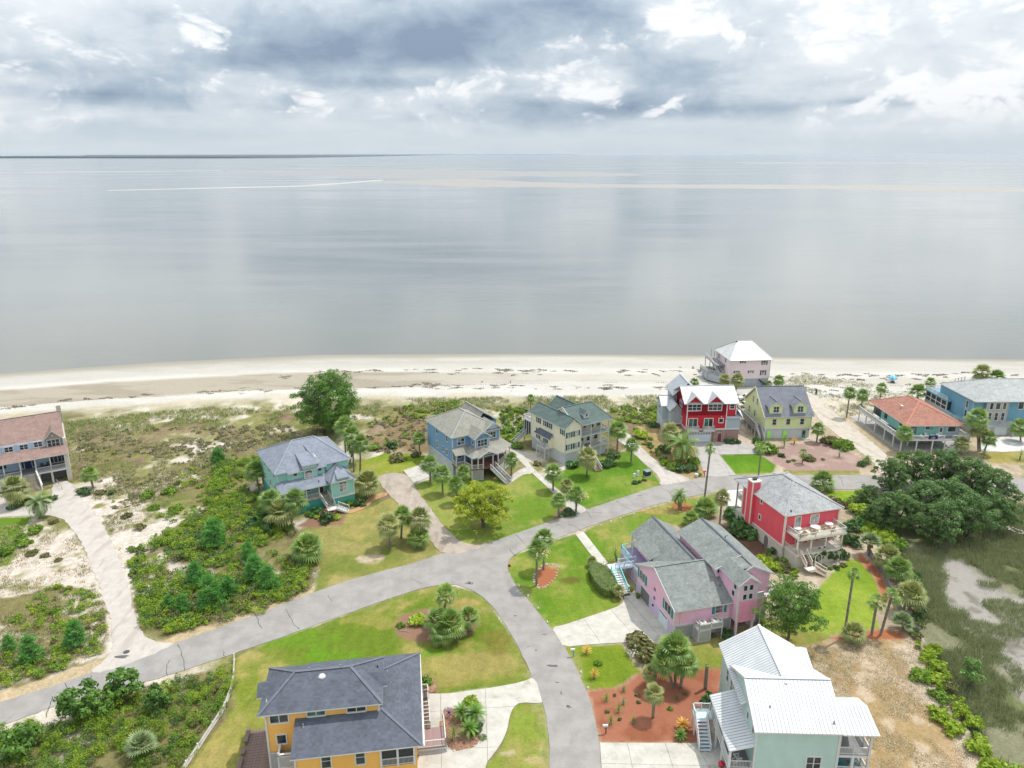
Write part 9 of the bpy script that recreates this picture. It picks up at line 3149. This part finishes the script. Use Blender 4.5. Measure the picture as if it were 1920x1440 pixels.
gx, gy = G(955, 1072)
t = link('road_sign', None, label='small round dark-red sign on a post at the road fork', cat='sign', loc=(gx, gy, 0))
mb = MB(); mb.cyl((0, 0, 0), (0, 0, 1.1), .03, .03, 6); link('post', mb.mesh('post', M_STEEL), t)
mb = MB(); mb.cyl((0, -.03, 1.2), (0, 0, 1.2), .28, .28, 12); link('disc', mb.mesh('disc', paint('sign_red', W(150, 40, 40))), t)

gx, gy = G(1213, 892)
t = link('utility_box', None, label='dark green utility transformer box on a pad on the bright lawn', cat='utility box', loc=(gx, gy, 0), rz=.45)
mb = MB(); mb.box(-.85, .85, -.75, .75, 0, .12); link('pad', mb.mesh('pad', M_CONC), t)
mb = MB(); mb.box(-.7, .7, -.6, .6, .12, 1.25); link('cabinet', mb.mesh('cabinet', paint('utility_green', W(44, 58, 58))), t)
mb = MB(); mb.hexa([(-.75, -.65, 1.25), (.75, -.65, 1.25), (.75, .65, 1.25), (-.75, .65, 1.25), (-.7, -.5, 1.36), (.7, -.5, 1.36), (.7, .65, 1.36), (-.7, .65, 1.36)]); link('lid', mb.mesh('lid', paint('utility_lid', W(120, 134, 132))), t)
mb = MB(); mb.box(-.02, .02, -.62, -.6, .2, 1.2); link('door_seam', mb.mesh('door_seam', M_DARK), t)
for (x, y, h, lab) in ((1197, 895, 1.3, 'taller pale meter pedestal behind the dark shrubs'), (1190, 898, 1.0, 'shorter pale meter pedestal behind the dark shrubs')):
	gx, gy = G(x, y)
	t = link('meter_pedestal', None, label=lab, cat='pedestal', loc=(gx, gy + .6, 0), rz=.4)
	mb = MB(); mb.box(-.22, .22, -.16, .16, 0, h); link('cabinet', mb.mesh('cabinet', paint('pale_metal', W(206, 218, 214))), t)
	mb = MB(); mb.box(-.25, .25, -.2, .18, h, h + .06); link('cap', mb.mesh('cap', M_WHITE), t)
gx, gy = G(1306, 894)
t = link('garden_pot', None, label='round white garden pot beside the red mailbox', cat='pot', loc=(gx, gy, 0))
mb = MB(); mb.cyl((0, 0, 0), (0, 0, .35), .3, .48, 12); mb.cyl((0, 0, .35), (0, 0, .7), .48, .34, 12); link('bowl', mb.mesh('bowl', M_WHITE, True), t)
mb = MB(); mb.cyl((0, 0, .68), (0, 0, .74), .38, .38, 12); link('rim', mb.mesh('rim', M_WHITE), t)
for (x, y, c, lab) in ((1184, 1110, W(196, 110, 80), 'terracotta pot beside the foot of the lilac house stair'), (1196, 1122, W(90, 84, 84), 'dark pot at the lilac house corner by the garage')):
	gx, gy = G(x, y)
	t = link('flower_pot', None, label=lab, cat='pot', loc=(gx, gy, .07))
	mb = MB(); mb.cyl((0, 0, 0), (0, 0, .5), .25, .38, 12); link('bowl', mb.mesh('bowl', paint('pot' + str(x), c)), t)
	shrub(0, 0, .5, .6, 'g', None, 'leaves', parent=t, cat=None).location = (0, 0, .45)
# blue glass star ornament
gx, gy = G(842, 1346)
t = link('garden_ornament', None, label='spiky blue glass ornament in the bed beside the yellow house steps', cat='ornament', loc=(gx, gy, 0))
mb = MB(); mb.cyl((0, 0, 0), (0, 0, .8), .03, .03, 6); link('stake', mb.mesh('stake', M_DARK), t)
for k in range(14):
	a, e = k * 2.4, math.radians(80 - k * 9)
	mb = MB(); mb.cyl((0, 0, .8), (.5 * math.cos(a) * math.cos(e), .5 * math.sin(a) * math.cos(e), .8 + .5 * math.sin(e)), .05, .03, 5)
	link('spike', mb.mesh('spike', paint('cobalt' if k % 3 else 'pale_cobalt', W(40, 44, 130) if k % 3 else W(150, 150, 210), .2)), t)
# driftwood
gx, gy = G(758, 1184)
mb = MB()
for a, b, r in (((-.9, .25, .06), (.9, -.2, .1), .05), ((.1, 0, .08), (.5, .4, .15), .035), ((-.4, .1, .07), (-.7, -.2, .12), .03)):
	mb.cyl(a, b, r, r * .6, 6)
link('driftwood', mb.mesh('driftwood', B_GREY), None, 'bleached driftwood branch lying in the island bed', 'driftwood', loc=(gx, gy, .03))
# red cover just inside the bottom edge by the white-roofed house
gx, gy = G(1352, 1443)
t = link('kettle_grill', None, label='red domed grill under the side porch at the bottom edge', cat='grill', loc=(gx, gy, .07))
mb = MB(); mb.dome((0, 0, .75), .42, 14, 5, sz=.8); link('lid', mb.mesh('lid', paint('grill_red', W(190, 16, 40), .3), True), t)
mb = MB(); mb.cyl((0, 0, .45), (0, 0, .75), .28, .42, 14); link('bowl', mb.mesh('bowl', M_DARK), t)
for k in range(3):
	a = k * 2.1
	mb = MB(); mb.cyl((.2 * math.cos(a), .2 * math.sin(a), .5), (.38 * math.cos(a), .38 * math.sin(a), 0), .02, .02, 5); link('leg', mb.mesh('leg', M_STEEL), t)

# edging stones round beds
STM = [m for m in STONE]
RK = []
for i in range(3):
	mb = MB(); mb.dome((0, 0, 0), .2, 6, 2, sz=.7)
	for j, v in enumerate(mb.v):
		mb.v[j] = (v[0] * random.uniform(.7, 1.3), v[1] * random.uniform(.7, 1.3), v[2] * random.uniform(.7, 1.2))
	RK.append(mb.mesh('edging_stone', bark('rock', (.30, .27, .24), (.50, .46, .42))))
for grp, lab, pts, n in (('stones round the roadside bed', 'pale stone edging the red bed by the road fork', MULCH_B2, 26), ('stones round the yellow house bed', 'pale stone edging the cycad bed by the yellow house drive', MULCH_B7, 22), ('rocks at the marsh bank', 'pale rock on the marsh bank right of the oak grove', GP([(1885, 985), (1915, 995), (1930, 1003), (1900, 998)]), 18)):
	q = [Vector((*p, 0)) for p in chaikin(pts, 1)]
	for i in range(n):
		f = i / n * len(q)
		p = q[int(f)].lerp(q[(int(f) + 1) % len(q)], f % 1)
		link('edging_stone', _pr.choice(RK), None, lab, 'stone', grp, loc=(p.x + _pr.uniform(-.2, .2), p.y + _pr.uniform(-.2, .2), .0), rz=_pr.uniform(0, 6), scale=_pr.uniform(.7, 1.5))

# vehicles beside the lime house
M_CARW = paint('car_white', (.66, .67, .68), .25, .03)
M_CARB = paint('car_cream', (.50, .48, .38), .3, .03)
M_TYRE = paint('tyre', (.025, .025, .025), .85)

def car(x, y, rz, L, Wd, paintm, prof, roof, glass, lab, name, wheels, wr=.38):
	"""body from a side profile, glasshouse with its own panes, wheels with rims"""
	t = link(name, None, label=lab, cat='car', loc=(x, y, 0), rz=rz)

	def loft(pts, w0, w1, z0, z1):
		mb = MB()
		A, B = [], []
		for (px, pz) in pts:
			w = w0 + (w1 - w0) * max(0, min(1, (pz - z0) / (z1 - z0)))
			A.append((px, -w, pz)); B.append((px, w, pz))
		mb.face(A); mb.face(B[::-1])
		for i in range(len(pts)):
			j = (i + 1) % len(pts)
			mb.face([A[j], A[i], B[i], B[j]])
		return mb
	link('body', loft(prof, Wd / 2, Wd / 2 * .96, .3, 1.1).mesh('body', paintm), t)
	link('roof', loft(roof, Wd / 2 * .96, Wd / 2 * .78, 1.0, roof[1][1]).mesh('roof', paintm), t)
	for (a, b, c, d) in glass:
		for sg in (-1, 1):
			f = lambda p: (p[0], sg * (Wd / 2 * .96 + (Wd / 2 * .78 - Wd / 2 * .96) * max(0, min(1, (p[1] - 1.0) / (roof[1][1] - 1.0))) + .012), p[1])
			mb = MB(); q = [f(a), f(b), f(c), f(d)]
			mb.face(q if sg > 0 else q[::-1]); link('side_window', mb.mesh('side_window', M_GLASS), t)
	(fx0, fz0), (fx1, fz1) = roof[0], roof[1]
	mb = MB()
	w0, w1 = Wd / 2 * .86, Wd / 2 * .70
	mb.face([(fx0 - .03, -w0, fz0 + .06), (fx0 - .03, w0, fz0 + .06), (fx1 - .03, w1, fz1 - .05), (fx1 - .03, -w1, fz1 - .05)]); link('windscreen', mb.mesh('windscreen', M_GLASS), t)
	(bx0, bz0), (bx1, bz1) = roof[-1], roof[-2]
	mb = MB(); mb.face([(bx0 + .03, w0, bz0 + .1), (bx0 + .03, -w0, bz0 + .1), (bx1 + .03, -w1, bz1 - .08), (bx1 + .03, w1, bz1 - .08)]); link('rear_window', mb.mesh('rear_window', M_GLASS), t)
	for wx_ in wheels:
		for sg in (-1, 1):
			mb = MB(); mb.cyl((wx_, sg * (Wd / 2 - .22), wr), (wx_, sg * (Wd / 2 + .02), wr), wr, wr, 14)
			w = link('wheel', mb.mesh('wheel', M_TYRE), t)
			mb = MB(); mb.cyl((wx_, sg * (Wd / 2), wr), (wx_, sg * (Wd / 2 + .035), wr), wr * .58, wr * .58, 10)
			link('rim', mb.mesh('rim', M_STEEL), w)
	for sg in (-1, 1):
		mb = MB(); mb.box(prof[0][0] - .03, prof[0][0] + .05, sg * Wd * .36 - .16, sg * Wd * .36 + .16, .72, .9); link('headlight', mb.mesh('headlight', M_STEEL), t)
		mb = MB(); mb.box(L / 2 - .05, L / 2 + .03, sg * Wd * .42 - .07, sg * Wd * .42 + .07, .75, 1.05); link('tail_light', mb.mesh('tail_light', M_REDD), t)
	mb = MB(); mb.box(prof[0][0] - .08, prof[0][0] + .1, -Wd * .46, Wd * .46, .38, .6); link('bumper', mb.mesh('bumper', M_DARK), t)

gx, gy = G(1397, 750)
car(gx + .6, gy, .05, 5.2, 1.95, M_CARW, [(-2.6, .35), (-2.6, .95), (-2.4, 1.05), (-1.2, 1.14), (2.6, 1.14), (2.6, .35)], [(-1.3, 1.1), (-.5, 1.82), (2.2, 1.86), (2.58, 1.1)],
	[((-.95, 1.17), (.35, 1.17), (.35, 1.7), (-.42, 1.7)), ((.5, 1.17), (1.35, 1.17), (1.35, 1.7), (.5, 1.7)), ((1.5, 1.17), (2.35, 1.17), (2.15, 1.7), (1.5, 1.7))], 'white sport utility car parked between the shell-pink and lime houses', 'parked_car', (-1.7, 1.65))
gx, gy = G(1392, 762)
car(gx + .2, gy - .8, .35, 4.0, 1.75, M_CARB, [(-2.0, .4), (-2.0, 1.0), (-1.85, 1.08), (-.6, 1.14), (2.0, 1.14), (2.0, .4)], [(-.62, 1.1), (-.35, 1.75), (1.85, 1.78), (1.95, 1.1)],
	[((-.4, 1.17), (.5, 1.17), (.5, 1.66), (-.25, 1.66)), ((.65, 1.17), (1.75, 1.17), (1.7, 1.66), (.65, 1.66))], 'cream boxy open-country car parked in front of the white one', 'parked_car', (-1.3, 1.3), .42)

# on the beach
def zg(x, y):
	return float(ground_z(np.array([x]), np.array([y]))[0])

gx, gy = G(1673, 715)
z0 = zg(gx, gy)
t = link('beach_shelter', None, label='light blue domed beach shade standing on the white sand', cat='beach shade', loc=(gx, gy, z0))
mb = MB(); mb.cyl((0, 0, 0), (0, 0, 2.3), .05, .05, 6); link('pole', mb.mesh('pole', M_STEEL), t)
mb = MB()
N = 10
for i in range(N):
	a, b = 2 * math.pi * i / N, 2 * math.pi * (i + 1) / N
	rows = [(0, 2.35), (.6, 2.2), (1.15, 1.75), (1.4, 1.2)]
	for (r1, z1), (r2, z2) in zip(rows[:-1], rows[1:]):
		mb.face([(r1 * math.cos(a), r1 * math.sin(a), z1), (r2 * math.cos(a), r2 * math.sin(a), z2), (r2 * math.cos(b), r2 * math.sin(b), z2), (r1 * math.cos(b), r1 * math.sin(b), z1)], i % 2)
link('canopy', mb.mesh('canopy', [paint('shade_blue', W(90, 178, 226)), paint('shade_pale', W(140, 206, 240))]), t)
mb = MB(); mb.box(-.5, .6, -.5, .3, 0, .3); link('cushion', mb.mesh('cushion', M_DARK), t)

def sitter(px, py, c1, c2, rz, lab):
	"""a small seated figure: skinned body, hair, shirt and shorts as its own surfaces"""
	gx, gy = G(px, py)
	z = zg(gx, gy)
	t = link('person', None, label=lab, cat='person', group='people on the beach', loc=(gx, gy, z), rz=rz)
	me = bpy.data.meshes.new('body')
	V = [(0, 0, .16), (0, .03, .42), (0, .0, .62), (0, -.02, .74), (0, -.04, .90), (.11, -.05, .16), (.16, -.42, .42), (.16, -.62, .05), (.16, -.78, .04), (-.11, -.05, .16), (-.16, -.42, .40), (-.16, -.62, .05), (-.16, -.78, .04),
		 (.19, 0, .60), (.26, -.12, .38), (.20, -.34, .40), (-.19, 0, .60), (-.26, -.12, .38), (-.20, -.34, .38)]
	E = [(0, 1), (1, 2), (2, 3), (3, 4), (0, 5), (5, 6), (6, 7), (7, 8), (0, 9), (9, 10), (10, 11), (11, 12), (2, 13), (13, 14), (14, 15), (2, 16), (16, 17), (17, 18)]
	rad = [.15, .14, .13, .06, .10, .09, .07, .05, .04, .09, .07, .05, .04, .06, .045, .035, .06, .045, .035]
	me.from_pydata(V, E, [])
	o = link('body', me, t)
	sk = o.modifiers.new('skin', 'SKIN')
	for i, r in enumerate(rad):
		me.skin_vertices[0].data[i].radius = (r, r)
	me.skin_vertices[0].data[0].use_root = True
	o.modifiers.new('smooth', 'SUBSURF').levels = 1
	o.modifiers['smooth'].render_levels = 1
	me.materials.append(paint('skin', W(196, 150, 120)))
	mb = MB(); mb.dome((0, -.02, .92), .115, 8, 3); link('hair', mb.mesh('hair', paint('hair', (.04, .03, .02))), t)
	mb = MB(); mb.cyl((0, .0, .14), (0, .03, .40), .19, .18, 10); mb.cyl((0, .03, .40), (0, 0, .68), .18, .15, 10); link('shirt', mb.mesh('shirt', c1), t)
	mb = MB(); mb.cyl((.1, 0, .16), (.15, -.36, .38), .13, .10, 8); mb.cyl((-.1, 0, .16), (-.15, -.36, .36), .13, .10, 8); link('shorts', mb.mesh('shorts', c2), t)

M_NAVY = paint('navy_clothes', W(40, 46, 62))
M_GREYC = paint('grey_clothes', W(110, 112, 118))
sitter(1299, 688, M_NAVY, M_DARK, .6, 'person in dark clothes seated on the beach left of the shell-pink house')
sitter(1316, 688, M_GREYC, M_NAVY, -.3, 'person in grey seated on the beach nearest the shell-pink house deck')
gx, gy = G(1276, 686)
mb = MB(); mb.box(-.35, .35, -.2, .2, 0, .35); mb.beam((-.3, 0, .45), (.3, 0, .45), .03, .03)
link('beach_cooler', mb.mesh('beach_cooler', paint('cooler', W(190, 196, 206))), None, 'pale cooler box on the beach left of the seated people', 'cooler', loc=(gx, gy, zg(gx, gy)))
for (x, y, h, lab) in ((1530, 739, 1.6, 'dark stump post on the sand right of the lime house'),):
	gx, gy = G(x, y)
	mb = MB(); mb.cyl((0, 0, -.2), (0, 0, h), .3, .26, 10)
	link('wooden_post', mb.mesh('wooden_post', paint('dark_timber', W(70, 58, 50))), None, lab, 'post', loc=(gx, gy, zg(gx, gy)))
for (x, y, lab) in ((162, 742, ''), (904, 717, 'small dark bird on the beach, nearer the blue house'), (957, 717, 'small dark bird on the beach, nearer the cream house')):
	if lab:
		gx, gy = G(x, y)
		t = link('shore_bird', None, label=lab, cat='bird', loc=(gx, gy, zg(gx, gy)), rz=x, scale=1.6)
		mb = MB(); mb.dome((0, 0, .22), .12, 8, 3, full=True, sz=.8); mb.dome((.13, 0, .36), .06, 6, 3, full=True); mb.beam((.17, 0, .36), (.28, 0, .34), .02, .02); mb.beam((-.08, 0, .22), (-.3, 0, .2), .08, .03)
		link('body', mb.mesh('body', M_DARK, True), t)
		for sg in (-.04, .04):
			mb = MB(); mb.cyl((0, sg, 0), (0, sg, .16), .012, .012, 4); link('leg', mb.mesh('leg', M_DARK), t)

# dried seaweed thrown up in broken lines
WR = []
for i in range(6):
	rg = np.random.default_rng(200 + i)
	n = 60
	tt = rg.uniform(-1, 1, n)
	C_ = np.stack([tt * 1.6, (.35 - .35 * tt ** 2) * (1 if i % 2 else -1) * .8 + rg.normal(0, .26 * (1.1 - abs(tt)), n), rg.uniform(.0, .12, n) * (1.1 - abs(tt))], 1)
	WR.append(quads_mesh('seaweed', leaf_quads(C_, np.tile([[0, 0, 1.0]], (n, 1)), .17, rg), rg.uniform(0, 1, n), L_WRACK))
rg = np.random.default_rng(9)
cnt = 0
for (s0, x0, x1, n, sc) in ((24, -70, 168, 74, 1.0), (29, -80, 168, 46, .8), (44, -90, 150, 74, 1.0), (47, -30, 168, 34, .7), (36, 70, 168, 22, .7), (46, -150, -60, 22, 1.2)):
	for i in range(n):
		x = rg.uniform(x0, x1)
		s = s0 + rg.normal(0, 1.1) + 1.4 * math.sin(x * .07)
		y = float(shore(np.array([x]))[0]) - s
		if 62 < x < 84 and y < 240:
			continue
		o = link('seaweed_clump', WR[rg.integers(6)], None, 'dark clump of dried seaweed lying in the wrack lines on the beach', 'seaweed', 'seaweed clumps on the beach', loc=(x, y, zg(x, y) + .02), rz=rg.normal(0, .35))
		k = sc * rg.uniform(.5, 1.5)
		o.scale = (k * rg.uniform(.6, 1.2), k * rg.uniform(1.0, 1.7), 1)
		cnt += 1
mb = MB()
rg = np.random.default_rng(77)
xs_ = np.linspace(-172, 130, 420)
pts_ = [(x, float(shore(np.array([x]))[0]) - 39 - (8 if x < -60 else 8 * max(0, (30 - x) / 90) if x < 30 else 0) * 1.0 + 1.2 * float(fbm(np.array([x]), np.array([0.]), 9, 4, 3)[0])) for x in xs_]
C_ = np.array([(x, y + rg.normal(0, .12), zg(x, y) + .03) for x, y in pts_ for _ in range(3) if float(fbm(np.array([x]), np.array([7.]), 14, 3, 8)[0]) > .40])
link('wrack_line', quads_mesh('wrack_line', leaf_quads(C_, np.tile([[0, 0, 1.0]], (len(C_), 1)), .2, rg), rg.uniform(0, 1, len(C_)), L_WRACK), None, 'thin dark line of wrack at the edge of the damp sand', 'seaweed', kind='stuff')

# sea air
hz = bpy.data.materials.new('air')
hz.use_nodes = True
k = NT(hz.node_tree)
out_ = k.n('ShaderNodeOutputMaterial')
vol = k.n('ShaderNodeVolumePrincipled')
vol.inputs['Color'].default_value = (0.78, 0.89, 1.0, 1)
vol.inputs['Density'].default_value = 2e-5
k.t.links.new(vol.outputs[0], out_.inputs['Volume'])
mb = MB(); mb.box(-95000, 95000, -400, 95000, -4, 76)
link('haze', mb.mesh('haze', hz), kind='stuff')
